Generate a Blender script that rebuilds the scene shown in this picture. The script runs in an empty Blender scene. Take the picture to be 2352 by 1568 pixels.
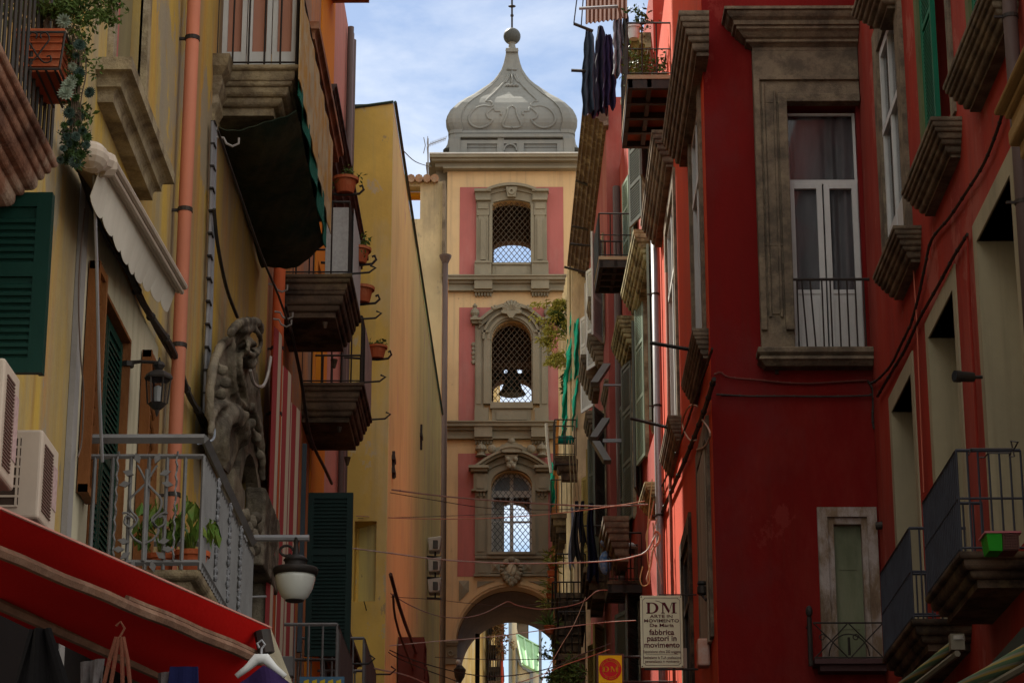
import bpy, bmesh, math, random
from mathutils import Vector, Matrix
R = math.radians
rnd = random.Random(7)
scn = bpy.context.scene
col = scn.collection

# ---------------------------------------------------------------- camera
FPX, CW, CH = 5700.0, 2352.0, 1568.0      # focal length and frame in picture units
PITCH, YAW = R(17.76), R(0.373)
CAM = Vector((0, 0, 1.6))
cd = bpy.data.cameras.new('camera')
cd.sensor_width = 36; cd.lens = 36 * FPX / CW
cd.clip_start = 0.1; cd.clip_end = 5000
cam = bpy.data.objects.new('camera', cd); col.objects.link(cam)
cam.location = CAM; cam.rotation_euler = (R(90) + PITCH, 0, YAW)
scn.camera = cam
rm = cam.rotation_euler.to_matrix()
c_r, c_u, c_f = rm @ Vector((1, 0, 0)), rm @ Vector((0, 1, 0)), rm @ Vector((0, 0, -1))
def ray(px, py): return c_r * ((px - CW/2) / FPX) + c_u * ((CH/2 - py) / FPX) + c_f
def PY(px, py, Y):
    d = ray(px, py); return CAM + d * (Y / d.y)
def PX(px, py, X):
    d = ray(px, py); return CAM + d * (X / d.x)
def PZ(px, py, Z):
    d = ray(px, py); return CAM + d * ((Z - CAM.z) / d.z)

# ---------------------------------------------------------------- light
SUN_EL, SUN_AZ = 50, 330          # azimuth of the sun clockwise from +Y
w = bpy.data.worlds.new("World"); scn.world = w; w.use_nodes = True
nt = w.node_tree; nt.nodes.clear()
out = nt.nodes.new('ShaderNodeOutputWorld'); bg = nt.nodes.new('ShaderNodeBackground')
sky = nt.nodes.new('ShaderNodeTexSky'); sky.sky_type = 'NISHITA'; sky.sun_disc = False
sky.sun_elevation = R(SUN_EL); sky.sun_rotation = R(SUN_AZ); sky.air_density = 1.0; sky.dust_density = 0.6; sky.ozone_density = 0.6
tc = nt.nodes.new('ShaderNodeTexCoord'); mp = nt.nodes.new('ShaderNodeMapping')
mp.inputs['Scale'].default_value = (3.0, 2.0, 7.5); mp.inputs['Location'].default_value = (1.9, 0.6, 0.35)
mp.inputs['Rotation'].default_value = (0, R(-12), 0)
nz = nt.nodes.new('ShaderNodeTexNoise'); nz.inputs['Scale'].default_value = 2.6; nz.inputs['Detail'].default_value = 9
nz.inputs['Roughness'].default_value = 0.56; nz.inputs['Distortion'].default_value = 0.35
cr = nt.nodes.new('ShaderNodeValToRGB'); cr.color_ramp.elements[0].position = 0.43; cr.color_ramp.elements[1].position = 0.62
cr.color_ramp.elements[0].color = (0.0, 0.0, 0.0, 1); cr.color_ramp.elements[1].color = (0.95, 0.95, 0.95, 1)
mx = nt.nodes.new('ShaderNodeMixRGB'); mx.inputs[2].default_value = (10.2, 10.1, 9.8, 1)
nt.links.new(tc.outputs['Generated'], mp.inputs[0]); nt.links.new(mp.outputs[0], nz.inputs[0])
sx_ = nt.nodes.new('ShaderNodeSeparateXYZ'); nt.links.new(tc.outputs['Generated'], sx_.inputs[0])
cov = nt.nodes.new('ShaderNodeMapRange'); cov.inputs[1].default_value = 0.80; cov.inputs[2].default_value = 0.35; cov.inputs[3].default_value = 0.0; cov.inputs[4].default_value = 0.30
nt.links.new(sx_.outputs[1], cov.inputs[0]); ad = nt.nodes.new('ShaderNodeMath'); ad.operation = 'ADD'
nt.links.new(nz.outputs[0], ad.inputs[0]); nt.links.new(cov.outputs[0], ad.inputs[1]); nt.links.new(ad.outputs[0], cr.inputs[0]); 
th = nt.nodes.new('ShaderNodeMapRange'); th.inputs[1].default_value = 0.85; th.inputs[2].default_value = 0.45; th.inputs[3].default_value = 0.40; th.inputs[4].default_value = 1.0
nt.links.new(sx_.outputs[1], th.inputs[0]); ml = nt.nodes.new('ShaderNodeMath'); ml.operation = 'MULTIPLY'
nt.links.new(cr.outputs[0], ml.inputs[0]); nt.links.new(th.outputs[0], ml.inputs[1]); nt.links.new(ml.outputs[0], mx.inputs[0])
nt.links.new(sky.outputs[0], mx.inputs[1]); nt.links.new(mx.outputs[0], bg.inputs[0]); nt.links.new(bg.outputs[0], out.inputs[0])
bg.inputs[1].default_value = 0.052
sd = bpy.data.lights.new('sun', 'SUN'); sd.energy = 5.0; sd.angle = R(0.5); sd.color = (1.0, 0.93, 0.82)
sun = bpy.data.objects.new('sun', sd); col.objects.link(sun)
sdir = Vector((math.sin(R(SUN_AZ)) * math.cos(R(SUN_EL)), math.cos(R(SUN_AZ)) * math.cos(R(SUN_EL)), math.sin(R(SUN_EL))))
sun.rotation_euler = sdir.to_track_quat('Z', 'Y').to_euler(); sun.location = (-30, -30, 60)
vs = scn.view_settings; vs.view_transform = 'Standard'; vs.look = 'None'; vs.exposure = 1.4; vs.gamma = 1; vs.use_curve_mapping = False
scn.cycles.max_bounces = 8; scn.cycles.diffuse_bounces = 5

# ---------------------------------------------------------------- materials
MATS = {}
def mat(name, base, var=None, stain=None, rough=0.85, scale=1.2, streak=0.0, bump=0.3, bscale=30, amt=0.5, stain_amt=0.45, metal=0.0, speck=0.0, sscale=0.8, spec=0.10, trans=0.0, patch=None, pth=0.56):
    if name in MATS: return MATS[name]
    m = bpy.data.materials.new(name); m.use_nodes = True; MATS[name] = m
    n = m.node_tree; L = n.links; b = n.nodes['Principled BSDF']
    b.inputs['Roughness'].default_value = rough; b.inputs['Metallic'].default_value = metal
    b.inputs['Specular IOR Level'].default_value = spec
    if trans: b.inputs['Transmission Weight'].default_value = trans
    t = n.nodes.new('ShaderNodeTexCoord')
    def noise(sc, detail=5, str_=0.0, rg=0.6, off=0.0):
        mp = n.nodes.new('ShaderNodeMapping'); L.new(t.outputs['Object'], mp.inputs[0])
        mp.inputs['Scale'].default_value = (1, 1, 1 - str_); mp.inputs['Location'].default_value = (off, off * .7, off * 1.3)
        z = n.nodes.new('ShaderNodeTexNoise'); z.inputs['Scale'].default_value = sc; z.inputs['Detail'].default_value = detail
        z.inputs['Roughness'].default_value = rg; L.new(mp.outputs[0], z.inputs[0]); return z
    def ramp(src, a, bb):
        r = n.nodes.new('ShaderNodeMapRange'); r.inputs[1].default_value = a; r.inputs[2].default_value = bb
        L.new(src.outputs[0], r.inputs[0]); return r
    def mix(f, c1, c2, k=1.0):
        x = n.nodes.new('ShaderNodeMixRGB')
        mu = n.nodes.new('ShaderNodeMath'); mu.operation = 'MULTIPLY'; mu.inputs[1].default_value = k
        L.new(f.outputs[0], mu.inputs[0]); L.new(mu.outputs[0], x.inputs[0])
        for i, c in ((1, c1), (2, c2)):
            if isinstance(c, tuple): x.inputs[i].default_value = (*c, 1)
            else: L.new(c.outputs[0], x.inputs[i])
        return x
    var = var or tuple(c * 0.72 for c in base)
    c = mix(ramp(noise(scale, 8, streak * .85, 0.68), 0.42 if amt >= .6 else 0.36, 0.58 if amt >= .6 else .66), base, var, amt * 1.6 if amt < .6 else 1)
    if stain: c = mix(ramp(noise(scale * sscale, 7, streak, 0.7, 3.7), 0.5, 0.68), c, stain, stain_amt * 1.5 if stain_amt < .66 else 1)
    if streak > .5 and scale < 2:
        c = mix(ramp(noise(7.0, 4, .96, .6, 21), 0.52, 0.74), c, tuple(x * .5 for x in (stain or base)), .38)
        c = mix(ramp(noise(.55, 5, .2, .6, 33), 0.50, 0.66), c, tuple(min(1, x * .62 + .02) for x in base), .5)
    if patch:
        c = mix(ramp(noise(.9, 12, .35, .72, 47), pth, pth+.02), c, patch, .8)
        c = mix(ramp(noise(2.6, 12, .5, .75, 61), .64, .66), c, tuple(x * .6 for x in patch), .7)
    if speck: c = mix(ramp(noise(bscale * 1.3, 3, 0, .6, 9), 0.5, 0.75), c, tuple(x * .35 for x in base), speck)
    L.new(c.outputs[0], b.inputs['Base Color'])
    if bump:
        z = noise(bscale, 6, streak * .3, 0.65); bp = n.nodes.new('ShaderNodeBump')
        bp.inputs['Strength'].default_value = bump; bp.inputs['Distance'].default_value = 0.02
        L.new(z.outputs[0], bp.inputs['Height']); L.new(bp.outputs[0], b.inputs['Normal'])
    return m
def stripes(name, c1, c2, axis=1, freq=10.0, rough=0.85, c3=None):
    if name in MATS: return MATS[name]
    m = bpy.data.materials.new(name); m.use_nodes = True; MATS[name] = m
    n = m.node_tree; L = n.links; b = n.nodes['Principled BSDF']; b.inputs['Roughness'].default_value = rough
    t = n.nodes.new('ShaderNodeTexCoord'); s = n.nodes.new('ShaderNodeSeparateXYZ'); L.new(t.outputs['Object'], s.inputs[0])
    mu = n.nodes.new('ShaderNodeMath'); mu.operation = 'MULTIPLY'; mu.inputs[1].default_value = freq; L.new(s.outputs[axis], mu.inputs[0])
    fr = n.nodes.new('ShaderNodeMath'); fr.operation = 'FRACT'; L.new(mu.outputs[0], fr.inputs[0])
    r = n.nodes.new('ShaderNodeValToRGB'); r.color_ramp.interpolation = 'CONSTANT'
    r.color_ramp.elements[0].color = (*c1, 1); r.color_ramp.elements[1].position = 0.5; r.color_ramp.elements[1].color = (*c2, 1)
    if c3:
        e = r.color_ramp.elements.new(0.78); e.color = (*c3, 1)
    L.new(fr.outputs[0], r.inputs[0]); L.new(r.outputs[0], b.inputs['Base Color']); return m

# ---------------------------------------------------------------- mesh builder
def fr_left(X):   # u=+Y, d=+X (towards the street), v=+Z
    return Matrix(((0, 1, 0, X), (1, 0, 0, 0), (0, 0, 1, 0), (0, 0, 0, 1)))
def fr_right(X):  # u=+Y, d=-X
    return Matrix(((0, -1, 0, X), (1, 0, 0, 0), (0, 0, 1, 0), (0, 0, 0, 1)))
def fr_front(Y):  # u=+X, d=-Y
    return Matrix(((1, 0, 0, 0), (0, -1, 0, Y), (0, 0, 1, 0), (0, 0, 0, 1)))
def fr_angle(x, y, ang, side=-1):  # wall through (x,y), running away from the camera, turned ang left of +Y; faces left when side=-1
    u = Vector((-math.sin(ang), math.cos(ang), 0)); d = Vector((-u.y, u.x, 0)) * side
    return Matrix(((u.x, d.x, 0, x), (u.y, d.y, 0, y), (0, 0, 1, 0), (0, 0, 0, 1)))
I4 = Matrix.Identity(4)

class MB:
    def __init__(s, M=None): s.bm = bmesh.new(); s.M = M or I4
    def P(s, p): return s.M @ Vector(p)
    def face(s, pts, M=None):
        vs_ = [s.bm.verts.new(s.P(p)) for p in pts]
        try: return s.bm.faces.new(vs_)
        except ValueError: return None
    def hexa(s, p):  # 8 points: bottom 4, top 4
        v = [s.bm.verts.new(s.P(q)) for q in p]
        for f in ((0,3,2,1),(4,5,6,7),(0,1,5,4),(1,2,6,5),(2,3,7,6),(3,0,4,7)):
            s.bm.faces.new([v[i] for i in f])
        return s
    def box(s, x0, x1, y0, y1, z0, z1):
        return s.hexa([(x0,y0,z0),(x1,y0,z0),(x1,y1,z0),(x0,y1,z0),(x0,y0,z1),(x1,y0,z1),(x1,y1,z1),(x0,y1,z1)])
    def prism(s, poly, a, b, axis=1):
        # poly of 2D points, extruded between a and b along axis (other two in order)
        def q(p, t):
            if axis == 1: return (p[0], t, p[1])
            if axis == 0: return (t, p[0], p[1])
            return (p[0], p[1], t)
        A = [s.bm.verts.new(s.P(q(p, a))) for p in poly]; B = [s.bm.verts.new(s.P(q(p, b))) for p in poly]
        s.bm.faces.new(A); s.bm.faces.new(B[::-1]); n = len(poly)
        for i in range(n): s.bm.faces.new((A[i], B[i], B[(i+1) % n], A[(i+1) % n]))
        return s
    def tube(s, pts, r, n=6, cap=True, flat=None):
        pts = [s.P(p) for p in pts]; rings = []
        rr = r if isinstance(r, (list, tuple)) else [r] * len(pts)
        prev = None
        for i, p in enumerate(pts):
            t = (pts[min(i+1, len(pts)-1)] - pts[max(i-1, 0)])
            if t.length < 1e-9: t = Vector((0, 0, 1))
            t.normalize()
            a = prev - t * prev.dot(t) if prev is not None else None
            if a is None or a.length < 1e-4:
                a = Vector((0, 0, 1)).cross(t)
                if a.length < 1e-3: a = Vector((1, 0, 0)).cross(t)
            a.normalize(); prev = a; b = t.cross(a)
            rings.append([s.bm.verts.new(p + (a * math.cos(2*math.pi*k/n) + b * math.sin(2*math.pi*k/n)) * rr[i]) for k in range(n)])
        for A, B in zip(rings, rings[1:]):
            for k in range(n): s.bm.faces.new((A[k], A[(k+1) % n], B[(k+1) % n], B[k]))
        if cap:
            s.bm.faces.new(rings[0][::-1]); s.bm.faces.new(rings[-1])
        return s
    def lathe(s, prof, c=(0, 0, 0), n=20, sq=False, cap=True):
        rings = []
        for r, z in prof:
            ring = []
            for k in range(n):
                a = 2 * math.pi * k / n
                ring.append(s.bm.verts.new(s.P((c[0] + r * math.cos(a), c[1] + r * math.sin(a), c[2] + z))))
            rings.append(ring)
        for A, B in zip(rings, rings[1:]):
            for k in range(n): s.bm.faces.new((A[k], A[(k+1) % n], B[(k+1) % n], B[k]))
        if cap:
            s.bm.faces.new(rings[0][::-1]); s.bm.faces.new(rings[-1])
        return s
    def ball(s, c, r, n=14, sx=1, sy=1, sz=1):
        prof = [(max(1e-4, r * math.sin(math.pi * i / (n//2+2))), -r * math.cos(math.pi * i / (n//2+2))) for i in range(n//2 + 3)]
        rings = []
        for q, z in prof:
            rings.append([s.bm.verts.new(s.P((c[0] + q*sx*math.cos(2*math.pi*k/n), c[1] + q*sy*math.sin(2*math.pi*k/n), c[2] + z*sz))) for k in range(n)])
        for A, B in zip(rings, rings[1:]):
            for k in range(n): s.bm.faces.new((A[k], A[(k+1) % n], B[(k+1) % n], B[k]))
        s.bm.faces.new(rings[0][::-1]); s.bm.faces.new(rings[-1])
        return s
    def grid(s, fn, nu, nv):
        V = [[s.bm.verts.new(s.P(fn(i/nu, j/nv))) for j in range(nv+1)] for i in range(nu+1)]
        for i in range(nu):
            for j in range(nv): s.bm.faces.new((V[i][j], V[i+1][j], V[i+1][j+1], V[i][j+1]))
        return s
    def leaf(s, c, size, d=None, w=0.45):
        c = s.P(c); a = Vector((rnd.gauss(0,1), rnd.gauss(0,1), rnd.gauss(0,1)-.2)).normalized() if d is None else (Vector(d) + Vector((rnd.gauss(0,.25), rnd.gauss(0,.25), rnd.gauss(0,.25)))).normalized()
        b = a.cross(Vector((rnd.gauss(0,1), rnd.gauss(0,1), rnd.gauss(0,1)))).normalized()
        s_ = size * rnd.uniform(.7, 1.3); nn = a.cross(b) * s_ * .12
        v = [s.bm.verts.new(q) for q in (c, c + a*s_*.5 + b*s_*w*.5 + nn, c + a*s_, c + a*s_*.5 - b*s_*w*.5 + nn)]
        s.bm.faces.new(v); return s
    def build(s, name, m, parent=None, smooth=False, thick=0, bevel=0, seg=1, label=None, recalc=True):
        if recalc: bmesh.ops.recalc_face_normals(s.bm, faces=s.bm.faces)
        if parent is not None:
            r = parent
            while r.parent: r = r.parent
            off = r.get('_o') or (0, 0, 0)
            bmesh.ops.translate(s.bm, verts=s.bm.verts, vec=-Vector(off))
        me = bpy.data.meshes.new(name); s.bm.to_mesh(me); s.bm.free()
        if isinstance(m, (list, tuple)):
            for q in m: me.materials.append(q)
        elif m: me.materials.append(m)
        if smooth:
            for p in me.polygons: p.use_smooth = True
        o = bpy.data.objects.new(name, me); col.objects.link(o)
        if parent: o.parent = parent
        if thick:
            q = o.modifiers.new('t', 'SOLIDIFY'); q.thickness = thick; q.offset = 0
        if bevel:
            q = o.modifiers.new('b', 'BEVEL'); q.width = bevel; q.segments = seg; q.limit_method = 'ANGLE'
        if smooth == 2:
            q = o.modifiers.new('s', 'SUBSURF'); q.levels = 1; q.render_levels = 1
        if label: o['label'] = label
        return o
def tag(o, label, cat, group=None, kind=None):
    if label: o['label'] = label
    if cat: o['category'] = cat
    if group: o['group'] = group
    if kind: o['kind'] = kind
    return o
def struct(o): o['kind'] = 'structure'; return o
def thing(name, label, cat, loc, group=None):
    o = bpy.data.objects.new(name, None); col.objects.link(o); o.location = loc; o.empty_display_size = .3
    o['_o'] = tuple(loc); return tag(o, label, cat, group)
def dup(root, delta, label=None, group=None, scale=None, rotz=0):
    def cp(o, par):
        c = o.copy(); col.objects.link(c)
        if par is not None: c.parent = par
        for ch in list(o.children): cp(ch, c)
        return c
    r = cp(root, None); r.location = Vector(root.location) + Vector(delta)
    if scale: r.scale = (scale,) * 3 if not isinstance(scale, tuple) else scale
    if rotz: r.rotation_euler.z += rotz
    if label: r['label'] = label
    if group: r['group'] = group
    return r
def ground_z(y): return max(0.0, 0.095 * y)

def panel(mb, u0, u1, v0, v1, holes, depth=0.3, back=True, d=0.0):
    """wall face at d with rectangular recesses; reveal faces and a thick body behind"""
    us = sorted({u0, u1, *[h[0] for h in holes], *[h[1] for h in holes]}); us = [u for u in us if u0 <= u <= u1]
    zs = sorted({v0, v1, *[h[2] for h in holes], *[h[3] for h in holes]}); zs = [z for z in zs if v0 <= z <= v1]
    for a, b in zip(us, us[1:]):
        for c, e in zip(zs, zs[1:]):
            mu, mz = (a+b)/2, (c+e)/2
            hit = any(h[0] < mu < h[1] and h[2] < mz < h[3] for h in holes)
            mb.box(a, b, d - depth - 0.3, d - depth if hit else d, c, e)
    return mb
def cornice(mb, u0, u1, v, steps, ends=(1, 1), up=True):
    """stack of (height, projection) courses from v upwards; each wider at its ends by its projection"""
    z = v; pr = []
    for i, (h, p) in enumerate(steps):
        q = steps[i+1][1] if i+1 < len(steps) else p
        pr.append((z, p)); pr.append((z + h*.45, p))
        for k in (1, 2, 3): a = k/4*math.pi/2; pr.append((z + h*(.45+.55*math.sin(a)), p + (q-p)*.8*(1-math.cos(a))))
        z += h
    pr.append((z, steps[-1][1])); return loft(mb, u0, u1, pr, ends)
def loft(mb, u0, u1, pr, ends=(1, 1)):
    rings = []
    for z, p in pr:
        rings.append([mb.bm.verts.new(mb.P(q)) for q in ((u0-p*ends[0], -.05, z), (u1+p*ends[1], -.05, z), (u1+p*ends[1], p, z), (u0-p*ends[0], p, z))])
    for A, B in zip(rings, rings[1:]):
        for k in range(4): mb.bm.faces.new((A[k], A[(k+1) % 4], B[(k+1) % 4], B[k]))
    mb.bm.faces.new(rings[0][::-1]); mb.bm.faces.new(rings[-1]); return pr[-1][0]
def profile_down(z, dep, steps):
    """moulding profile going down from z: each course a fillet and a cove running back to the next setback"""
    pr = []
    for i, (h, s) in enumerate(steps):
        q = steps[i+1][1] if i+1 < len(steps) else s
        pr.append((z, dep-s)); pr.append((z-h*.35, dep-s))
        for k in (1, 2, 3): a = k/4*math.pi/2; pr.append((z-h*(.35+.65*math.sin(a)), dep-s-(q-s)*.75*(1-math.cos(a))))
        z -= h
    pr.append((z, dep-steps[-1][1])); return pr
# ================================================================ ground
m = MB(); m.face([(-600, -200, -.6), (600, -200, -.6), (600, -1, -.6), (-600, -1, -.6)]); m.face([(-600, -1, -.6), (600, -1, -.6), (600, 900, 84.9-.1), (-600, 900, 84.9-.1)])
struct(m.build('ground', mat('ground_earth', (0.12,0.10,0.08), scale=.3)))
m = MB(); m.hexa([(-3.3,-30,-.5),(5.1,-30,-.5),(5.1,0,-.5),(-3.3,0,-.5),(-3.3,-30,0),(5.1,-30,0),(5.1,0,0),(-3.3,0,0)])
m.hexa([(-3.3,0,-.5),(5.1,0,-.5),(5.1,200,18.5),(-3.3,200,18.5),(-3.3,0,0),(5.1,0,0),(5.1,200,19),(-3.3,200,19)])
struct(m.build('street', mat('basalt_paving', (0.07,0.068,0.065), (0.05,0.05,0.05), rough=.6, scale=2, bump=.6, bscale=4)))
# ================================================================ materials
M_ORANGE = mat('tower_ochre', (0.62,0.44,0.24), (0.53,0.36,0.19), (0.50,0.40,0.28), patch=(0.50,0.37,0.22), pth=.60, streak=.8, scale=.5, bump=.15, bscale=12, stain_amt=.35)
M_PINK = mat('tower_rose', (0.42,0.14,0.125), (0.35,0.11,0.10), (0.42,0.22,0.19), streak=.7, scale=.7, bump=.15, bscale=12)
M_GREYST = mat('tower_grey_stucco', (0.235,0.21,0.15), (0.19,0.17,0.125), (0.30,0.27,0.20), streak=.5, scale=1.0, bump=.3, bscale=16)
M_LEAD = mat('dome_grey', (0.22,0.225,0.21), (0.175,0.18,0.17), (0.28,0.265,0.225), rough=.9, streak=.7, scale=.6, bump=.25, bscale=7, spec=.12)
M_DARK = mat('interior_dark', (0.06,0.04,0.03), bump=.1)
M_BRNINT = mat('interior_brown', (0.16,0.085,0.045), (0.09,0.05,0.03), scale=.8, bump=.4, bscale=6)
M_IRON = mat('dark_iron', (0.035,0.033,0.032), (0.06,0.045,0.035), rough=.55, scale=6, bump=.1, metal=.4)
M_GREYIRON = mat('grey_painted_iron', (0.17,0.165,0.16), (0.12,0.115,0.11), rough=.5, scale=4, bump=.1)
M_WHITE = mat('white_paint', (0.55,0.55,0.53), (0.42,0.42,0.40), (0.30,0.28,0.24), rough=.5, scale=2, streak=.6, bump=.1, stain_amt=.2)
M_BRONZE = mat('bronze', (0.05,0.06,0.045), (0.03,0.035,0.03), rough=.5, metal=.6, bump=.1)
M_ROOFT = mat('terracotta_tiles', (0.30,0.17,0.10), (0.18,0.12,0.08), (0.35,0.32,0.25), scale=5, bump=.4, bscale=12)
def glass_mat(name, c, rough=.06):
    if name in MATS: return MATS[name]
    m = bpy.data.materials.new(name); m.use_nodes = True; b = m.node_tree.nodes['Principled BSDF']; MATS[name] = m
    b.inputs['Base Color'].default_value = (*c, 1); b.inputs['Roughness'].default_value = rough; b.inputs['Specular IOR Level'].default_value = .8
    n = m.node_tree; z = n.nodes.new('ShaderNodeTexNoise'); z.inputs['Scale'].default_value = 1.7; bp = n.nodes.new('ShaderNodeBump')
    bp.inputs['Strength'].default_value = .12; n.links.new(z.outputs[0], bp.inputs['Height']); n.links.new(bp.outputs[0], b.inputs['Normal'])
    return m
M_GLASS = glass_mat('window_glass', (0.03,0.035,0.04))

# ================================================================ bell tower
YT = 80.0
FT = fr_front(YT)
def T(px, py): p = PY(px, py, YT); return (p.x, p.z)
XC = T(1175, 800)[0]
tower = thing('bell_tower', 'ochre and rose bell tower with grey onion dome, bridging the street over an arch', 'bell tower', (XC, YT+2.4, ground_z(YT)))
ZG = ground_z(YT) - .5
HWT = 2.22; DEP = 4.6                 # half width and depth
X0, X1 = XC - HWT, XC + HWT
def tz(py, px=1175): return T(px, py)[1]
def tx(px, py=900): return T(px, py)[0]
def tpoly(mb, pts, d0, d1): mb.prism([T(*p) for p in pts], d0, d1, 1)
def tbox(mb, x0, x1, ya, yb, d0, d1):
    a = T(x0, (ya+yb)/2)[0]; b = T(x1, (ya+yb)/2)[0]; mb.box(a, b, d0, d1, tz(yb), tz(ya))
def tring(mb, cx, cy, ri, ro, a0, a1, d0, d1, n=24, ky=1.0):
    for i in range(n):
        t0, t1 = R(a0 + (a1-a0)*i/n), R(a0 + (a1-a0)*(i+1)/n)
        q = [(cx + r*math.cos(t), cy - r*ky*math.sin(t)) for r, t in ((ri,t0),(ro,t0),(ro,t1),(ri,t1))]
        mb.prism([T(*p) for p in q], d0, d1, 1)
# storeys with openings: (z0, z1, opening centre, half width, bottom, spring, crown)
cx = XC
def op(py_b, py_s, py_c, hw_px=46): return (HW := (tx(1175+hw_px) - tx(1175)), tz(py_b), tz(py_s), tz(py_c))
ops = [op(607, 474, 459), op(926, 783, 737), op(1269, 1122, 1082)]
zl = [tz(1335), tz(995), tz(655), tz(368)]      # storey limits from the bottom up
rarch = tx(1303, 1475) - tx(1175, 1475); z_sp = tz(1475); z_cr = tz(1347.5)
def arch_wall(mb, x0, x1, z0, z1, c, hw, zb, zs, zc, d0, d1, n=16):
    if zb > z0: mb.box(x0, x1, d0, d1, z0, zb)
    mb.box(x0, c-hw, d0, d1, zb, z1); mb.box(c+hw, x1, d0, d1, zb, z1)
    pts = [(c - hw*math.cos(math.pi*i/n), zs + (zc-zs)*math.sin(math.pi*i/n)) for i in range(n+1)]
    for a, b in zip(pts, pts[1:]):
        mb.prism([a, b, (b[0], z1), (a[0], z1)], d0, d1, 1)
for lvl, (o, mb_d) in enumerate(zip(ops[::-1], range(3))):
    z0, z1 = zl[lvl], zl[lvl+1]; HW, zb, zs, zc = o
    m = MB(FT); arch_wall(m, X0, X1, z0, z1, cx, HW, zb, zs, zc, -.55, 0); m.build('wall', M_ORANGE, tower)
    m = MB(FT)
    if lvl == 1:
        q_ = lambda px, py: (PY(px, py, YT+DEP).x, PY(px, py, YT+DEP).z)
        za_ = q_(1175, 876)[1]; zh0_, zh1_ = q_(1175, 868)[1], q_(1175, 843)[1]
        arch_wall(m, X0, X1, z0, za_, cx, HW, zb, q_(1175, 900)[1], q_(1175, 880)[1], -DEP, -DEP+.55)
        m.box(X0, X1, -DEP, -DEP+.55, za_, zh0_); m.box(X0, X1, -DEP, -DEP+.55, zh1_, z1)
        for a_, b_ in ((X0, q_(1158,860)[0]), (q_(1166,860)[0], q_(1188,860)[0]), (q_(1199,860)[0], X1)): m.box(a_, b_, -DEP, -DEP+.55, zh0_, zh1_)
    else: arch_wall(m, X0, X1, z0, z1, cx, HW, zb, zs, zc, -DEP, -DEP+.55)
    m.box(X0, X0+.5, -DEP+.55, -.55, z0, z1); m.box(X1-.5, X1, -DEP+.55, -.55, z0, z1)
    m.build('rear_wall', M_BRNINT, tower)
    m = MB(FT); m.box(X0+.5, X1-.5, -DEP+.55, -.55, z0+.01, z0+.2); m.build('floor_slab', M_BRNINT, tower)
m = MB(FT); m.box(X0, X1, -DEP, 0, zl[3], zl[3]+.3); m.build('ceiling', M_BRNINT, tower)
# passage under the tower: arch ring through the whole depth
m = MB(FT); arch_wall(m, X0, X1, ZG, zl[0], cx, rarch, ZG, z_sp, z_cr, -.6, 0, 28); m.build('wall', M_ORANGE, tower)
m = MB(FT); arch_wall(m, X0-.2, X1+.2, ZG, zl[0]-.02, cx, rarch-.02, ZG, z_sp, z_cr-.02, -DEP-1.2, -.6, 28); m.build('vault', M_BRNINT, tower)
# arch moulding
m = MB(FT); tring(m, 1175, 1475, 128, 140, 0, 180, .002, .07, 36); tring(m, 1175, 1475, 133, 137.5, 0, 180, .072, .11, 36); m.build('arch_moulding', M_ORANGE, tower)
for k, (a, b) in enumerate([(1021, 1050), (1300, 1329)]):
    m = MB(FT); tbox(m, a, b, 1478, 1525, .002, .10); tbox(m, a-2, b+3, 1472, 1478, .002, .20); tbox(m, a-1, b+1.5, 1478, 1483, .10, .15)
    c0 = (a+b)/2; m2 = [(c0+9*math.cos(t)*(1-t/9), 1500+8*math.sin(t)*(1-t/9)) for t in [i*.45 for i in range(16)]]
    m.tube([(T(*p)[0], .12, T(*p)[1]) for p in m2], .03, 5)
    m.build('impost_block', M_GREYST, tower)
# spandrel panels
for mir in (0, 1):
    f = (lambda x: 2350 - x) if mir else (lambda x: x)
    m = MB(FT); tpoly(m, [(f(1054),1333),(f(1077),1333),(f(1077),1357),(f(1054),1381)], .002, .03)
    p = [(f(1054),1333),(f(1077),1333),(f(1077),1357),(f(1054),1381)]; c0 = (f(1064), 1348)
    for q, r_ in zip(p, p[1:]+p[:1]):
        m.face([(T(*q)[0], .031, T(*q)[1]), (T(*r_)[0], .031, T(*r_)[1]), (T(*c0)[0], .09, T(*c0)[1])])
    m.build('spandrel_panel', M_GREYST, tower)
    m = MB(FT); tpoly(m, [(f(1096),1334),(f(1136),1334),(f(1120),1339),(f(1096),1349)], .002, .03); m.build('spandrel_panel', M_GREYST, tower)
# rose panels, laid 2 cm proud
for (ya, yb, xa) in ((430, 638, 1055.7), (706, 972, 1054), (1041, 1323, 1051.5)):
    for mir in (0, 1):
        a, b = (xa, 1100) if not mir else (2350-1100, 2350-xa)
        m = MB(FT); tbox(m, a, b, ya, yb, .002, .015); m.build('rose_panel', M_PINK, tower)
    xm0, xm1 = 1100, 1250
    m = MB(FT); tbox(m, xm0, xm1, ya, ya+26, .002, .015) if ya != 430 else tbox(m, xm0, xm1, ya, ya+8, .002, .015); m.build('rose_panel', M_PINK, tower)
# left grey pier of the tower's side
m = MB(FT); m.box(X0-.42, X0-.003, -1.6, -.35, ZG, zl[3]+.1); m.build('side_pier', M_GREYST, tower)

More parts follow.
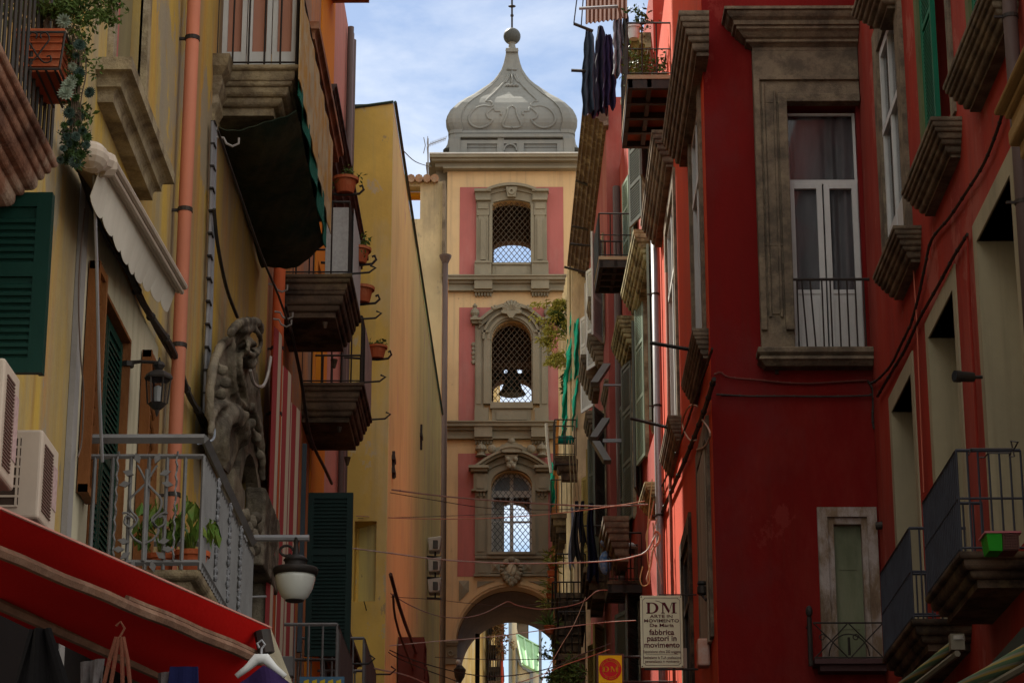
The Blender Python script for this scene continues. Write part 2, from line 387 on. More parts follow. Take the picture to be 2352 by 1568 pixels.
# storey cornices with guttae
def tcornice(y_top, y_lip, y_soff, d, x0=1019, x1=1331, white=False):
    m = MB(FT)
    tbox(m, x0-6, x1+6, y_top, y_top+3, .0, d+.06); tbox(m, x0-5, x1+5, y_top+3, y_lip, .0, d)
    h = y_soff - y_lip
    tbox(m, x0-2, x1+2, y_lip, y_lip+h*.25, 0, d*.62); tbox(m, x0, x1, y_lip+h*.25, y_soff-h*.22, 0, d*.36)
    tbox(m, x0-1, x1+1, y_soff-h*.22, y_soff, 0, d*.48)
    return m
for (a, b, c) in ((640.5, 650, 671), (974, 985, 1010)):
    m = tcornice(a, b, c, .42)
    for xa in (1090, 1220):
        tbox(m, xa, xa+41, a+2, c-1, .15, .36); tbox(m, xa-1, xa+42, c, c+3, 0, .24)
        for k in range(6): 
            xx = xa + 1 + k*6.8; m.prism([T(xx, c+3), T(xx+5, c+3), T(xx+4, c+11), T(xx+1, c+11)], .02, .13)
    m.build('storey_cornice', M_GREYST, tower)
m = MB(FT); tbox(m, 988, 1364, 369, 375.5, -.1, .62); tbox(m, 992, 1360, 375.5, 381, -.1, .5); tbox(m, 1000, 1350, 381, 389, -.1, .26); tbox(m, 1018, 1332, 389, 394, -.1, .32)
m.box(X0-.75, X0-.2, -2.2, -.1, tz(381), tz(370)); m.build('crown_cornice', M_GREYST, tower)
m = MB(FT); tbox(m, 988, 1364, 366, 369, -2.4, .66); m.build('cornice_flashing', mat('flashing', (0.62,0.62,0.58), rough=.5, bump=.05), tower)

# ---- window surrounds
def capital(m, x, y, s=1.0, d=.12):
    for k in range(3): m.ball((T(x-5*s+5*s*k, y)[0], d, T(x, y+2*(k % 2))[1]), .045*s, 8)
    m.box(tx(x-7*s, y), tx(x+7*s, y), .0, d, tz(y+9*s), tz(y+5*s))
# storey 3 (upper)
m = MB(FT)
for s_ in (0, 1):
    f = (lambda x: 2350-x) if s_ else (lambda x: x)
    def fb(x0, x1, ya, yb, d0, d1): a, b = sorted((f(x0), f(x1))); tbox(m, a, b, ya, yb, d0, d1)
    fb(1094, 1128, 470, 610, 0, .12); fb(1099, 1121, 498, 604, .12, .15); fb(1104, 1116, 506, 600, .15, .20)
    fb(1090, 1129, 608, 638, 0, .22); fb(1091, 1128, 604, 609, 0, .26); fb(1124, 1131, 470, 607, 0, .17)
    fb(1093, 1127, 460, 466, 0, .30); fb(1095, 1125, 466, 498, 0, .17); fb(1098, 1121, 470, 484, .17, .21); fb(1090, 1128, 441, 447, 0, .36); fb(1092, 1127, 447, 460, 0, .22)
    capital(m, f(1110), 489)
tbox(m, 1131, 1219, 610, 638, 0, .10); tbox(m, 1131, 1219, 606, 611, 0, .16); tbox(m, 1140, 1210, 615, 634, .10, .13)
def arcstrip(m, pts, th, d0, d1):   # poly strip of thickness th below a polyline (in picture units)
    for a, b in zip(pts, pts[1:]): tpoly(m, [a, b, (b[0], b[1]+th), (a[0], a[1]+th)], d0, d1)
top = [(1118+ 114*i/16, 441 - 13*math.sin(math.pi*min(1,max(0,(i)/16)))**.8) for i in range(17)]
arcstrip(m, top, 6, 0, .38); arcstrip(m, [(x, y+6) for x, y in top], 8, 0, .2); arcstrip(m, [(x, y+14) for x, y in top], 19, 0, .13)
tpoly(m, [(1162,436),(1188,436),(1184,459),(1166,459)], .13, .32); tring(m, 1175, 447, 3, 8, 0, 360, .3, .37, 14)
tbox(m, 1128, 1133, 462, 474, 0, .14); tbox(m, 1217, 1222, 462, 474, 0, .14)
m.build('window_surround', M_GREYST, tower)
# storey 2 (middle, shell)
m = MB(FT)
for s_ in (0, 1):
    f = (lambda x: 2350-x) if s_ else (lambda x: x)
    def fb(x0, x1, ya, yb, d0, d1): a, b = sorted((f(x0), f(x1))); tbox(m, a, b, ya, yb, d0, d1)
    fb(1091, 1111, 750, 940, 0, .12); fb(1111, 1126, 765, 930, 0, .2); fb(1094, 1106, 760, 930, .12, .15); fb(1126, 1129, 778, 926, 0, .12)
    fb(1090, 1122, 940, 972, 0, .2); fb(1081, 1108, 737, 742, 0, .42); fb(1084, 1106, 742, 748, 0, .3); fb(1108, 1124, 763, 768, 0, .27)
    for k, yy in enumerate((792, 802, 812, 822, 832)): m.ball((T(f(1088), yy)[0], .05, T(1088, yy)[1]), .085 - .012*(k % 2), 8, sy=.6)
    # finial vase
    xx = f(1091); m.lathe([(.02,0),(.13,.02),(.10,.10),(.16,.2),(.13,.32),(.05,.40),(.09,.46),(.02,.56)], (T(xx,737)[0], .2, tz(737)), 10)
    # broken scroll pediment
    sc = [(f(1100+ 58*t), 740 - 36*math.sin(t*1.45)) for t in [i/12 for i in range(13)]]
    arcstrip(m, sc, 8, 0, .36); arcstrip(m, [(x, y+8) for x, y in sc], 10, 0, .2)
    q = [(f(1136)+ (1 if s_ else -1)*(6-1.0*t)*math.cos(t), 712+(6-1.0*t)*math.sin(t)) for t in [i*.5 for i in range(11)]]
    m.tube([(T(*p)[0], .36, T(*p)[1]) for p in q], .05, 6)
tring(m, 1175, 783, 46, 66, 0, 180, 0, .16, 24, 1.0); tring(m, 1175, 783, 50, 56, 0, 180, .16, .22, 24); tring(m, 1175, 783, 62, 67, 0, 180, .16, .27, 24)
tbox(m, 1126, 1224, 926, 940, 0, .18); tbox(m, 1130, 1220, 940, 972, 0, .1); tbox(m, 1140, 1210, 946, 966, .1, .14)
tpoly(m, [(1150,722),(1156,708),(1175,700),(1194,708),(1200,722),(1188,729),(1162,729)], 0, .3)
for k in range(9):   # shell lobes
    a = R(200 - k*27.5); x_, y_ = 1175 + 19*math.cos(a), 715 - 17*math.sin(a)
    m.tube([(T(1175,719)[0], .33, tz(719)), (T((x_+1175)/2,0)[0], .38, tz((y_+719)/2)), (T(x_,y_)[0], .32, T(x_,y_)[1])], [.02, .05, .075], 6)
tpoly(m, [(1152,722),(1198,722),(1198,727),(1184,729),(1178,738),(1170,738),(1164,729),(1152,727)], .16, .42)
m.build('window_surround', M_GREYST, tower)
# storey 1 (lower, segmental pediment)
m = MB(FT)
for s_ in (0, 1):
    f = (lambda x: 2350-x) if s_ else (lambda x: x)
    def fb(x0, x1, ya, yb, d0, d1): a, b = sorted((f(x0), f(x1))); tbox(m, a, b, ya, yb, d0, d1)
    fb(1091, 1120, 1125, 1275, 0, .12); fb(1120, 1128, 1112, 1272, 0, .22); fb(1097, 1114, 1145, 1268, .12, .15)
    fb(1088, 1120, 1091, 1130, 0, .26); fb(1095, 1113, 1100, 1126, .26, .31); fb(1077, 1123, 1076, 1082, 0, .52); fb(1082, 1120, 1082, 1088, 0, .4)
    fb(1083, 1092, 1128, 1131, 0, .3)
    fb(1094, 1116, 1129, 1133, 0, .34)
    for k in range(3): fb(1096+k*7, 1100+k*7, 1133, 1142, 0, .24)
    tpoly(m, sorted([(f(1099),1142),(f(1112),1142),(f(1105.5),1150)]), .0, .2)
    fb(1091, 1124, 1284, 1322, 0, .1); fb(1098, 1118, 1290, 1316, .1, .13); fb(1126, 1150, 1290, 1316, .05, .1)
    cxx = f(1138)
    for (qa, qb) in (((-9,-10),(9,-10)),((9,-10),(9,10)),((9,10),(-9,10)),((-9,10),(-9,-10))):
        m.face([(T(cxx+qa[0],1303+qa[1])[0], .101, tz(1303+qa[1])), (T(cxx+qb[0],1303+qb[1])[0], .101, tz(1303+qb[1])), (T(cxx,1303)[0], .2, tz(1303))])
    xx = f(1105); m.lathe([(.02,0),(.2,.02),(.12,.10),(.12,.16),(.2,.24),(.17,.36),(.05,.44),(.02,.52)], (T(xx,1052)[0], .2, tz(1052)), 12)
    m.ball((T(f(1130),1040)[0], .3, tz(1036)), .15, 10, sy=.6)
    ped = [(f(1088+ 74*t), 1078 - 40*math.sin(t*1.35)) for t in [i/12 for i in range(13)]]
    arcstrip(m, ped, 6, 0, .5); arcstrip(m, [(x, y+6) for x, y in ped], 6, 0, .36); arcstrip(m, [(x, y+12) for x, y in ped], 14, 0, .16)
tpoly(m, [(1150,1035),(1200,1035),(1196,1048),(1154,1048)], .0, .56); arcstrip(m, [(1150+50*i/8, 1037-5*math.sin(math.pi*i/8)) for i in range(9)], 5, 0, .6)
crest = [(1137+76*i/14, 1036-16*math.sin(math.pi*i/14)-2*(i % 2)) for i in range(15)]; arcstrip(m, crest, 12, .02, .22); m.ball((T(1175,1016)[0], .15, tz(1016)), .13, 10)
tring(m, 1175, 1112, 46, 60, 0, 180, 0, .2, 24, .68); tring(m, 1175, 1110, 58, 86, 0, 180, 0, .1, 24, .62)
tpoly(m, [(1160,1052),(1190,1052),(1185,1075),(1175,1084),(1165,1075)], .15, .46)
for q in ((1166,1062),(1184,1062),(1175,1072),(1170,1078),(1180,1078)): m.ball((T(*q)[0], .46, T(*q)[1]), .09, 8)
tbox(m, 1120, 1230, 1270, 1276, 0, .26); tbox(m, 1092, 1258, 1277, 1284, 0, .18); tbox(m, 1092, 1258, 1284, 1323, 0, .05); tbox(m, 1088, 1262, 1319, 1324, 0, .14)
m.build('window_surround', M_GREYST, tower)
# keystone cartouche
m = MB(FT)
for k in range(18):
    a = 2*math.pi*k/18; x_, y_ = 1175 + 21*math.cos(a), 1311 + 25*math.sin(a)
    m.ball((T(x_,y_)[0], .2, T(x_,y_)[1]), .085, 8, sx=1.1, sz=.7)
m.ball((T(1175,1311)[0], .1, tz(1311)), .3, 16, sy=.5, sz=1.25)
for q in ((1162,1330),(1188,1330),(1168,1338),(1182,1338),(1175,1344),(1175,1334),(1160,1322),(1190,1322),(1163,1294),(1187,1294),(1175,1288)): m.ball((T(*q)[0], .25, T(*q)[1]), .11, 8)
m.build('cartouche', M_GREYST, tower)
m = MB(FT); m.ball((T(1175,1309)[0], .22, tz(1309)), .17, 14, sy=.4, sz=1.35); m.tube([(tx(1171,1309), .30, tz(1318)), (tx(1175,1309), .32, tz(1308)), (tx(1179,1309), .30, tz(1299))], .03, 5)
m.build('shield', mat('pale_marble', (0.5,0.45,0.33), bump=.5, bscale=9), tower)

# ---- lattices
for (HW, zb, zs, zc), fine in zip(ops, (0, 0, 1)):
    m = MB(FT); st = .185; d = -.16
    n = int((HW*2 + (zc-zb)) / st) + 2
    def inside(x, z):
        if not (-HW <= x <= HW and zb <= z <= zc): return False
        return z <= zs or ((x/HW)**2 + ((z-zs)/(zc-zs))**2 <= 1)
    for sgn in (1, -1):
        for k in range(-n, n+1):
            seg = []
            for j in range(0, 90):
                t = j/89*(zc-zb); x = k*st + sgn*t*.8; z = zb + t
                if inside(x, z): seg.append((x, z))
                elif seg: break
            if len(seg) > 1: m.tube([(cx+seg[0][0], d+sgn*.012, seg[0][1]), (cx+seg[-1][0], d+sgn*.012, seg[-1][1])], .011, 4, cap=False)
    m.build('lattice', mat('lattice_iron', (0.13,0.10,0.07), bump=0) if not fine else mat('lattice_grey', (0.12,0.125,0.13), bump=0), tower)
# bell and its beam in the middle opening
m = MB(FT); zbm = ops[1][2] - .1; m.box(X0+.5, X1-.5, -2.6, -2.35, zbm-.12, zbm+.08); m.build('bell_beam', M_BRNINT, tower)
m = MB(FT); m.lathe([(.04,0),(.16,-.02),(.24,-.12),(.28,-.4),(.36,-.66),(.48,-.82),(.46,-.84),(.02,-.78)], (cx, -2.5, zbm-.2), 24); m.box(cx-.6, cx+.6, -2.58, -2.42, zbm-.5, zbm-.3); m.build('bell', M_BRONZE, tower, smooth=True)
# casement in the lower opening
HW, zb, zs, zc = ops[2]; m = MB(FT)
m.box(cx-.06, cx+.06, -.42, -.34, zb, zc); m.box(cx-HW, cx+HW, -.425, -.345, zs-.2, zs+.02); m.box(cx-HW, cx-HW+.08, -.42, -.34, zb, zs); m.box(cx+HW-.08, cx+HW, -.42, -.34, zb, zs)
m.box(cx-HW, cx+HW, -.423, -.343, zb, zb+.09)
for zz in (zb+(zs-zb)*.52,): m.box(cx-HW, cx+HW, -.415, -.355, zz-.03, zz+.03)
for k in range(12):
    a0, a1 = math.pi*k/12, math.pi*(k+1)/12
    q = [(cx+HW*r_*math.cos(a), zs+(zc-zs)*r_*math.sin(a)) for r_, a in ((.88,a0),(1.0,a0),(1.0,a1),(.88,a1))]; m.prism(q, -.42, -.35)
m.build('casement_frame', M_WHITE, tower)
m = MB(FT)
zz = zb+(zs-zb)*.52
m.box(cx-HW+.08, cx-.06, -.39, -.385, zs+.02, zc-.1); m.box(cx+.06, cx+HW-.08, -.39, -.385, zs+.02, zc-.1)
m.build('fanlight_pane', mat('old_pane', (0.16,0.19,0.22), rough=.25, bump=.2), tower)
m = MB(FT); m.box(cx-HW, cx-HW+.42, -.9, -.85, zb, zs-.2); m.build('curtain', mat('net_curtain', (0.5,0.5,0.46), bump=.1), tower)

# ---- dome
ZB = tz(366)
YC = YT + DEP/2
def dz(zy, hw=0.0):      # height of a picture row of the dome at the plane of its front face
    return PY(1175, zy*.29296, YC - hw*.7).z
S = .29296
prof = [(1215,545),(1200,528),(1170,512),(1100,500),(1098,506),(1072,506),(1070,500),(1045,512),(1015,523),(985,525),(950,516),(900,490),(850,440),(810,385),(770,318),(720,250),(680,195),(640,150),(600,118),(550,86),(500,68),(450,56),(415,49)]
m = MB(); rings = []
hws = []
def section(h, rec):
    pts = []
    c = .90
    base = [(-c,-1),(-.775,-1),(-.765,-1+rec),(-.4,-1+rec),(0,-1+rec),(.4,-1+rec),(.765,-1+rec),(.775,-1),(c,-1),(.97,-.97)]
    for k in range(4):
        co, si = math.cos(k*math.pi/2), math.sin(k*math.pi/2)
        for x, y in base: pts.append((h*(x*co - y*si), h*(x*si + y*co)))
    return pts
for zy, hz in prof:
    hw = hz * S * 86.5 / FPX * .985; z = dz(zy, hw); hws.append((z, hw))
    rec = 0.03 if 560 < zy < 1098 else 0.0
    rings.append([m.bm.verts.new((XC + x, YC + y, z)) for x, y in section(hw, rec)])
for A, B in zip(rings, rings[1:]):
    n = len(A)
    for k in range(n): m.bm.faces.new((A[k], A[(k+1) % n], B[(k+1) % n], B[k]))
m.bm.faces.new(rings[0][::-1]); m.bm.faces.new(rings[-1])
m.build('dome', M_LEAD, tower)
def hw_at(z):
    for (z0, h0), (z1, h1) in zip(hws, hws[1:]):
        if z0 <= z <= z1: return h0 + (h1-h0)*(z-z0)/max(1e-6, z1-z0)
    return hws[-1][1]
def dome_pt(zx, zy, off=0.0):    # point of the front face seen at a picture position
    Y = YC - 2
    for _ in range(12):
        p = PY(955.5+zx*S, zy*S, Y); Y = .5*Y + .5*(YC - hw_at(p.z)*.97)
    return (p.x, Y - off, p.z)
def smooth_path(pts, n=5):
    out = []
    P_ = [pts[0]] + list(pts) + [pts[-1]]
    for i in range(1, len(P_)-2):
        p0, p1, p2, p3 = P_[i-1], P_[i], P_[i+1], P_[i+2]
        for k in range(n):
            t = k/n; out.append(tuple(.5*((2*p1[j]) + (-p0[j]+p2[j])*t + (2*p0[j]-5*p1[j]+4*p2[j]-p3[j])*t*t + (-p0[j]+3*p1[j]-3*p2[j]+p3[j])*t**3) for j in range(len(p1))))
    out.append(tuple(pts[-1])); return out
rel = [[(722,585),(695,640),(630,715),(552,792),(585,800),(602,822),(585,838),(530,832),(470,850),(425,895),(413,945),(440,985),(500,1003),(560,985),(600,942),(570,930),(553,897),(580,868),(612,846),(622,872),(665,876),(664,905)],
       [(748,834),(722,852),(716,885),(700,930),(680,972),(692,996),(750,1003)], [(748,565),(722,618),(700,650)]]
m = MB()
for path in rel:
    for mir in (0, 1):
        pp = smooth_path([((1504-x) if mir else x, y) for x, y in path])
        m.tube([dome_pt(x, y, .0) for x, y in pp], .045, 6)
m.tube([dome_pt(752, 560, .03), dome_pt(752, 670, .03)], [.03, .05], 6)
for k in range(7): m.ball(dome_pt(712+13.5*k, 676 - 3*(k % 2), .04), .06, 8)
m.tube([dome_pt(712, 548, .02), dome_pt(790, 548, .02)], .05, 6)
m.build('dome_relief', M_LEAD, tower, smooth=True)
# attic under the bulb: base blocks and panels
m = MB(FT)
zt, zb_ = dz(1100, 2), dz(1215, 2)
hwb = 500*S*86.5/FPX
m.box(XC-2.52, XC+2.52, -DEP-.1, .12, ZB, tz(1214*S)); m.box(XC-2.72, XC-2.2, -DEP, .02, ZB, tz(1222*S))
m.build('attic_plinth', M_LEAD, tower)
m = MB(FT)
def arow(x0, x1, y0, y1, d0=.02, d1=.10):
    tbox(m, 955.5+x0*S, 955.5+x1*S, y0*S, y1*S, d0, d1)
arow(262, 345, 1100, 1214, -.4, .16); arow(1160, 1242, 1100, 1214, -.4, .16)
arow(345, 1160, 1108, 1136, -.4, .12); arow(345, 400, 1136, 1214, -.4, .12); arow(636, 690, 1136, 1214, -.4, .12); arow(790, 846, 1136, 1214, -.4, .12); arow(1106, 1160, 1136, 1214, -.4, .12)
arow(345, 1160, 1136, 1214, -.45, .05)
tring(m, 955.5+740*S, 1190*S, 45*S, 56*S, 0, 180, 0, .14, 14)
arow(350, 1152, 1068, 1090, -.3, .2)
arow(640, 690, 1090, 1214, -.3, .11)
m.build('attic_panel', M_LEAD, tower)
# finial
zt = hws[-1][0]
m = MB(); k_ = S*87/FPX
m.box(XC-50*k_, XC+50*k_, YC-.3, YC+.3, zt-.02, zt+.12); m.lathe([(.2,0),(.24,.06),(.14,.14),(.11,.3),(.17,.36)], (XC, YC, zt+.1), 16); m.build('finial_neck', M_LEAD, tower)
zball = PY(1175, 84, YC).z
m = MB(); m.ball((XC, YC, zball), 70*k_, 28); m.build('finial_ball', mat('ball_grey', (0.085,0.088,0.082), rough=.5, bump=.05), tower, smooth=True)
m = MB(); m.tube([(XC, YC, zball+.2), (XC, YC, zball+2.6)], .035, 8); m.ball((XC, YC, PY(1175,15,YC).z), .09, 10, sx=1.6, sz=.5); m.lathe([(.06,0),(.06,.06)], (XC, YC, PY(1175,38,YC).z), 10)
m.tube([(XC-.5, YC, zball+2.1), (XC+.5, YC, zball+2.1)], .03, 6); m.build('finial_rod', M_IRON, tower)
# ================================================================ shared builders
M_YEL = mat('weathered_yellow', (0.52,0.345,0.07), (0.33,0.27,0.165), (0.46,0.19,0.05), patch=(0.30,0.26,0.19), pth=.57, streak=.9, scale=1.1, sscale=.9, bump=.35, bscale=14, amt=.75, stain_amt=.5, speck=.15)
M_CREAM = mat('cream_render', (0.52,0.47,0.33), (0.44,0.39,0.27), (0.30,0.26,0.18), streak=.7, scale=.8, bump=.2, bscale=18, stain_amt=.3)
M_ORW = mat('weathered_orange', (0.50,0.20,0.06), (0.33,0.16,0.09), (0.42,0.27,0.19), patch=(0.24,0.17,0.12), pth=.55, streak=.8, scale=.9, bump=.4, bscale=12, amt=.7, speck=.1)
M_ORB = mat('bright_orange_render', (0.66,0.24,0.02), (0.55,0.19,0.02), streak=.5, scale=.8, bump=.15)
M_PINKW = mat('pale_pink_render', (0.52,0.25,0.20), (0.42,0.20,0.17), (0.4,0.3,0.25), streak=.6, scale=.8, bump=.2)
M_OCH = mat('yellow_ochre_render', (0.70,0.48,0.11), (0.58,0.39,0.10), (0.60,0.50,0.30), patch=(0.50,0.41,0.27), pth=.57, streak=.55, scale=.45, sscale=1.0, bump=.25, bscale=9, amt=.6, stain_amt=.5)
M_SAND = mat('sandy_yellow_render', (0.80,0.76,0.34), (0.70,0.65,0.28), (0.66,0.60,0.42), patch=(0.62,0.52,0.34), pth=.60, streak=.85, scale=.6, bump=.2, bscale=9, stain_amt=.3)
M_BEIGE = mat('beige_render', (0.50,0.40,0.24), (0.38,0.31,0.19), (0.25,0.21,0.14), patch=(0.27,0.23,0.16), pth=.55, streak=.55, scale=.45, sscale=1.2, bump=.3, bscale=9, amt=.6, stain_amt=.6)
M_STONE = mat('dark_piperno_stone', (0.20,0.155,0.105), (0.10,0.08,0.058), (0.30,0.24,0.15), scale=2.2, bump=.8, bscale=26, amt=.7, speck=.35)
M_STONEL = mat('weathered_stone', (0.34,0.27,0.16), (0.16,0.12,0.075), (0.44,0.37,0.26), scale=2.4, bump=.9, bscale=22, amt=.75, speck=.3)
M_STONEG = mat('carved_grey_stone', (0.20,0.17,0.125), (0.075,0.062,0.045), (0.30,0.25,0.165), scale=1.6, bump=.8, bscale=24, amt=.7, speck=.2)
M_SLAB = mat('sooty_slab', (0.11,0.075,0.05), (0.035,0.026,0.02), (0.26,0.19,0.09), scale=2, bump=.7, bscale=14, amt=.8, stain_amt=.35)
M_BROWN = mat('brown_painted_stone', (0.30,0.12,0.06), (0.16,0.075,0.045), (0.36,0.24,0.16), scale=2, bump=.6, bscale=14, amt=.7)
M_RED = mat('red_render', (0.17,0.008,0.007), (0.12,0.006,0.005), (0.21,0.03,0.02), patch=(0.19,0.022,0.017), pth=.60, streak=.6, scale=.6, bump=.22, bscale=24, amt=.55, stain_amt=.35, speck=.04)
M_RED2 = mat('faded_red_render', (0.33,0.034,0.018), (0.25,0.024,0.014), (0.36,0.11,0.08), patch=(0.33,0.085,0.06), pth=.60, streak=.8, scale=.7, bump=.22, bscale=18, amt=.6, stain_amt=.4)
M_ROSEW = mat('rose_render', (0.30,0.075,0.06), (0.22,0.055,0.045), (0.32,0.15,0.12), streak=.7, scale=.8, bump=.2)
M_PIPE = mat('terracotta_pipe', (0.62,0.24,0.15), (0.55,0.17,0.09), (0.66,0.36,0.28), rough=.5, streak=.9, scale=1.5, bump=.08)
M_PIPEG = mat('grey_pipe', (0.30,0.30,0.31), (0.22,0.22,0.23), rough=.4, streak=.8, scale=2, bump=.08, metal=.3)
M_PIPEB = mat('brown_pipe', (0.11,0.075,0.065), (0.07,0.05,0.045), rough=.5, streak=.8, scale=2, bump=.08)
M_GREEN = mat('dark_green_paint', (0.008,0.040,0.028), (0.006,0.028,0.02), rough=.45, scale=3, bump=.1, streak=.6)
M_GREENB = mat('green_shutter_paint', (0.010,0.14,0.075), (0.010,0.10,0.055), rough=.45, scale=3, bump=.1, streak=.6)
M_GREENK = mat('blackish_green_paint', (0.010,0.028,0.024), (0.010,0.02,0.018), rough=.5, scale=3, bump=.1)
M_SAGE = mat('sage_green_paint', (0.26,0.34,0.26), (0.19,0.25,0.20), rough=.5, scale=3, bump=.15, streak=.7)
M_GREYSH = mat('grey_shutter_paint', (0.12,0.13,0.11), (0.08,0.09,0.075), rough=.5, scale=3, bump=.15, streak=.7)
M_WOOD = mat('varnished_wood', (0.20,0.075,0.022), (0.11,0.04,0.016), (0.28,0.13,0.045), rough=.5, streak=.9, scale=4, bump=.3)
M_BEAM = mat('old_beam_wood', (0.22,0.12,0.075), (0.12,0.065,0.045), (0.30,0.19,0.13), rough=.8, streak=0, scale=5, bump=.5)
M_BRICK = mat('red_tile_soffit', (0.22,0.065,0.03), (0.10,0.04,0.025), scale=3, bump=.4)
M_POT = mat('terracotta_pot', (0.42,0.10,0.035), (0.30,0.07,0.03), (0.45,0.2,0.1), rough=.7, scale=4, bump=.2)
M_LEAFS = [mat('leaf_green', (0.055,0.095,0.02), (0.10,0.13,0.03), bump=0, rough=.5, scale=9), mat('leaf_dark', (0.025,0.05,0.014), (0.045,0.075,0.02), bump=0, rough=.5, scale=9)]
M_LEAFY = mat('leaf_yellow', (0.42,0.36,0.08), (0.22,0.26,0.05), bump=0, rough=.6, scale=7)
M_SUCC = mat('succulent_grey', (0.16,0.21,0.15), (0.25,0.26,0.18), bump=0, rough=.5, scale=9)
M_SUCCD = mat('succulent_blue', (0.03,0.055,0.042), (0.06,0.08,0.06), bump=0, rough=.45, scale=9)
M_STEM = mat('plant_stem', (0.13,0.09,0.06), bump=.3)
M_CABLE = mat('black_cable', (0.03,0.028,0.026), (0.06,0.05,0.04), rough=.6, scale=8, bump=0)
M_CABLEW = mat('pale_cable', (0.42,0.38,0.33), (0.3,0.27,0.24), rough=.5, scale=8, bump=0)
M_CABLEO = mat('orange_cable', (0.38,0.17,0.10), (0.35,0.25,0.18), rough=.5, scale=8, bump=0)
M_PLASTW = mat('cream_plastic', (0.50,0.42,0.33), (0.42,0.35,0.28), (0.3,0.22,0.15), rough=.45, scale=3, bump=.04, streak=.5, stain_amt=.25)
M_CURT = mat('grey_curtain', (0.42,0.42,0.43), (0.22,0.22,0.225), rough=.9, scale=3, streak=.95, bump=.1)
M_NET = mat('green_netting', (0.012,0.13,0.09), (0.008,0.07,0.05), rough=.8, scale=7, bump=.9, bscale=40)
M_BLACKNET = mat('sooty_netting', (0.018,0.032,0.022), (0.075,0.065,0.035), rough=.9, scale=2.2, bump=.9, bscale=9)

def rail(m, u0, u1, z, dep, h=.95, step=.11, r=.010, ends=(1, 1), rr=.016, mid=None, sides_only=False):
    """iron railing standing on a balcony slab in a wall frame"""
    bars = []
    if not sides_only:
        n = max(2, round((u1-u0)/step))
        bars += [(u0+(u1-u0)*i/n, dep) for i in range(n+1)]
    for e, u in zip(ends, (u0, u1)):
        if e:
            k = max(2, round(dep/step)); bars += [(u, dep*i/k) for i in range(k)]
    for u, d in bars: m.tube([(u, d, z), (u, d, z+h)], r, 4, cap=False)
    for hh in ([.04, h] + ([mid] if mid else [])):
        pts = []
        if ends[0]: pts.append((u0, 0, z+hh))
        pts += [(u0, dep, z+hh), (u1, dep, z+hh)]
        if ends[1]: pts.append((u1, 0, z+hh))
        for a, b in zip(pts, pts[1:]):
            m.tube([a, b], rr if hh == h else rr*.7, 4)
    return m
def slab(m, u0, u1, z, dep, steps=((.07,0),(.10,.07),(.09,.16),(.07,.22)), side=1):
    """moulded balcony slab: courses going down from z, each set back further"""
    pr = [(zz, dd) for zz, dd in profile_down(z, dep, steps)]
    loft(m, u0+dep, u1-dep, pr); return pr[-1][0]
def louvre(m, u0, u1, z0, z1, d0, d1, fw=.07, slat=.05, mids=(), tilt=1):
    m.box(u0+fw*.5, u1-fw*.5, (d0+d1)/2-.004, (d0+d1)/2+.001, z0+fw*.5, z1-fw*.5)
    m.box(u0, u0+fw, d0, d1, z0, z1); m.box(u1-fw, u1, d0, d1, z0, z1)
    zs = [z0, *mids, z1-fw]
    for z in zs: m.box(u0+fw, u1-fw, d0+.001, d1-.001, z, z+fw)
    for a, b in zip(zs, zs[1:]):
        z = a+fw+slat*.3; t = (d1-d0)*.45; c = (d0+d1)/2
        while z < b - slat*.5:
            m.hexa([(u0+fw, c-t, z-tilt*.012+.0), (u1-fw, c-t, z-tilt*.012), (u1-fw, c+t, z-tilt*.012-.022), (u0+fw, c+t, z-tilt*.012-.022),
                    (u0+fw, c-t, z+.012), (u1-fw, c-t, z+.012), (u1-fw, c+t, z-.012), (u0+fw, c+t, z-.012)]); z += slat
    return m
def frame_rect(m, u0, u1, z0, z1, w_, d0, d1, sill=True):
    m.box(u0, u0+w_, d0, d1, z0, z1); m.box(u1-w_, u1, d0, d1, z0, z1); m.box(u0+w_, u1-w_, d0, d1, z1-w_, z1)
    if sill: m.box(u0+w_, u1-w_, d0, d1, z0, z0+w_)
    return m
def curtain(m, u0, u1, z0, z1, d, amp=.045, n=17):
    m.grid(lambda a, b: (u0+(u1-u0)*a, d+amp*math.sin(a*n*1.3+math.sin(a*9)*2), z0+(z1-z0)*b), n*3, 1); return m
def french(B, M, u0, u1, z0, z1, d=-.22, mframe=M_WHITE, low=.55, transom=None, name='window', cur=True, leaves=2):
    """glazed double door set back in an opening: frame (part) > panes, curtain (sub-parts)"""
    m = MB(M); w_ = .06; frame_rect(m, u0, u1, z0, z1, w_*.7, d-.06, d+.0)
    zt = transom or z1-.04
    if transom: m.box(u0, u1, d-.055, d+.012, transom-.04, transom+.03)
    du = (u1-u0)/leaves
    for k in range(leaves):
        a, b = u0+du*k+.012, u0+du*(k+1)-.012
        frame_rect(m, a, b, z0+.02, zt-.03, .085, d-.045, d+.02)
        if low: m.box(a+.085, b-.085, d-.03, d+.005, z0+.1, z0+low); m.box(a+.11, b-.11, d+.0055, d+.014, z0+.14, z0+low-.06); m.box(a+.085, b-.085, d-.04, d+.018, z0+low, z0+low+.07)
    o = m.build(name, mframe, B, bevel=.006)
    m = MB(M); m.box(u0+.03, u1-.03, d-.034, d-.031, z0+.1, z1-.03); m.build('pane', M_GLASSC, o)
    if cur:
        m = MB(M); curtain(m, u0+.02, u1-.02, z0+.05, z1-.02, d-.12); m.build('curtain', M_CURT, o)
    return o
def glassc():
    m = bpy.data.materials.new('clear_glass'); m.use_nodes = True; n = m.node_tree; b = n.nodes['Principled BSDF']
    b.inputs['Base Color'].default_value = (.02,.02,.025,1); b.inputs['Roughness'].default_value = .04; b.inputs['Alpha'].default_value = .30
    b.inputs['Specular IOR Level'].default_value = .8; return m
M_GLASSC = glassc()
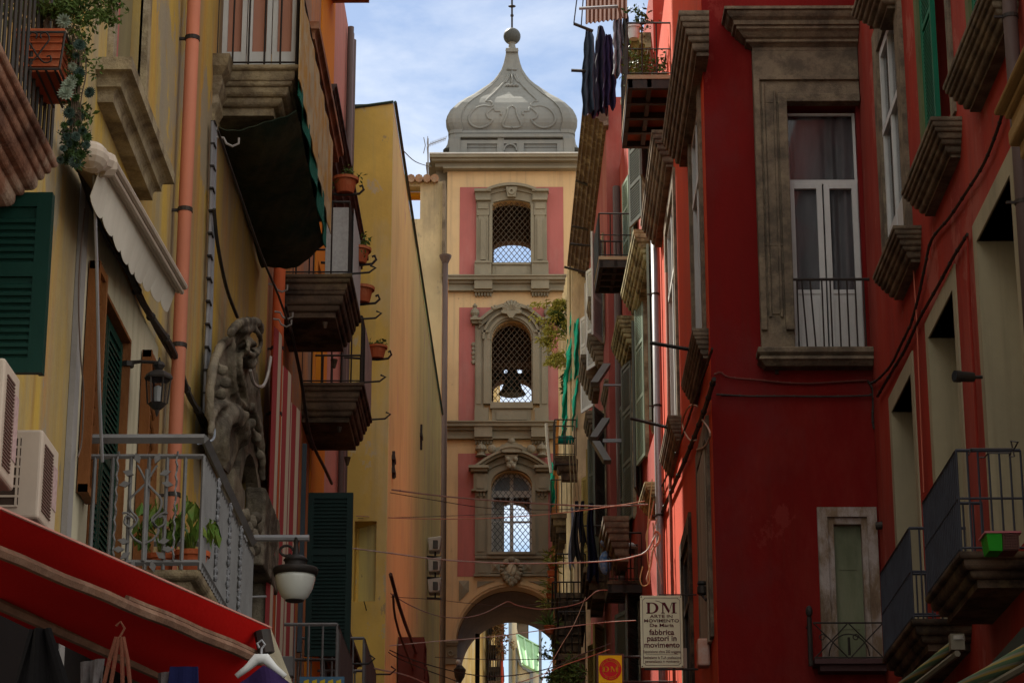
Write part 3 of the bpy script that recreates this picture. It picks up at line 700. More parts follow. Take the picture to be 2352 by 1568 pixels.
def foliage(m, c, rx, ry, rz, n, size, clumps=9):
    cs = [(rnd.gauss(0,.5), rnd.gauss(0,.5), rnd.gauss(0,.5), rnd.uniform(.25,.5)) for _ in range(clumps)]
    for i in range(n):
        q = cs[i % clumps]
        m.leaf((c[0]+rx*(q[0]+rnd.gauss(0,q[3]*.6)), c[1]+ry*(q[1]+rnd.gauss(0,q[3]*.6)), c[2]+rz*(q[2]+rnd.gauss(0,q[3]*.6))), size)
    return m
def pot(m, c, r, h, rim=.02):
    m.lathe([(r*.7,0),(r*.95,h*.8),(r*.96,h*.82),(r*1.12,h*.82),(r*1.14,h),(r*.98,h),(r*.96,h*.86),(.01,h*.84)], c, 18); return m
def rosette(m, c, r, n=14, d=(0,0,1)):
    d = Vector(d).normalized(); a = d.orthogonal().normalized(); b = d.cross(a)
    for ring in range(3):
        k = n - ring*3
        for i in range(k):
            t = 2*math.pi*i/k + ring*.4; e = (a*math.cos(t) + b*math.sin(t)); tip = Vector(c) + e*r*(1-.28*ring) + d*r*(.15+.3*ring)
            base = Vector(c) + d*r*.05*ring; s_ = e.cross(d)*r*.17; mid = base.lerp(tip, .6) - d*r*.05
            v = [m.bm.verts.new(q) for q in (base, mid+s_, tip, mid-s_)]; m.bm.faces.new(v)
    return m
def cloth(m, a, b, drop, wave=.05, n=14, taper=0.0, seed=0, narrow=.0, nz=12):
    a, b = Vector(a), Vector(b); u = b - a; side = u.cross(Vector((0,0,1))).normalized()
    def f(s, t):
        k = 1 - narrow*t
        p = a + u*(.5+(s-.5)*k)
        dr = drop*(1 + taper*math.sin(s*5+seed)) * t
        return p + side*(wave*(.3+t)*math.sin(s*11+seed*2+t*1.5)) + Vector((0,0,-dr + .0))
    m.grid(lambda s, t: f(s, t), n, nz); return m
def sag(a, b, s, n=16):
    a, b = Vector(a), Vector(b); return [a.lerp(b, i/n) + Vector((0,0,-s*4*(i/n)*(1-i/n))) for i in range(n+1)]
def clips(m, pts, r, every=2):
    for p in pts[1:-1:every]: m.ball(tuple(p), r*1.35, 6)
# ================================================================ left side of the street
XL = -3.2; FL = fr_left(XL)
def L(px, py, X=XL): p = PX(px, py, X); return (p.y, p.z)
# ---- building A: weathered yellow house
A = thing('apartment_building', 'weathered yellow house with stained render, first on the left, carrying the grey iron balcony', 'house', (XL, 18, ground_z(18)))
holesA = [(17.38,18.85,5.38,7.65), (17.45,18.85,9.25,11.7), (12.0,13.0,5.72,7.2), (24.0,25.2,12.1,14.6), (26.0,27.2,12.1,14.6), (25.9,28.2,1.0,8.9)]
m = MB(FL); panel(m, 11.0, 28.9, -.5, 18.5, holesA, .35); m.box(11.0, 28.9, -7, -.655, -.5, 18.4); m.build('wall', M_YEL, A)
m = MB(FL); cornice(m, 11.0, 28.9, 18.5, ((.15,.15),(.15,.3),(.2,.5)), (0, 0)); m.build('eaves', M_STONE, A)
# cream painted surround of the balcony door
m = MB(FL); panel(m, 16.85, 20.35, 5.38, 8.05, [(17.37,18.86,5.3,7.66)], .0, d=.012) if False else None
m.box(16.72, 17.37, .003, .03, 5.38, 8.05); m.box(18.86, 20.3, .003, .03, 5.38, 8.05); m.box(17.37, 18.86, .003, .03, 7.66, 8.05); m.build('door_surround', M_CREAM, A)
m = MB(FL); m.box(11.2, 20.6, .004, .035, -.4, 5.15); m.build('shop_shade_panel', mat('shopfront_shade', (0.012,0.009,0.008), bump=.1), A)  # flat black panel; the awning's shade is put into its colour
m = MB(FL); m.box(16.55, 16.72, .003, .045, 4.5, 8.1); m.build('corner_strip', mat('grey_strip', (0.30,0.28,0.26), bump=.3), A)
# shuttered balcony door
sh = MB(FL); louvre(sh, 17.42, 18.1, 5.42, 7.6, -.06, -.02, mids=(6.5,)); louvre(sh, 18.12, 18.81, 5.42, 7.6, -.06, -.02, mids=(6.5,)); o = sh.build('shutter_door', M_GREEN, A)
m = MB(FL); frame_rect(m, 17.38, 18.85, 5.4, 7.65, .03, -.05, .04, False); m.build('frame', M_WOOD, o)
m = MB(FL); m.box(17.4, 18.83, -.2, -.19, 5.4, 7.6); m.build('pane', M_GLASS, o)
# upper window with blind and jamb
m = MB(FL); frame_rect(m, 17.3, 19.0, 9.2, 11.9, .15, -.02, .05, False); w1 = m.build('window', M_STONEL, A)
m = MB(FL); m.box(17.5, 18.1, -.10, -.06, 9.3, 11.6); m.box(18.15, 18.8, -.12, -.08, 9.3, 11.6); m.build('shutter', mat('olive_shutter', (0.22,0.18,0.09), (0.16,0.13,0.07), streak=.9, scale=5, bump=.2), w1)
m = MB(FL); m.box(17.45, 17.9, -.05, -.02, 9.26, 11.6); m.build('blind', mat('red_blind', (0.45,0.10,0.10), (0.30,0.12,0.10), scale=2, bump=.1), w1)
m = MB(FL); cornice(m, 17.15, 18.95, 8.93, ((.1,.12),(.1,.18),(.1,.27))); m.build('window_sill', M_STONEL, w1)
# the balcony with grey iron railing (A1)
YA0, YA1, DA, ZA = 17.02, 20.25, .9, 5.38
m = MB(FL); slab(m, YA0, YA1, ZA, DA); bal = m.build('balcony', M_STONEL, A)
def flatbar(m, a, b, w_=.035, t=.012): m.tube([a, b], w_, 4)
m = MB(FL); H = .95
for (a, b) in (((YA0,0),(YA0,DA)), ((YA0,DA),(YA1,DA)), ((YA1,DA),(YA1,0))):
    for hh, w_ in ((H, .035), (H-.13, .018), (.05, .022)):
        m.tube([(a[0],a[1],ZA+hh),(b[0],b[1],ZA+hh)], w_, 4)
for k in range(8): m.tube([(YA0, DA*k/7, ZA), (YA0, DA*k/7, ZA+H-.13)], .014, 4, cap=False)
for k in range(30): m.tube([(YA0+(YA1-YA0)*k/29, DA, ZA), (YA0+(YA1-YA0)*k/29, DA, ZA+H-.13)], .013, 4, cap=False)
for k in range(6): m.tube([(YA1, DA*k/6, ZA), (YA1, DA*k/6, ZA+H-.13)], .013, 4, cap=False)
m.build('railing', M_GREYIRON, bal)
# wrought ornament of leaves and scrolls on the near railing, twisted bars
m = MB(FL); c0 = DA*.56; yo = YA0-.02
def sp(pts, r=.009): m.tube([(yo, c0+x, ZA+z) for x, z in smooth_path(pts, 4)], r, 5)
m.tube([(yo, c0, ZA+.06), (yo, c0, ZA+.72)], .014, 6)
for s_ in (1, -1):
    sp([(0,.62),(.05*s_,.57),(.11*s_,.50),(.10*s_,.42),(.05*s_,.36),(.09*s_,.30),(.14*s_,.33),(.13*s_,.38),(.10*s_,.37)]); sp([(0,.18),(.07*s_,.22),(.10*s_,.28),(.06*s_,.34),(.12*s_,.40),(.16*s_,.40)])
    sp([(0,.62),(.04*s_,.70),(.07*s_,.75)])
    for (x, z, a) in ((.055,.76,1.2),(.09,.68,.3),(.11,.62,-.2),(.10,.19,.2),(.09,.12,-.6),(.06,.06,-1.3),(.13,.14,0)):
        e = (math.cos(a)*s_, math.sin(a)); p = (c0+x*s_, ZA+z); n_ = (-e[1], e[0]); l_ = .085
        q = [(p[0], p[1]), (p[0]+e[0]*l_*.5+n_[0]*.024, p[1]+e[1]*l_*.5+n_[1]*.024), (p[0]+e[0]*l_, p[1]+e[1]*l_), (p[0]+e[0]*l_*.5-n_[0]*.024, p[1]+e[1]*l_*.5-n_[1]*.024)]
        m.prism([(x_, z_) for x_, z_ in q], yo-.012, yo+.004, 0)
for s_ in (-.21, .21):
    for k in range(22):
        z = ZA+.06+k*.036; m.tube([(yo+.006*math.cos(k*2.1), c0+s_+.006*math.sin(k*2.1), z), (yo+.006*math.cos(k*2.1+2.1), c0+s_+.006*math.sin(k*2.1+2.1), z+.036)], .008, 4, cap=False)
m.build('ornament', M_GREYIRON, bal)
for yy in (17.75, 18.5, 19.25):
    m = MB(FL); m.tube([(yy, DA+.015, ZA+.08), (yy, DA+.015, ZA+.85)], .01, 4)
    for k in range(14):
        z = ZA+.1+k*.055; m.ball((yy+.03*math.sin(k*2.1), DA+.02, z), .024, 6, sy=.8, sz=1.2); m.tube([(yy-.03, DA+.01, z), (yy+.03, DA+.02, z+.04)], .008, 4)
    m.build('floral_bar', mat('wrought_flowers', (0.20,0.20,0.205), (0.05,0.05,0.05), rough=.45, scale=20, bump=0), bal)
# ---- pots on that balcony
for k, (yy, dd, r_, lab) in enumerate(((17.35, .80, .115, 'terracotta pot of drooping green leaves behind the wrought ornament of the grey railing'), (17.45, .56, .10, 'low terracotta pot with thin wilted stems on the grey iron balcony'))):
    t = thing('potted_plant', lab, 'potted plant', (XL+dd, yy, ZA), 'pots on the grey iron balcony')
    m = MB(); pot(m, (XL+dd, yy, ZA), r_, .2); m.build('pot', M_POT, t)
    m = MB()
    for q in range(7):
        a = q*.9; tip = (XL+dd+.16*math.cos(a), yy+.16*math.sin(a), ZA+.42+.08*(q % 3))
        m.tube([(XL+dd, yy, ZA+.18), (XL+dd+.05*math.cos(a), yy+.05*math.sin(a), ZA+.36), tip], .005, 4)
        for w_ in range(9): m.leaf((tip[0]+rnd.gauss(0,.035), tip[1]+rnd.gauss(0,.035), tip[2]-.02-rnd.random()*.05), .13, (rnd.gauss(0,.4), rnd.gauss(0,.4), -1), .5)
    m.build('foliage', mat('fresh_leaf', (0.06,0.15,0.02), (0.16,0.16,0.03), rough=.4, scale=9, bump=0), t)
# ---- wooden trellises beside the door
def trellis(u0, u1, z0, z1, lab):
    t = thing('trellis', lab, 'trellis', (XL+.06, u0, z0), 'trellises framing the balcony door')
    m = MB(FL); m.box(u0, u0+.05, .04, .12, z0, z1); m.box(u1-.05, u1, .04, .12, z0, z1); m.box(u0, u1, .045, .115, z1-.06, z1-.001); m.box(u0, u1, .045, .115, z0+.001, z0+.06); m.build('frame', M_WOOD, t)
    m = MB(FL); k = z0+.05
    while k < z1-.1:
        for s_ in (0, 1): a, b = (k, k+.2); m.tube([(u0+.03, .08-.015*s_, a if s_ else b), (u1-.03, .08-.015*s_, b if s_ else a)], .012, 4)
        k += .13
    m.build('lattice', M_WOOD, t)
trellis(16.86, 17.22, 5.9, 7.62, 'brown wooden trellis strip on the cream wall left of the green shutter door')
trellis(19.4, 19.95, 5.42, 7.75, 'brown wooden trellis strip behind the coach lantern, right of the green shutter door')
# ---- flower boxes' balcony (A2) near top left
m = MB(FL); z = 6.92; u0, u1, dd = 10.8, 13.22, .5
slab(m, u0, u1, z, dd, ((.04,-.01),(.05,.02),(.05,.05),(.08,.08),(.05,.14),(.09,.18),(.06,.26))); b2 = m.build('balcony', mat('rusty_brown_stone', (0.26,0.13,0.08), (0.12,0.06,0.04), (0.42,0.33,0.24), streak=0, scale=3, bump=.7, amt=.8), A)
m = MB(FL); rail(m, u0+.03, u1-.03, z, dd-.03, 1.0, .11, .011); m.build('railing', M_IRON, b2)
# window below it with its green shutter folded open
m = MB(FL); frame_rect(m, 12.0, 13.0, 5.72, 7.2, .06, -.2, -.12); w2 = m.build('window', M_WHITE, A)
m = MB(FL); m.box(12.05, 12.95, -.17, -.16, 5.75, 7.15); m.build('pane', M_GLASS, w2)
Fs = fr_front(13.12); p0, p1 = PY(123, 445, 13.12), PY(112, 858, 13.12)
m = MB(Fs); louvre(m, XL+.01, p0.x, p1.z, p0.z, -.02, .025, fw=.085, slat=.043, mids=((p0.z+p1.z)/2+.03,)); m.box(p0.x-.03, p0.x+.001, -.045, -.021, p1.z, p0.z); m.build('shutter', M_GREEN, w2)
# ---- planters and trailing succulents
px0, px1 = PY(30, 70, 12.9), PY(150, 232, 12.9)
t = thing('flower_box', 'terracotta trough in a scrolled iron holder at top left, shrub above and succulents trailing', 'planter', (px0.x, 12.9, px1.z))
x0, x1, zt, zb = PY(40,90,12.5).x, PY(143,90,12.5).x, PY(90, 72, 12.5).z, PY(90, 160, 12.5).z
m = MB(); m.hexa([(x0+.03,12.53,zb),(x1-.02,12.53,zb),(x1-.02,12.98,zb),(x0+.03,12.98,zb),(x0,12.5,zt),(x1,12.5,zt),(x1,13.02,zt),(x0,13.02,zt)])
m.box(x0-.012, x1+.012, 12.49, 13.03, zt-.035, zt+.012)
for k in range(4): m.box(x0-.002+.004*k, x1+.0-.004*k, 12.497+.004*k, 13.022-.004*k, zt-.07-.045*k, zt-.062-.045*k)
m.build('trough', M_POT, t)
m = MB(); yq = 12.47
m.tube([(x0-.02,yq,zt-.02),(x1+.02,yq,zt-.02),(x1+.02,13.05,zt-.02)], .008, 4); m.tube([(x0-.0,yq,zb-.01),(x1+.0,yq,zb-.01),(x1+.0,13.05,zb-.01)], .008, 4)
for a in (x0-.02, x1+.02): m.tube([(a,yq,zt-.02),(a+(.02 if a<x1 else -.02),yq,zb-.01)], .007, 4)
for k in range(5): m.tube([(x0+.05*k+.02,yq,zb-.01),(x0+.05*k+.02,13.0,zb-.012)], .007, 4)
cxh = (x0+x1)/2; zc_ = (zt+zb)/2
for s_ in (1, -1): m.tube([(cxh, yq-.005, zc_-.05+.0)] + [(cxh+s_*q[0], yq-.006, zc_+q[1]) for q in smooth_path([(0,-.05),(.03,0),(.06,.05),(.04,.09),(.01,.08),(.015,.055)], 3)], .005, 4)
for s_ in (1, -1): m.tube([(cxh+s_*q[0], yq-.006, zc_+q[1]) for q in smooth_path([(0,-.05),(.04,-.09),(.075,-.08),(.07,-.05),(.05,-.055)], 3)], .005, 4)
m.build('holder', M_IRON, t)
m = MB(); 
for (qx, qy, ra, rb, n_) in ((60,25,.12,.07,260),(110,28,.12,.07,260),(160,35,.12,.09,360),(200,50,.10,.10,300),(235,25,.12,.08,300),(175,5,.15,.06,260),(90,0,.15,.06,220),(185,95,.05,.10,140),(208,155,.05,.04,40),(165,120,.05,.08,90),(262,5,.06,.04,70)):
    pf = PY(qx, qy, 12.7); foliage(m, tuple(pf), ra, .15, rb, n_, .034, 6)
foliage(m, (x1+.1,12.8,zt-.35), .04,.05,.08, 26, .05, 3); m.build('foliage', M_LEAFS[0], t)
m = MB()
for k in range(6): m.tube([(x0+.15, 12.75, zt), (x0+.15+.05*math.sin(k), 12.75+.04*math.cos(k*2), zt+.14), (x0+.18+.16*math.sin(k*1.3), 12.75+.1*math.cos(k*2), zt+.4)], [.02,.014,.006], 6)
for k in range(6):
    pts = [PY(150+6*k, 60, 12.7), PY(168+5*k, 110, 12.62), PY(160+7*k+4*math.sin(k*3), 170, 12.6), PY(165+4*k, 240, 12.6), PY(160+6*k, 300+8*k, 12.6)]
    m.tube(smooth_path([tuple(p) for p in pts], 4), .004, 4)
m.build('stem', M_STEM, t)
def ros_at(lst, Y, mt, r, n=14):
    for px, py in lst:
        m = MB(); p = PY(px, py, Y); rosette(m, (p.x, p.y+rnd.uniform(-.05,.05), p.z), r*rnd.uniform(.7,1.25), n, (rnd.uniform(-.4,.6), -1, rnd.uniform(-.5,.4))); m.build('rosette', mt, t)
m = MB()
for (qx, qy) in ((165,130),(160,165),(172,200),(158,235),(180,262),(165,285),(185,300),(150,310),(172,330),(192,345),(160,350),(178,375),(148,335)):
    pf = PY(qx, qy, 12.63); foliage(m, tuple(pf), .035, .06, .045, 42, .028, 4)
m.build('trailing_leaves', M_LEAFS[1], t)
ros_at([(150,58),(163,182),(153,222),(165,150),(158,200)], 12.55, M_SUCC, .043)
ros_at([(205,210),(178,265),(160,280),(190,300),(176,318),(197,332),(178,345),(160,330),(147,345),(172,372),(180,165),(172,125),(150,310),(140,370),(185,110),(160,262)], 12.58, M_SUCCD, .036, 17)
ros_at([(168,240),(186,250),(182,288),(150,295),(196,310),(168,325),(188,358),(165,355),(152,360),(172,300),(160,250),(178,230),(170,205),(182,190)], 12.62, M_LEAFS[1], .034, 13)
# black hanging basket bottom
# ---- awning, cream, with scalloped valance
t = thing('awning', 'cream awning with a scalloped valance and ribbed box above the shutter door', 'awning', (XL, 17.3, 8.2))
pa, pb = L(240, 372, -2.88), L(410, 662, -2.88)
ya, yb, za, zb2 = pa[0], pb[0], pa[1], pb[1]; Xv = -2.88
m = MB()
def lerp(a, b, s): return a+(b-a)*s
for k, (dx, dz_, r_) in enumerate(((0,0,.045),(.05,.012,.028),(-.02,.05,.03),(.03,-.035,.02))):
    m.tube([(Xv+dx, ya, za+dz_), (Xv+dx, yb, zb2+dz_)], r_, 8)
m.build('front_bar', M_PLASTW, t)
m = MB()
e0 = PY(205, 358, ya-.35); e1 = Vector((Xv, ya, za))
m.tube([e0, e0.lerp(e1, .35), e0.lerp(e1, .6), e1], [.085, .10, .07, .075], 10); m.ball(tuple(e0.lerp(e1, .2)), .11, 12, sy=1.5, sz=.9)
m.tube([(e1.x-.03, e1.y, e1.z-.02), (e1.x+.03, e1.y+.06, e1.z)], .085, 10); m.build('end_cap', M_PLASTW, t)
m = MB()
def val(s, q):
    y = lerp(ya, yb, s); z = lerp(za, zb2, s)
    dr = .25 + .05*abs(math.sin(s*math.pi*9))**.5 + .06*math.sin(s*5)
    return (Xv-.015-.07*q*(1-.3*math.sin(s*7)) , y+.02*math.sin(s*30)*q, z-dr*q)
m.grid(val, 108, 8); m.build('valance', mat('cream_awning_cloth', (0.60,0.56,0.47), (0.50,0.46,0.38), streak=.8, scale=3, bump=.2, rough=.9), t, thick=.004)
m = MB(); m.grid(lambda s, q: (lerp(Xv, XL+.02, q), lerp(ya, yb, s), lerp(za, zb2, s)+lerp(0, .12, q)-.10*math.sin(q*3.1)), 24, 8); m.build('canopy', mat('brown_awning_cloth', (0.30,0.22,0.13), (0.22,0.16,0.10), bump=.2), t, thick=.004)
m = MB(); m.tube([PX(215,385,-2.98), PX(222,600,-2.98), PX(228,900,-2.98), PX(235,1060,-2.98)], .012, 6); m.build('crank_rod', M_PIPEG, t)
# ---- lantern
pl = PX(363, 895, -2.93); t = thing('wall_lantern', 'small black coach lantern on the cream wall beside the brown trellis', 'lantern', (XL, pl.y, pl.z))
c = (pl.x, pl.y, pl.z); s_ = 1.0
m = MB(); m.lathe([(.02,.17),(.10,.13),(.115,.10),(.11,.085),(.09,.085)], c, 6); m.lathe([(.035,.23),(.05,.20),(.03,.17)], c, 8); m.lathe([(.005,.27),(.012,.24)], c, 6)
m.lathe([(.078,-.115),(.05,-.145),(.035,-.16),(.02,-.165),(.012,-.20),(.004,-.22)], c, 6)
for k in range(6):
    a = math.pi/3*k; m.tube([(c[0]+.078*math.cos(a), c[1]+.078*math.sin(a), c[2]-.115), (c[0]+.098*math.cos(a), c[1]+.098*math.sin(a), c[2]+.09)], .007, 4)
m.tube([(XL, c[1], c[2]+.22), (XL+.12, c[1], c[2]+.235), (c[0], c[1], c[2]+.225)], [.02,.014,.014], 6); m.lathe([(.05,-.02),(.05,.02)], (XL+.02, c[1], c[2]+.21), 8); m.build('housing', M_IRON, t)
m = MB(); m.lathe([(.068,-.11),(.088,.085)], c, 6); m.build('glass', M_GLASSC, t); m = MB(); m.lathe([(.03,-.1),(.035,.02),(.0,.04)], c, 8); m.build('bulb', M_WHITE, t)
# ---- air conditioners
def aircon(lab, Yf, x0, x1, zt, zb, dep):
    t = thing('air_conditioner', lab, 'air conditioner', (x0, Yf, zb), 'air conditioners on the yellow wall')
    m = MB(); m.box(x0, x1, Yf, Yf+dep, zb, zt); m.build('casing', M_PLASTW, t, bevel=.02, seg=3)
    m = MB(); m.box(x0+.04, x1-.12, Yf-.004, Yf-.001, zb+.07, zt-.05); m.build('opening', M_DARK, t)
    m = MB(); nz_ = 7
    for k in range(nz_+1): z = zb+.07+(zt-zb-.12)*k/nz_; m.box(x0+.04, x1-.12, Yf-.012, Yf-.003, z-.006, z+.006)
    xx = x0+.04
    while xx < x1-.12: m.box(xx-.006, xx+.006, Yf-.013, Yf-.0035, zb+.07, zt-.05); xx += .12
    m.build('grille', M_PLASTW, t)
    m = MB()
    z = zb+.06
    while z < zt-.08: m.box(x1+.001, x1+.008, Yf+.06, Yf+dep*.62, z, z+.010); z += .02
    m.build('side_vent', mat('vent_brown', (0.16,0.10,0.08), bump=0), t)
    m = MB(); m.box(x1+.001, x1+.004, Yf+dep*.7, Yf+dep*.95, zb+.15, zt-.12); m.build('rating_label', mat('rating_label', (0.5,0.36,0.33), (0.3,0.2,0.2), scale=40, bump=0), t)
    m = MB(); m.tube([(x0, Yf+.1, zb-.03), (x1-.03, Yf+.1, zb-.03)], .018, 4); m.tube([(x1-.25, Yf-.03, zt+.05), (x1-.22, Yf-.03, zb+.25)], .016, 4); m.build('bracket', M_GREYIRON, t)
    return t
q0, q1 = PY(100, 985, 13.6), PY(100, 1190, 13.6)
aircon('lower cream air conditioner with slatted side, wedged between yellow wall and red awning', 13.6, -3.17, q0.x+.0, q0.z, q1.z, .5)
q0, q1 = PY(22, 820, 12.4), PY(22, 1085, 12.4)
t = aircon('upper air conditioner cut off by the left edge, just under the green shutter', 12.4, -3.15, q0.x-.02, q0.z, q1.z, .4)
# ---- red awning of the shop below
t = thing('shop_awning', 'big red canvas awning sloping across the lower left corner', 'awning', (XL, 11, 3.6))
E0, E1 = PY(0, 1168, 9.6), PY(622, 1442, 13.2)     # outer upper edge
Bm0, Bm1 = PY(-5, 1272, 9.9), PY(602, 1522, 13.2)
N0 = Vector((-3.15, 9.6, E0.z+.35))
F0, F1 = PY(-120, 1560, 9.6), PY(640, 1700, 13.0)
m = MB()
def sheet(s, q):
    a = E0.lerp(E1, s); b = PY(-10, 1405, 11.6).lerp(PY(640, 1720, 14.6), s)
    p = a.lerp(b, q); return p + Vector((0, 0, -.05*math.sin(q*3.14)+.003*math.sin(s*14)*(1-q)))
m.grid(sheet, 40, 16)
m.build('canvas', mat('red_canvas', (0.50,0.006,0.004), (0.42,0.005,0.003), rough=.8, scale=1.5, bump=.15), t, thick=.006)
m = MB(); pe = [E0.lerp(E1, k/20)+Vector((0,-.004,.003)) for k in range(21)]; m.tube(pe, .007, 5); m.build('hem', mat('pink_hem', (0.55,0.25,0.2), bump=0), t)
m = MB(); bp = [Bm0.lerp(Bm1, k/14)+Vector((0,-.07,.003*math.sin(k*1.7))) for k in range(15)]; m.tube(bp, .027, 6); m.tube([p+Vector((.0,.0,.036)) for p in bp[6:]], .015, 5); m.build('timber_rail', M_BEAM, t)
b0_, b1_ = PY(0, 1395, 11.2), PY(560, 1640, 14.0)
m = MB(); m.tube([b0_+Vector((0,-.12,0)), b1_+Vector((0,-.12,0))], .028, 6); m.build('rear_rail', M_BEAM, t)
m = MB(); g0, g1, g2, g3 = PY(607, 1470, 13.15), PY(622, 1442, 13.15), PY(680, 1590, 13.1), PY(650, 1590, 13.1)
m.face([tuple(g0), tuple(g1), tuple(g2), tuple(g3)]); m.build('side_flap', mat('beige_flap', (0.45,0.40,0.28), scale=6, bump=.2), t, thick=.01)
m = MB(); m.tube([PY(602,1448,13.0), PY(612,1500,13.0)], .045, 8); m.build('end_bracket', M_IRON, t)
# under the awning the shade is painted black on the shop panel
# ---- hanging goods
def hanger(px, py, Y, lab, cm, sc=1.0, cloth_c=True):
    p = PY(px, py, Y); t = thing('clothes_hanger', lab, 'hanger', tuple(p), 'hangers under the red awning')
    m = MB(); m.tube([p+Vector((-.02,0,.10))*sc, p+Vector((-.04,0,.14))*sc, p+Vector((0,0,.17))*sc, p+Vector((.03,0,.13))*sc, p+Vector((0,0,.09))*sc, p], .006, 6); m.build('hook', M_PIPEG, t)
    m = MB(); m.tube([p+Vector((-.22,0,-.16))*sc, p+Vector((-.12,0,-.08))*sc, p+Vector((-.04,0,0))*sc, p+Vector((.04,0,0))*sc, p+Vector((.12,0,-.08))*sc, p+Vector((.22,0,-.16))*sc], [.014,.018,.028,.028,.018,.014], 8); m.build('arm', cm, t, smooth=True)
    return p
p = hanger(600, 1512, 12.2, 'white plastic hanger at the tip of the red awning', M_WHITE, .55)
m = MB(); m.grid(lambda s, q: (p.x-.14+.32*s+.02*math.sin(q*5), p.y-.015+.03*math.sin(s*9), p.z-.04-abs(s-.5)*.20-.4*q), 16, 8)
tag(m.build('hanging_shirt', mat('dark_purple_cloth', (0.03,0.015,0.06), (0.02,0.01,0.04), bump=.3), None, thick=.01), 'dark purple shirt on the white hanger', 'shirt')
p = PY(420, 1530, 11.5)
m = MB(); cloth(m, (p.x-.06,p.y,p.z), (p.x+.07,p.y,p.z), .6, .015, 10, 0, 1, -.6)
tag(m.build('hanging_cloth', mat('navy_cloth', (0.008,0.010,0.045), (0.005,0.005,0.03), bump=.3), None, thick=.01), 'navy blue cloth hooked on the timber rail of the awning', 'cloth')
for (px, Y, lab) in ((275, 11.0, 'loops of rust brown rope hanging from the awning rail'),):
    p = PY(px, 1462, Y); m = MB()
    for dx, e in ((-.05,-.16),(-.02,-.09),(.02,.06),(.05,.14)): m.tube([p+Vector((dx*.3,0,0)), p+Vector((dx*.8,0,-.1)), p+Vector((e*.7,0,-.5))], .010, 6)
    m.tube([p+Vector((-.02,0,.05)), p+Vector((0,0,.07)), p+Vector((.02,0,.04)), p+Vector((0,0,0))], .006, 5)
    tag(m.build('rope_loop', mat('rust_rope', (0.17,0.06,0.035), bump=.6, bscale=60), None), lab, 'rope')
p = PY(92, 1470, 10.5); m = MB(); m.grid(lambda s, q: (p.x-.04-.10*q+(.08+.28*q)*s, p.y+.02*math.sin(s*12), p.z+.05-.45*q), 14, 8)
tag(m.build('hanging_bag', mat('black_cloth', (0.005,0.004,0.004), bump=.3), None, thick=.02), 'black strappy bag hanging deep under the red awning', 'bag')
for k, (px, py) in enumerate(((215, 1520),(392, 1545))):
    p = PY(px, py, 11.6+k*.6); m = MB(); cloth(m, (p.x-.06,p.y,p.z), (p.x+.05,p.y,p.z+.02), .22, .03, 8, .3, k*3, .3)
    tag(m.build('hanging_cloth', mat('pale_grey_cloth', (0.13,0.12,0.115), (0.06,0.035,0.035), scale=8, bump=.3), None, thick=.006), ('crumpled pale rag hanging left of the rust brown rope', 'twisted pale chain and tag hanging right of the rope')[k], 'rag')
# ---- pipes on the left
def pipe(lab, pts, r, mt, name='drainpipe', clamps=(), cat='drainpipe'):
    t = thing(name, lab, cat, tuple(pts[-1])); m = MB(); m.tube(pts, r, 12); m.build('tube', mt, t, smooth=True)
    if clamps:
        for z in clamps:
            a, b = Vector(pts[0]), Vector(pts[-1]); s = (z-a.z)/(b.z-a.z); c = a.lerp(b, s); m = MB(); m.lathe([(r*1.12,-.02),(r*1.12,.02)], tuple(c), 14); m.box(c.x-r*2.2, c.x-r, c.y-.012, c.y+.012, c.z-.012, c.z+.012); m.build('clamp', M_IRON, t)
    return t
yp = L(420, 600, -3.08)[0]; r1 = .068
pipe('thick pink terracotta drainpipe running the height of the weathered yellow house', [(-3.08, yp, 20), (-3.08, yp, 3.0)], .062, M_PIPE, clamps=[PX(440,83,-3.08).z, PX(430,496,-3.08).z, PX(410,790,-3.08).z, 6.9])
yp2 = L(628, 900, -3.1)[0]
pipe('red orange drainpipe between yellow house and orange house, behind the net balcony', [(-3.08, yp2+.1, 20), (-3.08, yp2+.1, 4.0)], .075, mat('orange_pipe', (0.62,0.14,0.05), (0.5,0.09,0.03), rough=.5, streak=.9, scale=1.5, bump=.08), clamps=[PX(620,760,-3.1).z, 10.0, 8.5])
# conduit bundle
pc = [PX(490, 285, -3.15), PX(486, 480, -3.15), PX(480, 700, -3.15), PX(470, 960, -3.15)]
t = thing('conduit', 'bundle of grey electrical conduits clipped down the yellow wall right of the pink drainpipe', 'conduit', tuple(pc[-1]))
m = MB(); m.tube(pc, .022, 6); m.tube([p+Vector((.02,.06,0)) for p in pc], .014, 6); m.tube([p+Vector((.0,-.07,0)) for p in pc], .018, 6); m.build('pipes', M_PIPEG, t)
for k in range(14): p = pc[0].lerp(pc[-1], k/13); m = MB(); m.box(p.x-.015, p.x+.03, p.y-.08, p.y+.08, p.z-.008, p.z+.008); m.build('clip', M_IRON, t)
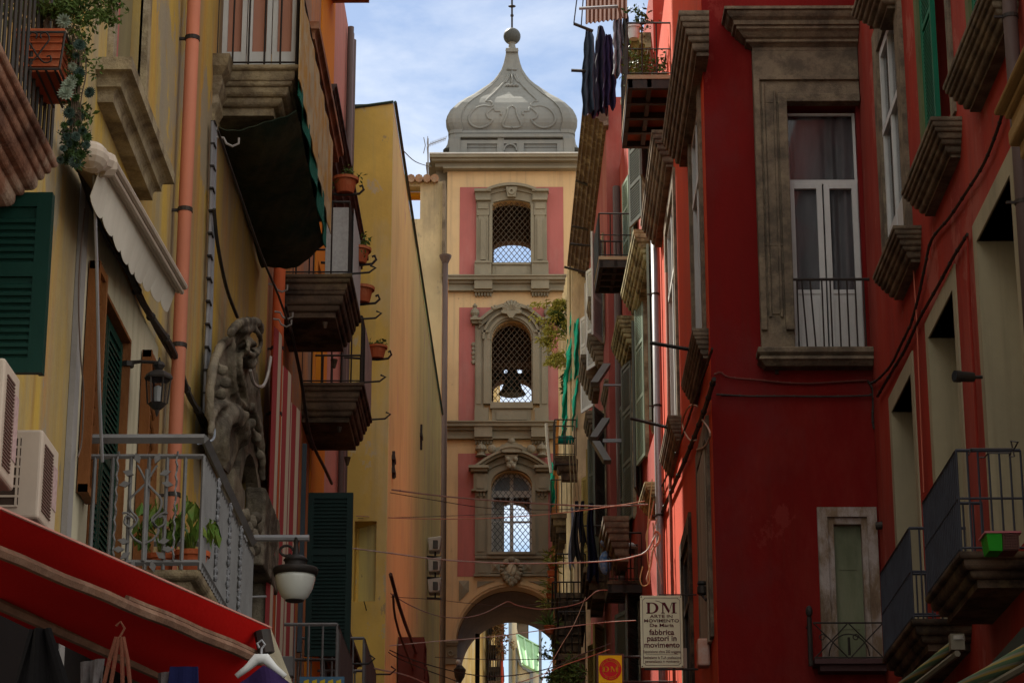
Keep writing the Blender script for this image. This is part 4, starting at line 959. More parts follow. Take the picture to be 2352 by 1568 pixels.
# wall cables of the left side
def cable(lab, pts, r=.012, mt=M_CABLE, cl=False, name='cable', n=4, cat='cable'):
    pts = smooth_path([tuple(p) for p in pts], n); m = MB(); m.tube(pts, r, 5)
    if cl: clips(m, pts, r, 2)
    return tag(m.build(name, mt), lab, cat)
cable('thick bundle of black cables slanting across the yellow wall to the balcony corner', [PX(150,300,-3.1), PX(200,420,-3.1), PX(270,560,-3.12), PX(330,700,-3.12), PX(395,800,-3.1), PX(440,920,-3.12), PX(490,985,-3.12)], .03, M_CABLE, True)
cable('second black cable sagging beside the thick bundle under the cream awning', [PX(160,330,-3.14), PX(230,520,-3.14), PX(300,640,-3.14), PX(360,760,-3.14), PX(410,850,-3.14), PX(465,980,-3.14)], .016, M_CABLE)
cable('thin brown cable hanging down the grey corner strip left of the trellis', [PX(195,480,-3.12), PX(181,640,-3.12), PX(184,800,-3.12), PX(192,900,-3.12), PX(188,1010,-3.12), PX(178,1050,-3.12)], .006, mat('brown_wire', (0.14,0.10,0.08), bump=0))
cable('black cable dropping from the net balcony bracket to the carved stone scroll', [PX(492,480,-3.1), PX(500,560,-3.1), PX(520,660,-3.1), PX(545,728,-3.08)], .02, M_CABLE)
cable('frayed grey cable looping from the carved scroll to the red orange pipe', [PX(575,850,-2.95), PX(583,880,-2.95), PX(603,887,-2.95), PX(615,860,-2.95), PX(622,820,-2.95)], .02, M_CABLEW)
cable('pale blue cable curling above the corner of the grey iron balcony', [PX(478,960,-3.05), PX(492,985,-3.0), PX(488,1010,-2.95), PX(455,1018,-2.9)], .012, mat('bluish_cable', (0.33,0.37,0.42), bump=0))
cable('long black cable strung under the net balcony down to the red orange pipe', [PX(500,300,-2.9), PX(545,430,-2.9), PX(600,585,-2.85), PX(640,680,-2.85), PX(668,760,-2.9)], .014, M_CABLE)
cable('dark cable zigzagging down the orange house towards the insulator', [PX(655,700,-3.05), PX(690,860,-3.05), PX(712,1000,-3.05), PX(748,1080,-3.0), PX(762,1110,-3.0)], .025, M_CABLE)
for i, (px, py, X) in enumerate(((525,330,-2.95),(640,665,-2.9),(650,745,-2.95),(653,728,-2.95))):
    p = PX(px, py, X); m = MB(); m.tube([p+Vector((-.12,0,.07)), p+Vector((-.05,0,.06)), p+Vector((-.02,0,0)), p+Vector((.04,0,-.03)), p+Vector((.1,0,0)), p+Vector((.1,0,.06))], .012, 6)
    tag(m.build('iron_hook', mat('galvanised', (0.30,0.28,0.26), rough=.5, bump=0)), ('large bent iron hook in front of the sooty net', 'iron hook beside the first dark balcony', 'lower eyelet hook beside the red orange pipe', 'upper eyelet hook beside the red orange pipe')[i], 'hook')
# ---- balcony A3 with the netting
z = 12.1; u0, u1 = 23.45, 27.6
m = MB(FL); slab(m, u0, u1, z, .84, ((.05,-.02),(.10,.03),(.05,.06),(.09,.10),(.08,.17),(.08,.26))); b3 = m.build('balcony', M_STONEL, A)
m = MB(FL); loft(m, u0-.12, u0+.1, [(z-.9,.02),(z-.6,.03),(z-.5,.07),(z-.4,.06),(z-.3,.10),(z-.2,.09),(z-.12,.15),(z-.05,.16),(z,.18)]); m.build('bracket', M_STONEL, b3)
m = MB(FL); rail(m, u0+.02, u1-.02, z, .82, 1.05, .16, .010); m.build('railing', M_IRON, b3)
m = MB(FL); m.box(u0+.05, u0+.10, 0, .035, z, z+2.5)
for k in range(3):
    a = .05+.26*k; frame_rect(m, a, a+.25, z+.01, z+2.5, .05, -.02, .02) if False else None
m = MB(fr_front(u0+.12))
for k in range(3): a = XL+.04+.26*k; frame_rect(m, a, a+.25, z+.01, z+2.6, .05, -.02, .02); m.box(a+.05, a+.2, -.01, .012, z+.05, z+.2)
m.build('glazed_screen', M_WHITE, b3, label='white framed glazed screen closing the end of the balcony')
m = MB(fr_front(u0+.16)); m.box(XL+.04, XL+.8, -.004, 0, z+.2, z+2.5); m.build('blind', mat('pinkish_blind', (0.42,0.20,0.13), (0.35,0.17,0.12), streak=.95, scale=5, bump=.1), b3)
m = MB(FL); m.grid(lambda s, q: (u0-.05+(u1-u0+.1)*s, .86+.008*math.sin(s*40), z-.30*(1-q)*(.6+.4*s)+.85*q+.008*math.sin(s*31)), 60, 5)
m.build('canvas_screen', mat('streaky_canvas', (0.42,0.33,0.20), (0.42,0.22,0.05), (0.25,0.20,0.14), streak=.2, scale=3, bump=.2, amt=.8), b3, thick=.01)
m = MB(); 
n0 = (PX(505,285,-3.15), PX(672,205,-2.5)); 
def netf(s, q):   # sagging net from the wall line to the outer slab edge
    yy = 23.65+3.9*s; wall = Vector((XL+.02, yy+.45*s, 11.50+.0*s)); outr = Vector((-2.38, yy-.2*s, 11.70-.16*s))
    p = wall.lerp(outr, q); p.z -= (.10+.04*math.sin(s*9))*math.sin(q*3.14)+.02*math.sin(s*22+q*8)+.012*math.sin(s*47+q*19)*math.sin(q*13)
    return tuple(p)
m.grid(netf, 70, 26); m.build('net_bag', M_BLACKNET, b3, thick=.01)
m = MB(); m.grid(lambda s, q: (-2.36+.02*math.sin(s*25), 23.6+3.75*s, 11.98-.06*s-(.16+.26*s+.02*math.sin(s*17))*q), 50, 4); m.build('green_net', M_NET, b3, thick=.012)
for ua, ub in ((24.0,25.2),(26.0,27.2)): french(A, FL, ua, ub, 12.1, 14.6, -.2)
# ---- carved baroque scroll and portal head
t = thing('carved_portal', 'carved grey stone portal with rocaille scroll crest over a dark doorway', 'portal', (XL, 26.4, ground_z(26)))
FP = FL
def S2(px, py, X=-3.0): p = PX(px, py, X); return (p.y, p.z)
def band(m, pts, X0_, r): m.tube([tuple(PX(px, py, X0_)) for px, py in smooth_path(pts, 4)], r, 8)
m = MB()
body = [(478,1010),(480,900),(486,850),(500,800),(520,778),(545,765),(575,790),(588,850),(596,900),(602,960),(606,1060),(596,1020),(580,985),(562,1000),(545,1040),(525,1090),(500,1060)]
A_ = [PX(x, y, -3.19) for x, y in body]; B_ = [PX(x, y, -3.02) for x, y in body]
va = [m.bm.verts.new(p) for p in A_]; vb = [m.bm.verts.new(p) for p in B_]; m.bm.faces.new(vb); m.bm.faces.new(va[::-1])
for k in range(len(va)): m.bm.faces.new((va[k], va[(k+1) % len(va)], vb[(k+1) % len(va)], vb[k]))
band(m, [(482,960),(482,900),(488,850),(502,805),(522,783),(545,780)], -3.0, .05); band(m, [(484,1000),(490,955),(506,932),(528,930),(545,950)], -2.98, .04)
band(m, [(545,950),(562,975),(580,992),(596,1040),(602,1100)], -2.97, .045); band(m, [(532,790),(533,850),(540,905),(556,930),(572,940)], -2.98, .045)
band(m, [(572,940),(564,900),(553,850),(556,808),(572,795),(586,812),(584,838),(571,840),(567,824)], -2.95, .032)
band(m, [(530,765),(545,745),(566,738),(592,742),(599,762)], -2.90, .05); band(m, [(560,760),(586,758),(599,783),(592,812),(574,812),(568,796),(577,784),(586,792)], -2.88, .032)
band(m, [(546,748),(554,768),(568,776)], -2.93, .04); band(m, [(578,930),(592,975),(600,1020),(603,1070)], -2.94, .045)
band(m, [(500,1060),(497,1010),(506,965),(522,950),(540,965),(552,1005)], -3.03, .13)
for q in ((596,750),(571,828),(562,955),(578,972),(592,1005),(598,1045),(508,905),(512,850),(520,880)): p = PX(q[0], q[1], -2.93); m.ball(tuple(p), .06, 10)
o = m.build('rocaille_scroll', M_STONEG, t, smooth=True)
def erode(o, vox=.022, it=5, st=.035, size=.12):
    q = o.modifiers.new('r', 'REMESH'); q.mode = 'VOXEL'; q.voxel_size = vox
    q = o.modifiers.new('s', 'SMOOTH'); q.iterations = it; q.factor = .6
    tx_ = bpy.data.textures.new('erosion', 'CLOUDS'); tx_.noise_scale = size; q = o.modifiers.new('d', 'DISPLACE'); q.texture = tx_; q.strength = st; q.texture_coords = 'LOCAL'
erode(o)
m = MB(FL)
m.box(24.9, 25.9, -.04, .16, 1.5, 8.2); m.box(28.2, 28.6, -.04, .2, 1.5, 8.0); m.box(24.8, 25.92, .16, .22, 1.5, 3); m.build('jamb', M_STONEG, t)
m = MB(FL); n = 12
for k in range(n):
    a0, a1 = math.pi*k/n, math.pi*(k+1)/n; q = lambda r_, a: (27.05-r_*math.cos(a)*1.15, 7.8+r_*math.sin(a)*1.1)
    m.prism([q(1.0,a0), q(1.2,a0), q(1.2,a1), q(1.0,a1)], -.04, .1, 1)
m.build('arch', M_STONEG, t)
m = MB(FL); m.box(25.9, 28.2, -.32, -.3, 1.0, 8.9); m.build('doorway', M_DARK, t)
m = MB(); 
for q in ((560,1185),(575,1200),(566,1215),(580,1230),(560,1250),(572,1270),(585,1190),(588,1215),(585,1260)): p = PX(q[0], q[1], -2.96); m.ball(tuple(p), .08, 9); m.tube([p+Vector((0,-.08,0)), p+Vector((.04,0,.07)), p+Vector((0,.08,0))], .03, 5)
m.box(-3.19, -2.96, 27.2, 28.9, 7.7, 8.6); o = m.build('capital', M_STONEG, t, smooth=True); erode(o)
# ---- street lamp hung over the street
pl = PX(678, 1330, -2.35); t = thing('street_lamp', 'street lamp with white glass bowl and black cap hanging from an iron arm', 'street lamp', (XL, pl.y, pl.z))
sc = (PX(729,1300,-2.35)-PX(628,1300,-2.35)).length/2 if False else .0
D_ = (pl-CAM).dot(c_f); r_ = 50*D_/FPX
c = (pl.x, pl.y, pl.z); k = r_
m = MB(); m.lathe([(k*.32,-k*1.0),(k*.42,-k*.97),(k*.62,-k*.8),(k*.82,-k*.4),(k*.92,k*.0),(k*.93,k*.22)], c, 32); m.build('bowl', mat('opal_glass', (0.62,0.64,0.58), rough=.25, bump=0, scale=.1, spec=.5), t, smooth=True)
m = MB(); m.lathe([(k*.90,k*.2),(k*.98,k*.16),(k*1.05,k*.42),(k*1.02,k*.52),(k*.6,k*.56),(k*.5,k*.66),(k*.5,k*.86),(k*.57,k*.88),(k*.50,k*1.0),(k*.36,k*1.1),(k*.12,k*1.14)], c, 32); m.build('cap', M_IRON, t, smooth=True); m = MB(); m.lathe([(k*.34,-k*1.04),(k*.44,-k*1.0),(k*.42,-k*.95)], c, 24); m.build('base_ring', M_IRON, t, smooth=True)
m = MB(); m.tube([(c[0],c[1],c[2]+k*1.1), (c[0],c[1],c[2]+k*1.65), (c[0],c[1],c[2]+k*1.95)], [.04,.022,.04], 8); m.tube([(c[0]-.03-k*.3+k*.3*math.cos(a), c[1], c[2]+k*1.35+k*.24*math.sin(a)) for a in [i*.5 for i in range(12)]], .015, 6); m.build('stem', M_IRON, t)
a0, a1 = PY(575, 1235, pl.y), PY(710, 1235, pl.y)
m = MB(); m.tube([(XL, pl.y, a0.z), (a0.x, pl.y, a0.z), (a1.x, pl.y, a1.z)], .035, 8); m.tube([(XL, pl.y, a0.z-.62), (c[0]-k*1.3, pl.y+.01, a0.z-.60)], .012, 6); m.build('arm', M_PIPEG, t)
# ---- striped curtain on the orange house
t = thing('striped_curtain', 'red and cream striped sun curtain hanging down the orange house wall', 'curtain', (-3.0, 31.5, 5))
ct, cb = L(648, 965, -3.0), L(640, 1430, -3.0); c1, c2 = L(645, 900, -2.98)[0], L(690, 1200, -2.98)[0]
m = MB(); m.grid(lambda s, q: (-3.02+.06*math.sin(s*16)*(1-.4*q), c1-.6+(c2-c1+.4)*s, 10.8-.25*s-(10.8-5.4)*q), 50, 3)
m.build('cloth', stripes('red_cream_stripes', (0.50,0.42,0.30), (0.30,0.03,0.03), 1, 3.1), t, thick=.008)
# ================================================================ building B: orange house
B = thing('apartment_building', 'flaking orange house in the middle of the left side with sooty moulded balconies', 'house', (XL, 33, ground_z(33)))
m = MB(FL); panel(m, 28.9, 35.2, 0, 21.5, [(30.4,31.6,12.15,14.6),(29.9,31.1,16.2,18.6),(33.9,34.9,5.9,8.3)], .35); m.box(28.9, 35.2, -9, -.655, 0, 21.4); m.build('wall', M_ORW, B)
m = MB(FL); panel(m, 35.2, 37.6, 0, 21.5, [(35.6,36.6,11.9,14.3)], .35, d=.02); m.box(35.2, 37.6, -9, -.655, 0, 21.4); m.build('wall', M_ORB, B, label='bright orange strip of wall')
french(B, FL, 30.4, 31.6, 12.15, 14.6); french(B, FL, 35.6, 36.6, 11.9, 14.3)
sooty = ((.05,-.03),(.06,.0),(.09,.04),(.05,.06),(.12,.09),(.08,.14),(.07,.19))
def hookpot(px, py, Y, lab, r_=.16, plant=True):
    p = PY(px, py, Y); t = thing('flower_pot', lab, 'flower pot', tuple(p), 'terracotta pots hooked on the left balconies')
    m = MB(); pot(m, (p.x, p.y, p.z), r_, r_*1.35); m.build('pot', M_POT, t)
    m = MB(); m.tube([(p.x-.5, p.y, p.z+.02), (p.x, p.y, p.z-.02), (p.x+r_*1.2, p.y, p.z+.0), (p.x+r_*1.55, p.y, p.z+.06), (p.x+r_*1.4, p.y, p.z+.12), (p.x+r_*1.2, p.y, p.z+.10)], .018, 6); m.build('hook', M_IRON, t)
    if plant:
        m = MB(); foliage(m, (p.x+.02, p.y, p.z+r_*1.6), r_*1.0, r_, r_*.7, 60, .07, 6); m.build('foliage', M_LEAFS[0], t)
def dark_balcony(Bd, u0, u1, z, dep, cl=True, boards=False):
    m = MB(FL); slab(m, u0, u1, z, dep, sooty); b = m.build('balcony', M_SLAB, Bd)
    m = MB(FL); rail(m, u0+.02, u1-.02, z, dep-.02, 1.0, .2 if not boards else .15, .011)
    m.build('railing', M_IRON, b)
    m = MB(FL); m.tube([(u0, dep*.9, z), (u0-.02, dep+.25, z+.02), (u0, dep+.33, z+.09), (u0, dep+.26, z+.12)], .014, 6); m.build('scroll_hook', M_IRON, b); m = MB(FL); m.tube([(u1, dep*.9, z), (u1, dep+.22, z+.02), (u1, dep+.3, z+.09), (u1, dep+.23, z+.12)], .014, 6); m.build('scroll_hook', M_IRON, b)
    m = MB(FL); m.tube([(u0+.15, dep-.32, z-.6), (u0+.15, dep-.32, z-.68)], [.04,.02], 8); m.build('pendant', M_SLAB, b); m = MB(FL); m.tube([(u1-.1, dep-.32, z-.6), (u1-.1, dep-.32, z-.72)], [.05,.02], 8); m.build('pendant', M_SLAB, b)
    return b
b = dark_balcony(B, 30.1, 31.95, 12.15, .92)
m = MB(FL); m.box(30.5, 31.9, .925, .93, 12.2, 13.2) ; m.build('mesh_screen', mat('pale_mesh', (0.42,0.42,0.40), (0.3,0.3,0.29), scale=30, bump=0, rough=.6), b)
m = MB(fr_front(30.32)); m.box(-2.62, -2.32, -.003, .003, 12.2, 13.15); m.build('mesh_screen', MATS['pale_mesh'], b)
b = dark_balcony(B, 33.6, 35.5, 11.75, .86, boards=True)
m = MB(FL); m.box(34.0, 35.45, .865, .872, 11.8, 12.7); m.build('board_screen', mat('board_grey', (0.30,0.22,0.19), (0.2,0.15,0.13), streak=0, scale=5, bump=.2), b)
hookpot(793, 445, 31.2, 'terracotta pot with red flowering plant hooked high beside the dark eaves')
hookpot(822, 606, 31.6, 'terracotta pot hooked on the first dark balcony at floor height')
hookpot(829, 696, 33.0, 'wide empty terracotta bowl between the two dark balconies', .17, False)
hookpot(866, 823, 36.0, 'terracotta pot hooked on the far end of the second dark balcony', .14)
# brown cornices of upper windows, and a high balcony above
m = MB(FL); cornice(m, 29.4, 32.6, 14.5, ((.18,.2),(.12,.3),(.10,.34),(.12,.5),(.1,.56)), (1, 1)); m.build('window_hood', M_BROWN, B)
m = MB(FL); cornice(m, 28.95, 31.9, 17.3, ((.14,.2),(.12,.35),(.15,.55))); m.build('window_hood', M_BROWN, B)
m = MB(FL); slab(m, 34.0, 37.2, 19.6, .8, ((.08,0),(.12,.08),(.12,.18))); bb = m.build('balcony', M_BROWN, B)
m = MB(FL)
for k in range(9):
    u = 34.1+k*.38; m.tube([(u, .78, 19.6), (u, 1.0, 19.75), (u, 1.05, 20.0), (u, .9, 20.3), (u, .8, 20.6)], .018, 5)
for zz, dd in ((19.65,.85),(20.0,1.05),(20.6,.8)): m.tube([(34.0, dd, zz), (37.2, dd, zz)], .018, 5)
m.build('railing', M_IRON, bb)
# dark long cornice belt between orange and pink houses
C = thing('apartment_building', 'pale pink house beyond the orange one with a long dark cornice and striped pipes', 'house', (XL, 39.5, ground_z(39)))
m = MB(FL); panel(m, 37.6, 41.15, 0, 20.6, [(38.3,39.4,6.9,9.0)], .35, d=-.01); m.box(37.6, 41.15, -9, -.67, 0, 20.5); m.build('wall', M_PINKW, C)
m = MB(FL); cornice(m, 33.2, 40.7, 15.6, ((.10,.10),(.12,.16),(.14,.26),(.10,.34),(.06,.40),(.05,.44)), (0, 0)); m.build('cornice_belt', mat('dark_painted_wood', (0.075,0.055,0.052), (0.05,0.038,0.036), (0.2,0.15,0.13), streak=0, scale=4, bump=.3), C)
for k, (yy, rr, mt_) in enumerate(((40.35,.055,M_PIPEB),(40.62,.045,mat('mauve_pipe', (0.20,0.14,0.15), bump=.1)),(40.9,.06,M_PIPEB))):
    pipe(('first brown pipe of three at the end of the pink house', 'thin mauve pipe between two brown ones on the pink house', 'outermost brown pipe at the corner of the pink house')[k], [(XL+.07, yy, 20.4), (XL+.07, yy, 3.8)], rr, mt_)
# classical window head seen behind the second balcony
m = MB(FL); cornice(m, 37.9, 39.8, 9.1, ((.1,.05),(.1,.15),(.14,.28),(.12,.1),(.12,.04))); m.build('window_hood', mat('pale_stone', (0.5,0.45,0.36), (0.35,0.3,0.22), bump=.3), C)
# ---- dark green shutters standing open on the orange house
for (pa, pb, Y, lab) in (((722,1132),(806,1420),30.5,'a'),):
    a, b_ = PY(pa[0], pa[1], 32.2), PY(pb[0], pb[1], 32.2)
    m = MB(fr_front(32.2)); louvre(m, XL+.27, b_.x, b_.z-.5, a.z, -.03, .03, .08, .05, mids=((a.z+b_.z)/2,)); sh_ = m.build('open_shutter', M_GREENK, B)
    m = MB(fr_front(31.9)); m.box(XL+.20, XL+.26, -.03, .03, b_.z-.5, a.z+.6); m.build('open_shutter', mat('blue_grey_paint', (0.06,0.075,0.085), bump=.1), B)
# ---- lower balconies of the orange and pink houses (behind the lamp)
def low_balcony(Bd, u0, u1, z, dep, scr=True):
    m = MB(FL); slab(m, u0, u1, z, dep, ((.06,0),(.1,.05),(.1,.12),(.1,.2),(.12,.3))); b = m.build('balcony', M_SLAB, Bd)
    m = MB(FL); rail(m, u0+.02, u1-.02, z, dep-.02, 1.05, .16, .013, rr=.022); m.build('railing', M_GREYIRON, b)
    if scr: m = MB(FL); m.box(u0+.2, u1-.03, dep-.005, dep+.01, z+.03, z+1.0); m.build('board_screen', mat('brown_grey_board', (0.10,0.075,0.068), (0.07,0.05,0.045), streak=.9, scale=8, bump=.2), b)
    m = MB(FL); m.tube([(u1, dep*.9, z+1.0), (u1, dep+.22, z+1.0), (u1, dep+.3, z+1.07), (u1, dep+.23, z+1.12)], .014, 6); m.build('scroll_hook', M_IRON, b); m = MB(FL); m.tube([(u0, dep*.9, z+.02), (u0, dep+.22, z+.02), (u0, dep+.3, z+.09), (u0, dep+.23, z+.13)], .014, 6); m.build('scroll_hook', M_IRON, b)
    return b
low_balcony(B, 30.0, 32.4, PX(700,1480,-2.35).z, .88)
low_balcony(B, 34.6, 37.2, 7.25, .9)
m = MB(FL); cornice(m, 36.0, 39.5, 8.55, ((.1,.1),(.1,.25),(.12,.42),(.06,.5))); m.build('window_hood', M_SLAB, B)
# blue and yellow shop board at the bottom, under the balcony
p0, p1 = PY(688, 1553, 27.5), PY(790, 1600, 27.5)
t = thing('shop_board', 'blue shop board with yellow lettering peeking in at the bottom behind the awning', 'sign', (p0.x, 27.5, p1.z))
m = MB(fr_front(27.5)); m.box(p0.x, p1.x, -.05, 0, p1.z, p0.z); m.build('board', mat('blue_board', (0.08,0.16,0.24), (0.05,0.10,0.16), scale=6, bump=.1), t)
m = MB(fr_front(27.5))
for k in range(5): xx = p0.x+.05+.09*k; m.prism([(xx, p0.z-.14),(xx,p0.z-.05),(xx+.055,p0.z-.03),(xx+.06,p0.z-.14)], .001, .01)
m.build('lettering', mat('yellow_letter', (0.6,0.42,0.03), bump=0), t)
# small grey spotlight on the portal
p = PX(655, 1530, -2.9)
m = MB(); m.box(p.x-.09, p.x+.1, p.y-.05, p.y+.12, p.z-.12, p.z+.12); m.tube([(XL, p.y+.03, p.z), (p.x, p.y+.03, p.z)], .02, 6)
tag(m.build('floodlight', M_GREYIRON, None, bevel=.015), 'grey floodlight box on the wall above the tip of the red awning', 'floodlight')
# ================================================================ ochre building with the long side wall
XS = -2.4
D = thing('apartment_building', 'tall blank ochre house whose long sunny side wall runs to the bell tower', 'house', (XS, 55, ground_z(55)))
m = MB(fr_front(41.2)); zt0 = 19.3
panel(m, -9.5, XS-.004, 0, zt0-.25, [(PY(815,1200,41.2).x, PY(865,1200,41.2).x, PY(860,1380,41.2).z, PY(860,1196,41.2).z)], .5)
m.prism([(-9.5, zt0-.25), (XS-.004, zt0-.25), (XS-.004, zt0), (-3.4, zt0-.16), (-9.5, zt0-.5)], -.8, 0, 1)
m.build('wall', M_OCH, D)
m = MB()
zt1 = 20.75; Ye = 66.5
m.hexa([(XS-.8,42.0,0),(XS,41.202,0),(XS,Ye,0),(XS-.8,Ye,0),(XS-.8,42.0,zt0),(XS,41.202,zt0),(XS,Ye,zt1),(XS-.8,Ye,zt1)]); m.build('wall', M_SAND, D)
m = MB(); m.hexa([(-9,42.2,0),(XS-.8,42.2,0),(XS-.8,Ye,0),(-9,Ye,0),(-9,42.2,zt0-.6),(XS-.8,42.2,zt0-.2),(XS-.8,Ye,zt1-.2),(-9,Ye,zt1-.6)]); m.build('rear_mass', M_OCH, D)
m = MB(); m.tube([(XS+.03, 41.2, zt0+.02), (XS+.03, Ye, zt1+.02)], .03, 4); m.tube([(-9, 41.18, zt0-.42), (-3.4, 41.18, zt0-.13), (XS, 41.18, zt0+.02)], .025, 4); m.build('roof_edge', mat('green_grey_flashing', (0.05,0.10,0.075), (0.07,0.06,0.05), bump=.1), D)
# wall anchors
for k, (px, py, s_) in enumerate(((966,1002,.3),(902,1055,.16),(902,1085,.1))):
    p = PX(px, py, XS+.01); m = MB(); m.box(XS+.002, XS+.05, p.y-.05, p.y+.05, p.z-s_, p.z+s_*.9); m.box(XS+.002, XS+.06, p.y-.18, p.y+.2, p.z-.04, p.z+.04)
    tag(m.build('wall_anchor', M_IRON), ('rusty tie plate high on the sandy side wall', 'cross shaped anchor near the corner of the sandy wall', 'small flat anchor below the cross shaped one')[k], 'anchor')
# floodlights near the tower on that wall
for k, (py) in enumerate((1255, 1303, 1350)):
    p = PX(1005, py, XS+.25); t = thing('floodlight', ('top', 'middle', 'lowest')[k] + ' of three white floodlights stacked on the sandy wall beside the tower', 'floodlight', tuple(p), 'floodlights beside the tower')
    m = MB(); m.hexa([(p.x-.2,p.y-.2,p.z-.14),(p.x+.05,p.y-.25,p.z-.14),(p.x+.05,p.y+.2,p.z-.14),(p.x-.2,p.y+.2,p.z-.14),(p.x-.24,p.y-.24,p.z+.17),(p.x+.1,p.y-.3,p.z+.2),(p.x+.1,p.y+.24,p.z+.2),(p.x-.24,p.y+.24,p.z+.17)]); m.build('housing', mat('off_white_enamel', (0.55,0.53,0.46), (0.4,0.36,0.3), scale=3, bump=.05), t, bevel=.02)
    m = MB(); m.box(p.x-.1, p.x+.02, p.y-.27, p.y-.245, p.z-.1, p.z+.1); m.build('lens', M_GLASS, t)
    m = MB(); m.tube([(XS, p.y-.1, p.z-.28), (p.x-.4, p.y-.1, p.z-.26), (p.x+.1, p.y-.1, p.z-.28)], .03, 5); m.tube([(p.x-.05,p.y-.1,p.z-.28),(p.x-.05,p.y-.1,p.z-.1)], .02, 5); m.build('arm', M_IRON, t)
# brown shop shutters low on the sandy wall
for k, (px, py, pz) in enumerate(((912, 1462, 1568), (935, 1530, 1600))):
    a = PX(px, py, XS); b_ = PX(px+20, pz, XS)
    m = MB(fr_left(XS)); louvre(m, a.y, a.y+.05+1.1, a.z-2.2, a.z, .02, .5 if k == 0 else .4, .07, .12)
    tag(m.build('folded_shutter', mat('dark_red_shutter', (0.12,0.035,0.025), (0.07,0.025,0.02), bump=.2)), ('dark red folded shutter low on the sandy wall', 'second dark red folded shutter further along the sandy wall')[k], 'shutter')
# iron props and strut wires by the sandy wall
cable('rusty stay slanting down the sandy wall from its bracket', [PX(897,1318,XS+.35), PX(930,1430,XS+.35), PX(992,1590,XS+.35)], .03, mat('rusty_iron', (0.10,0.06,0.045), bump=.2))
cable('thin rusty stay beside the dark red shutter', [PX(903,1365,XS+.3), PX(916,1450,XS+.3), PX(975,1600,XS+.3)], .02, MATS['rusty_iron'])
# ================================================================ beige building beside the tower
YBg = 72.0
G = thing('apartment_building', 'beige house with tiled eaves and an open loggia hole, wedged left of the bell tower', 'house', (-4, YBg, ground_z(YBg)))
def BG(px, py): p = PY(px, py, YBg); return (p.x, p.z)
xh0, xh1 = BG(925,470)[0], BG(965,470)[0]; zh0, zh1 = BG(950,503)[1], BG(950,428)[1]; xr = BG(1016,500)[0]; zt = BG(980,417)[1]
m = MB(fr_front(YBg)); m.box(-9, xh0, -.5, 0, 0, zt); m.box(xh0, xh1, -.5, 0, 0, zh0); m.box(xh0, xh1, -.5, 0, zh1, zt); m.box(xh1, xr, -.5, 0, 0, zt); m.build('wall', M_BEIGE, G)
m = MB(fr_front(YBg)); m.box(xh0, xh1, -.9, -.505, zh1-.12, zh1); m.build('lintel', mat('orange_lintel', (0.66,0.30,0.02), bump=.1), G)
m = MB(); m.box(xr-.5, xr, YBg+.5, YBg+6, 0, zt-1.2); m.box(-9, xr-.5, YBg+5.5, YBg+6, 0, zh0-1); m.build('side_wall', M_ORB, G)
m = MB()
for k in range(26):
    xx = -8.5+k*.245
    if xx < xr-.1: m.tube([(xx, YBg-.25, zt+.02), (xx, YBg+.6, zt+.14)], .13, 8)
m.build('roof_tiles', M_ROOFT, G)
m = MB(); m.box(xr+.0, xr+.09, YBg-.2, YBg+.9, zt-3.2, zt-.05); m.build('gutter', M_STONE, G)
pipe('long brown drainpipe in the gap between sandy wall and bell tower', [tuple(PX(1019, 600, XS)), (XS-.02, 68.2, 8.0)] if False else [tuple(PY(1023, 598, 71.6)), tuple(PY(1016, 1590, 71.6))], .085, M_PIPEB)
m = MB(); p = PY(1023, 598, 71.6); m.lathe([(.09,-.1),(.18,.1),(.19,.16)], tuple(p), 10); tag(m.build('rain_hopper', M_PIPEB), 'funnel shaped rain hopper on top of the long brown drainpipe', 'hopper')
# ---- tv aerial on the tower cornice
p = PY(984, 375, YT-.6); top = PY(983, 318, YT-.6)
t = thing('tv_aerial', 'spiky television aerial on a thin mast left of the dome', 'aerial', tuple(p))
m = MB(); m.tube([p+Vector((0,0,-.8)), top], .03, 6); m.build('mast', M_PIPEG, t)
m = MB(); e = PY(1024, 318, YT-.6); a_ = PY(981, 334, YT-.6); m.tube([a_, e], .016, 5)
for k in range(11): q = a_.lerp(e, .15+.085*k); m.tube([q+Vector((-.03,-.12,-.14)), q+Vector((.03,.12,.14))], .011, 4)
for k in (-1, 1): m.tube([a_+Vector((-.06,0,.0)), a_+Vector((-.12,0,.3*k))], .014, 4); m.tube([a_+Vector((.0,0,.05*k)), a_+Vector((.02,0,.34*k))], .012, 4)
m.build('yagi', M_PIPEG, t)
cable('thin wire running from the aerial down to the left roofs', [PY(984,382,YT-.6), PY(955,372,60), PY(928,348,50)], .012, M_CABLE)
# unseen blocks added to cut off the sun; their gap lets a strip through
sun_blocker = thing('apartment_building', 'unseen tall block added behind the pink house to shade the right walls', 'house', (-10, 52, ground_z(52)))
m = MB(); m.box(-12, -9.3, 43, 62.2, 0, 52); m.build('wall', M_BEIGE, sun_blocker)
sun_blocker = thing('apartment_building', 'unseen tall block added behind the far end of the ochre house to cut off the sun', 'house', (-10, 80, ground_z(80)))
m = MB(); m.box(-12, -9.3, 75.5, 92, 0, 52); m.build('wall', M_BEIGE, sun_blocker)
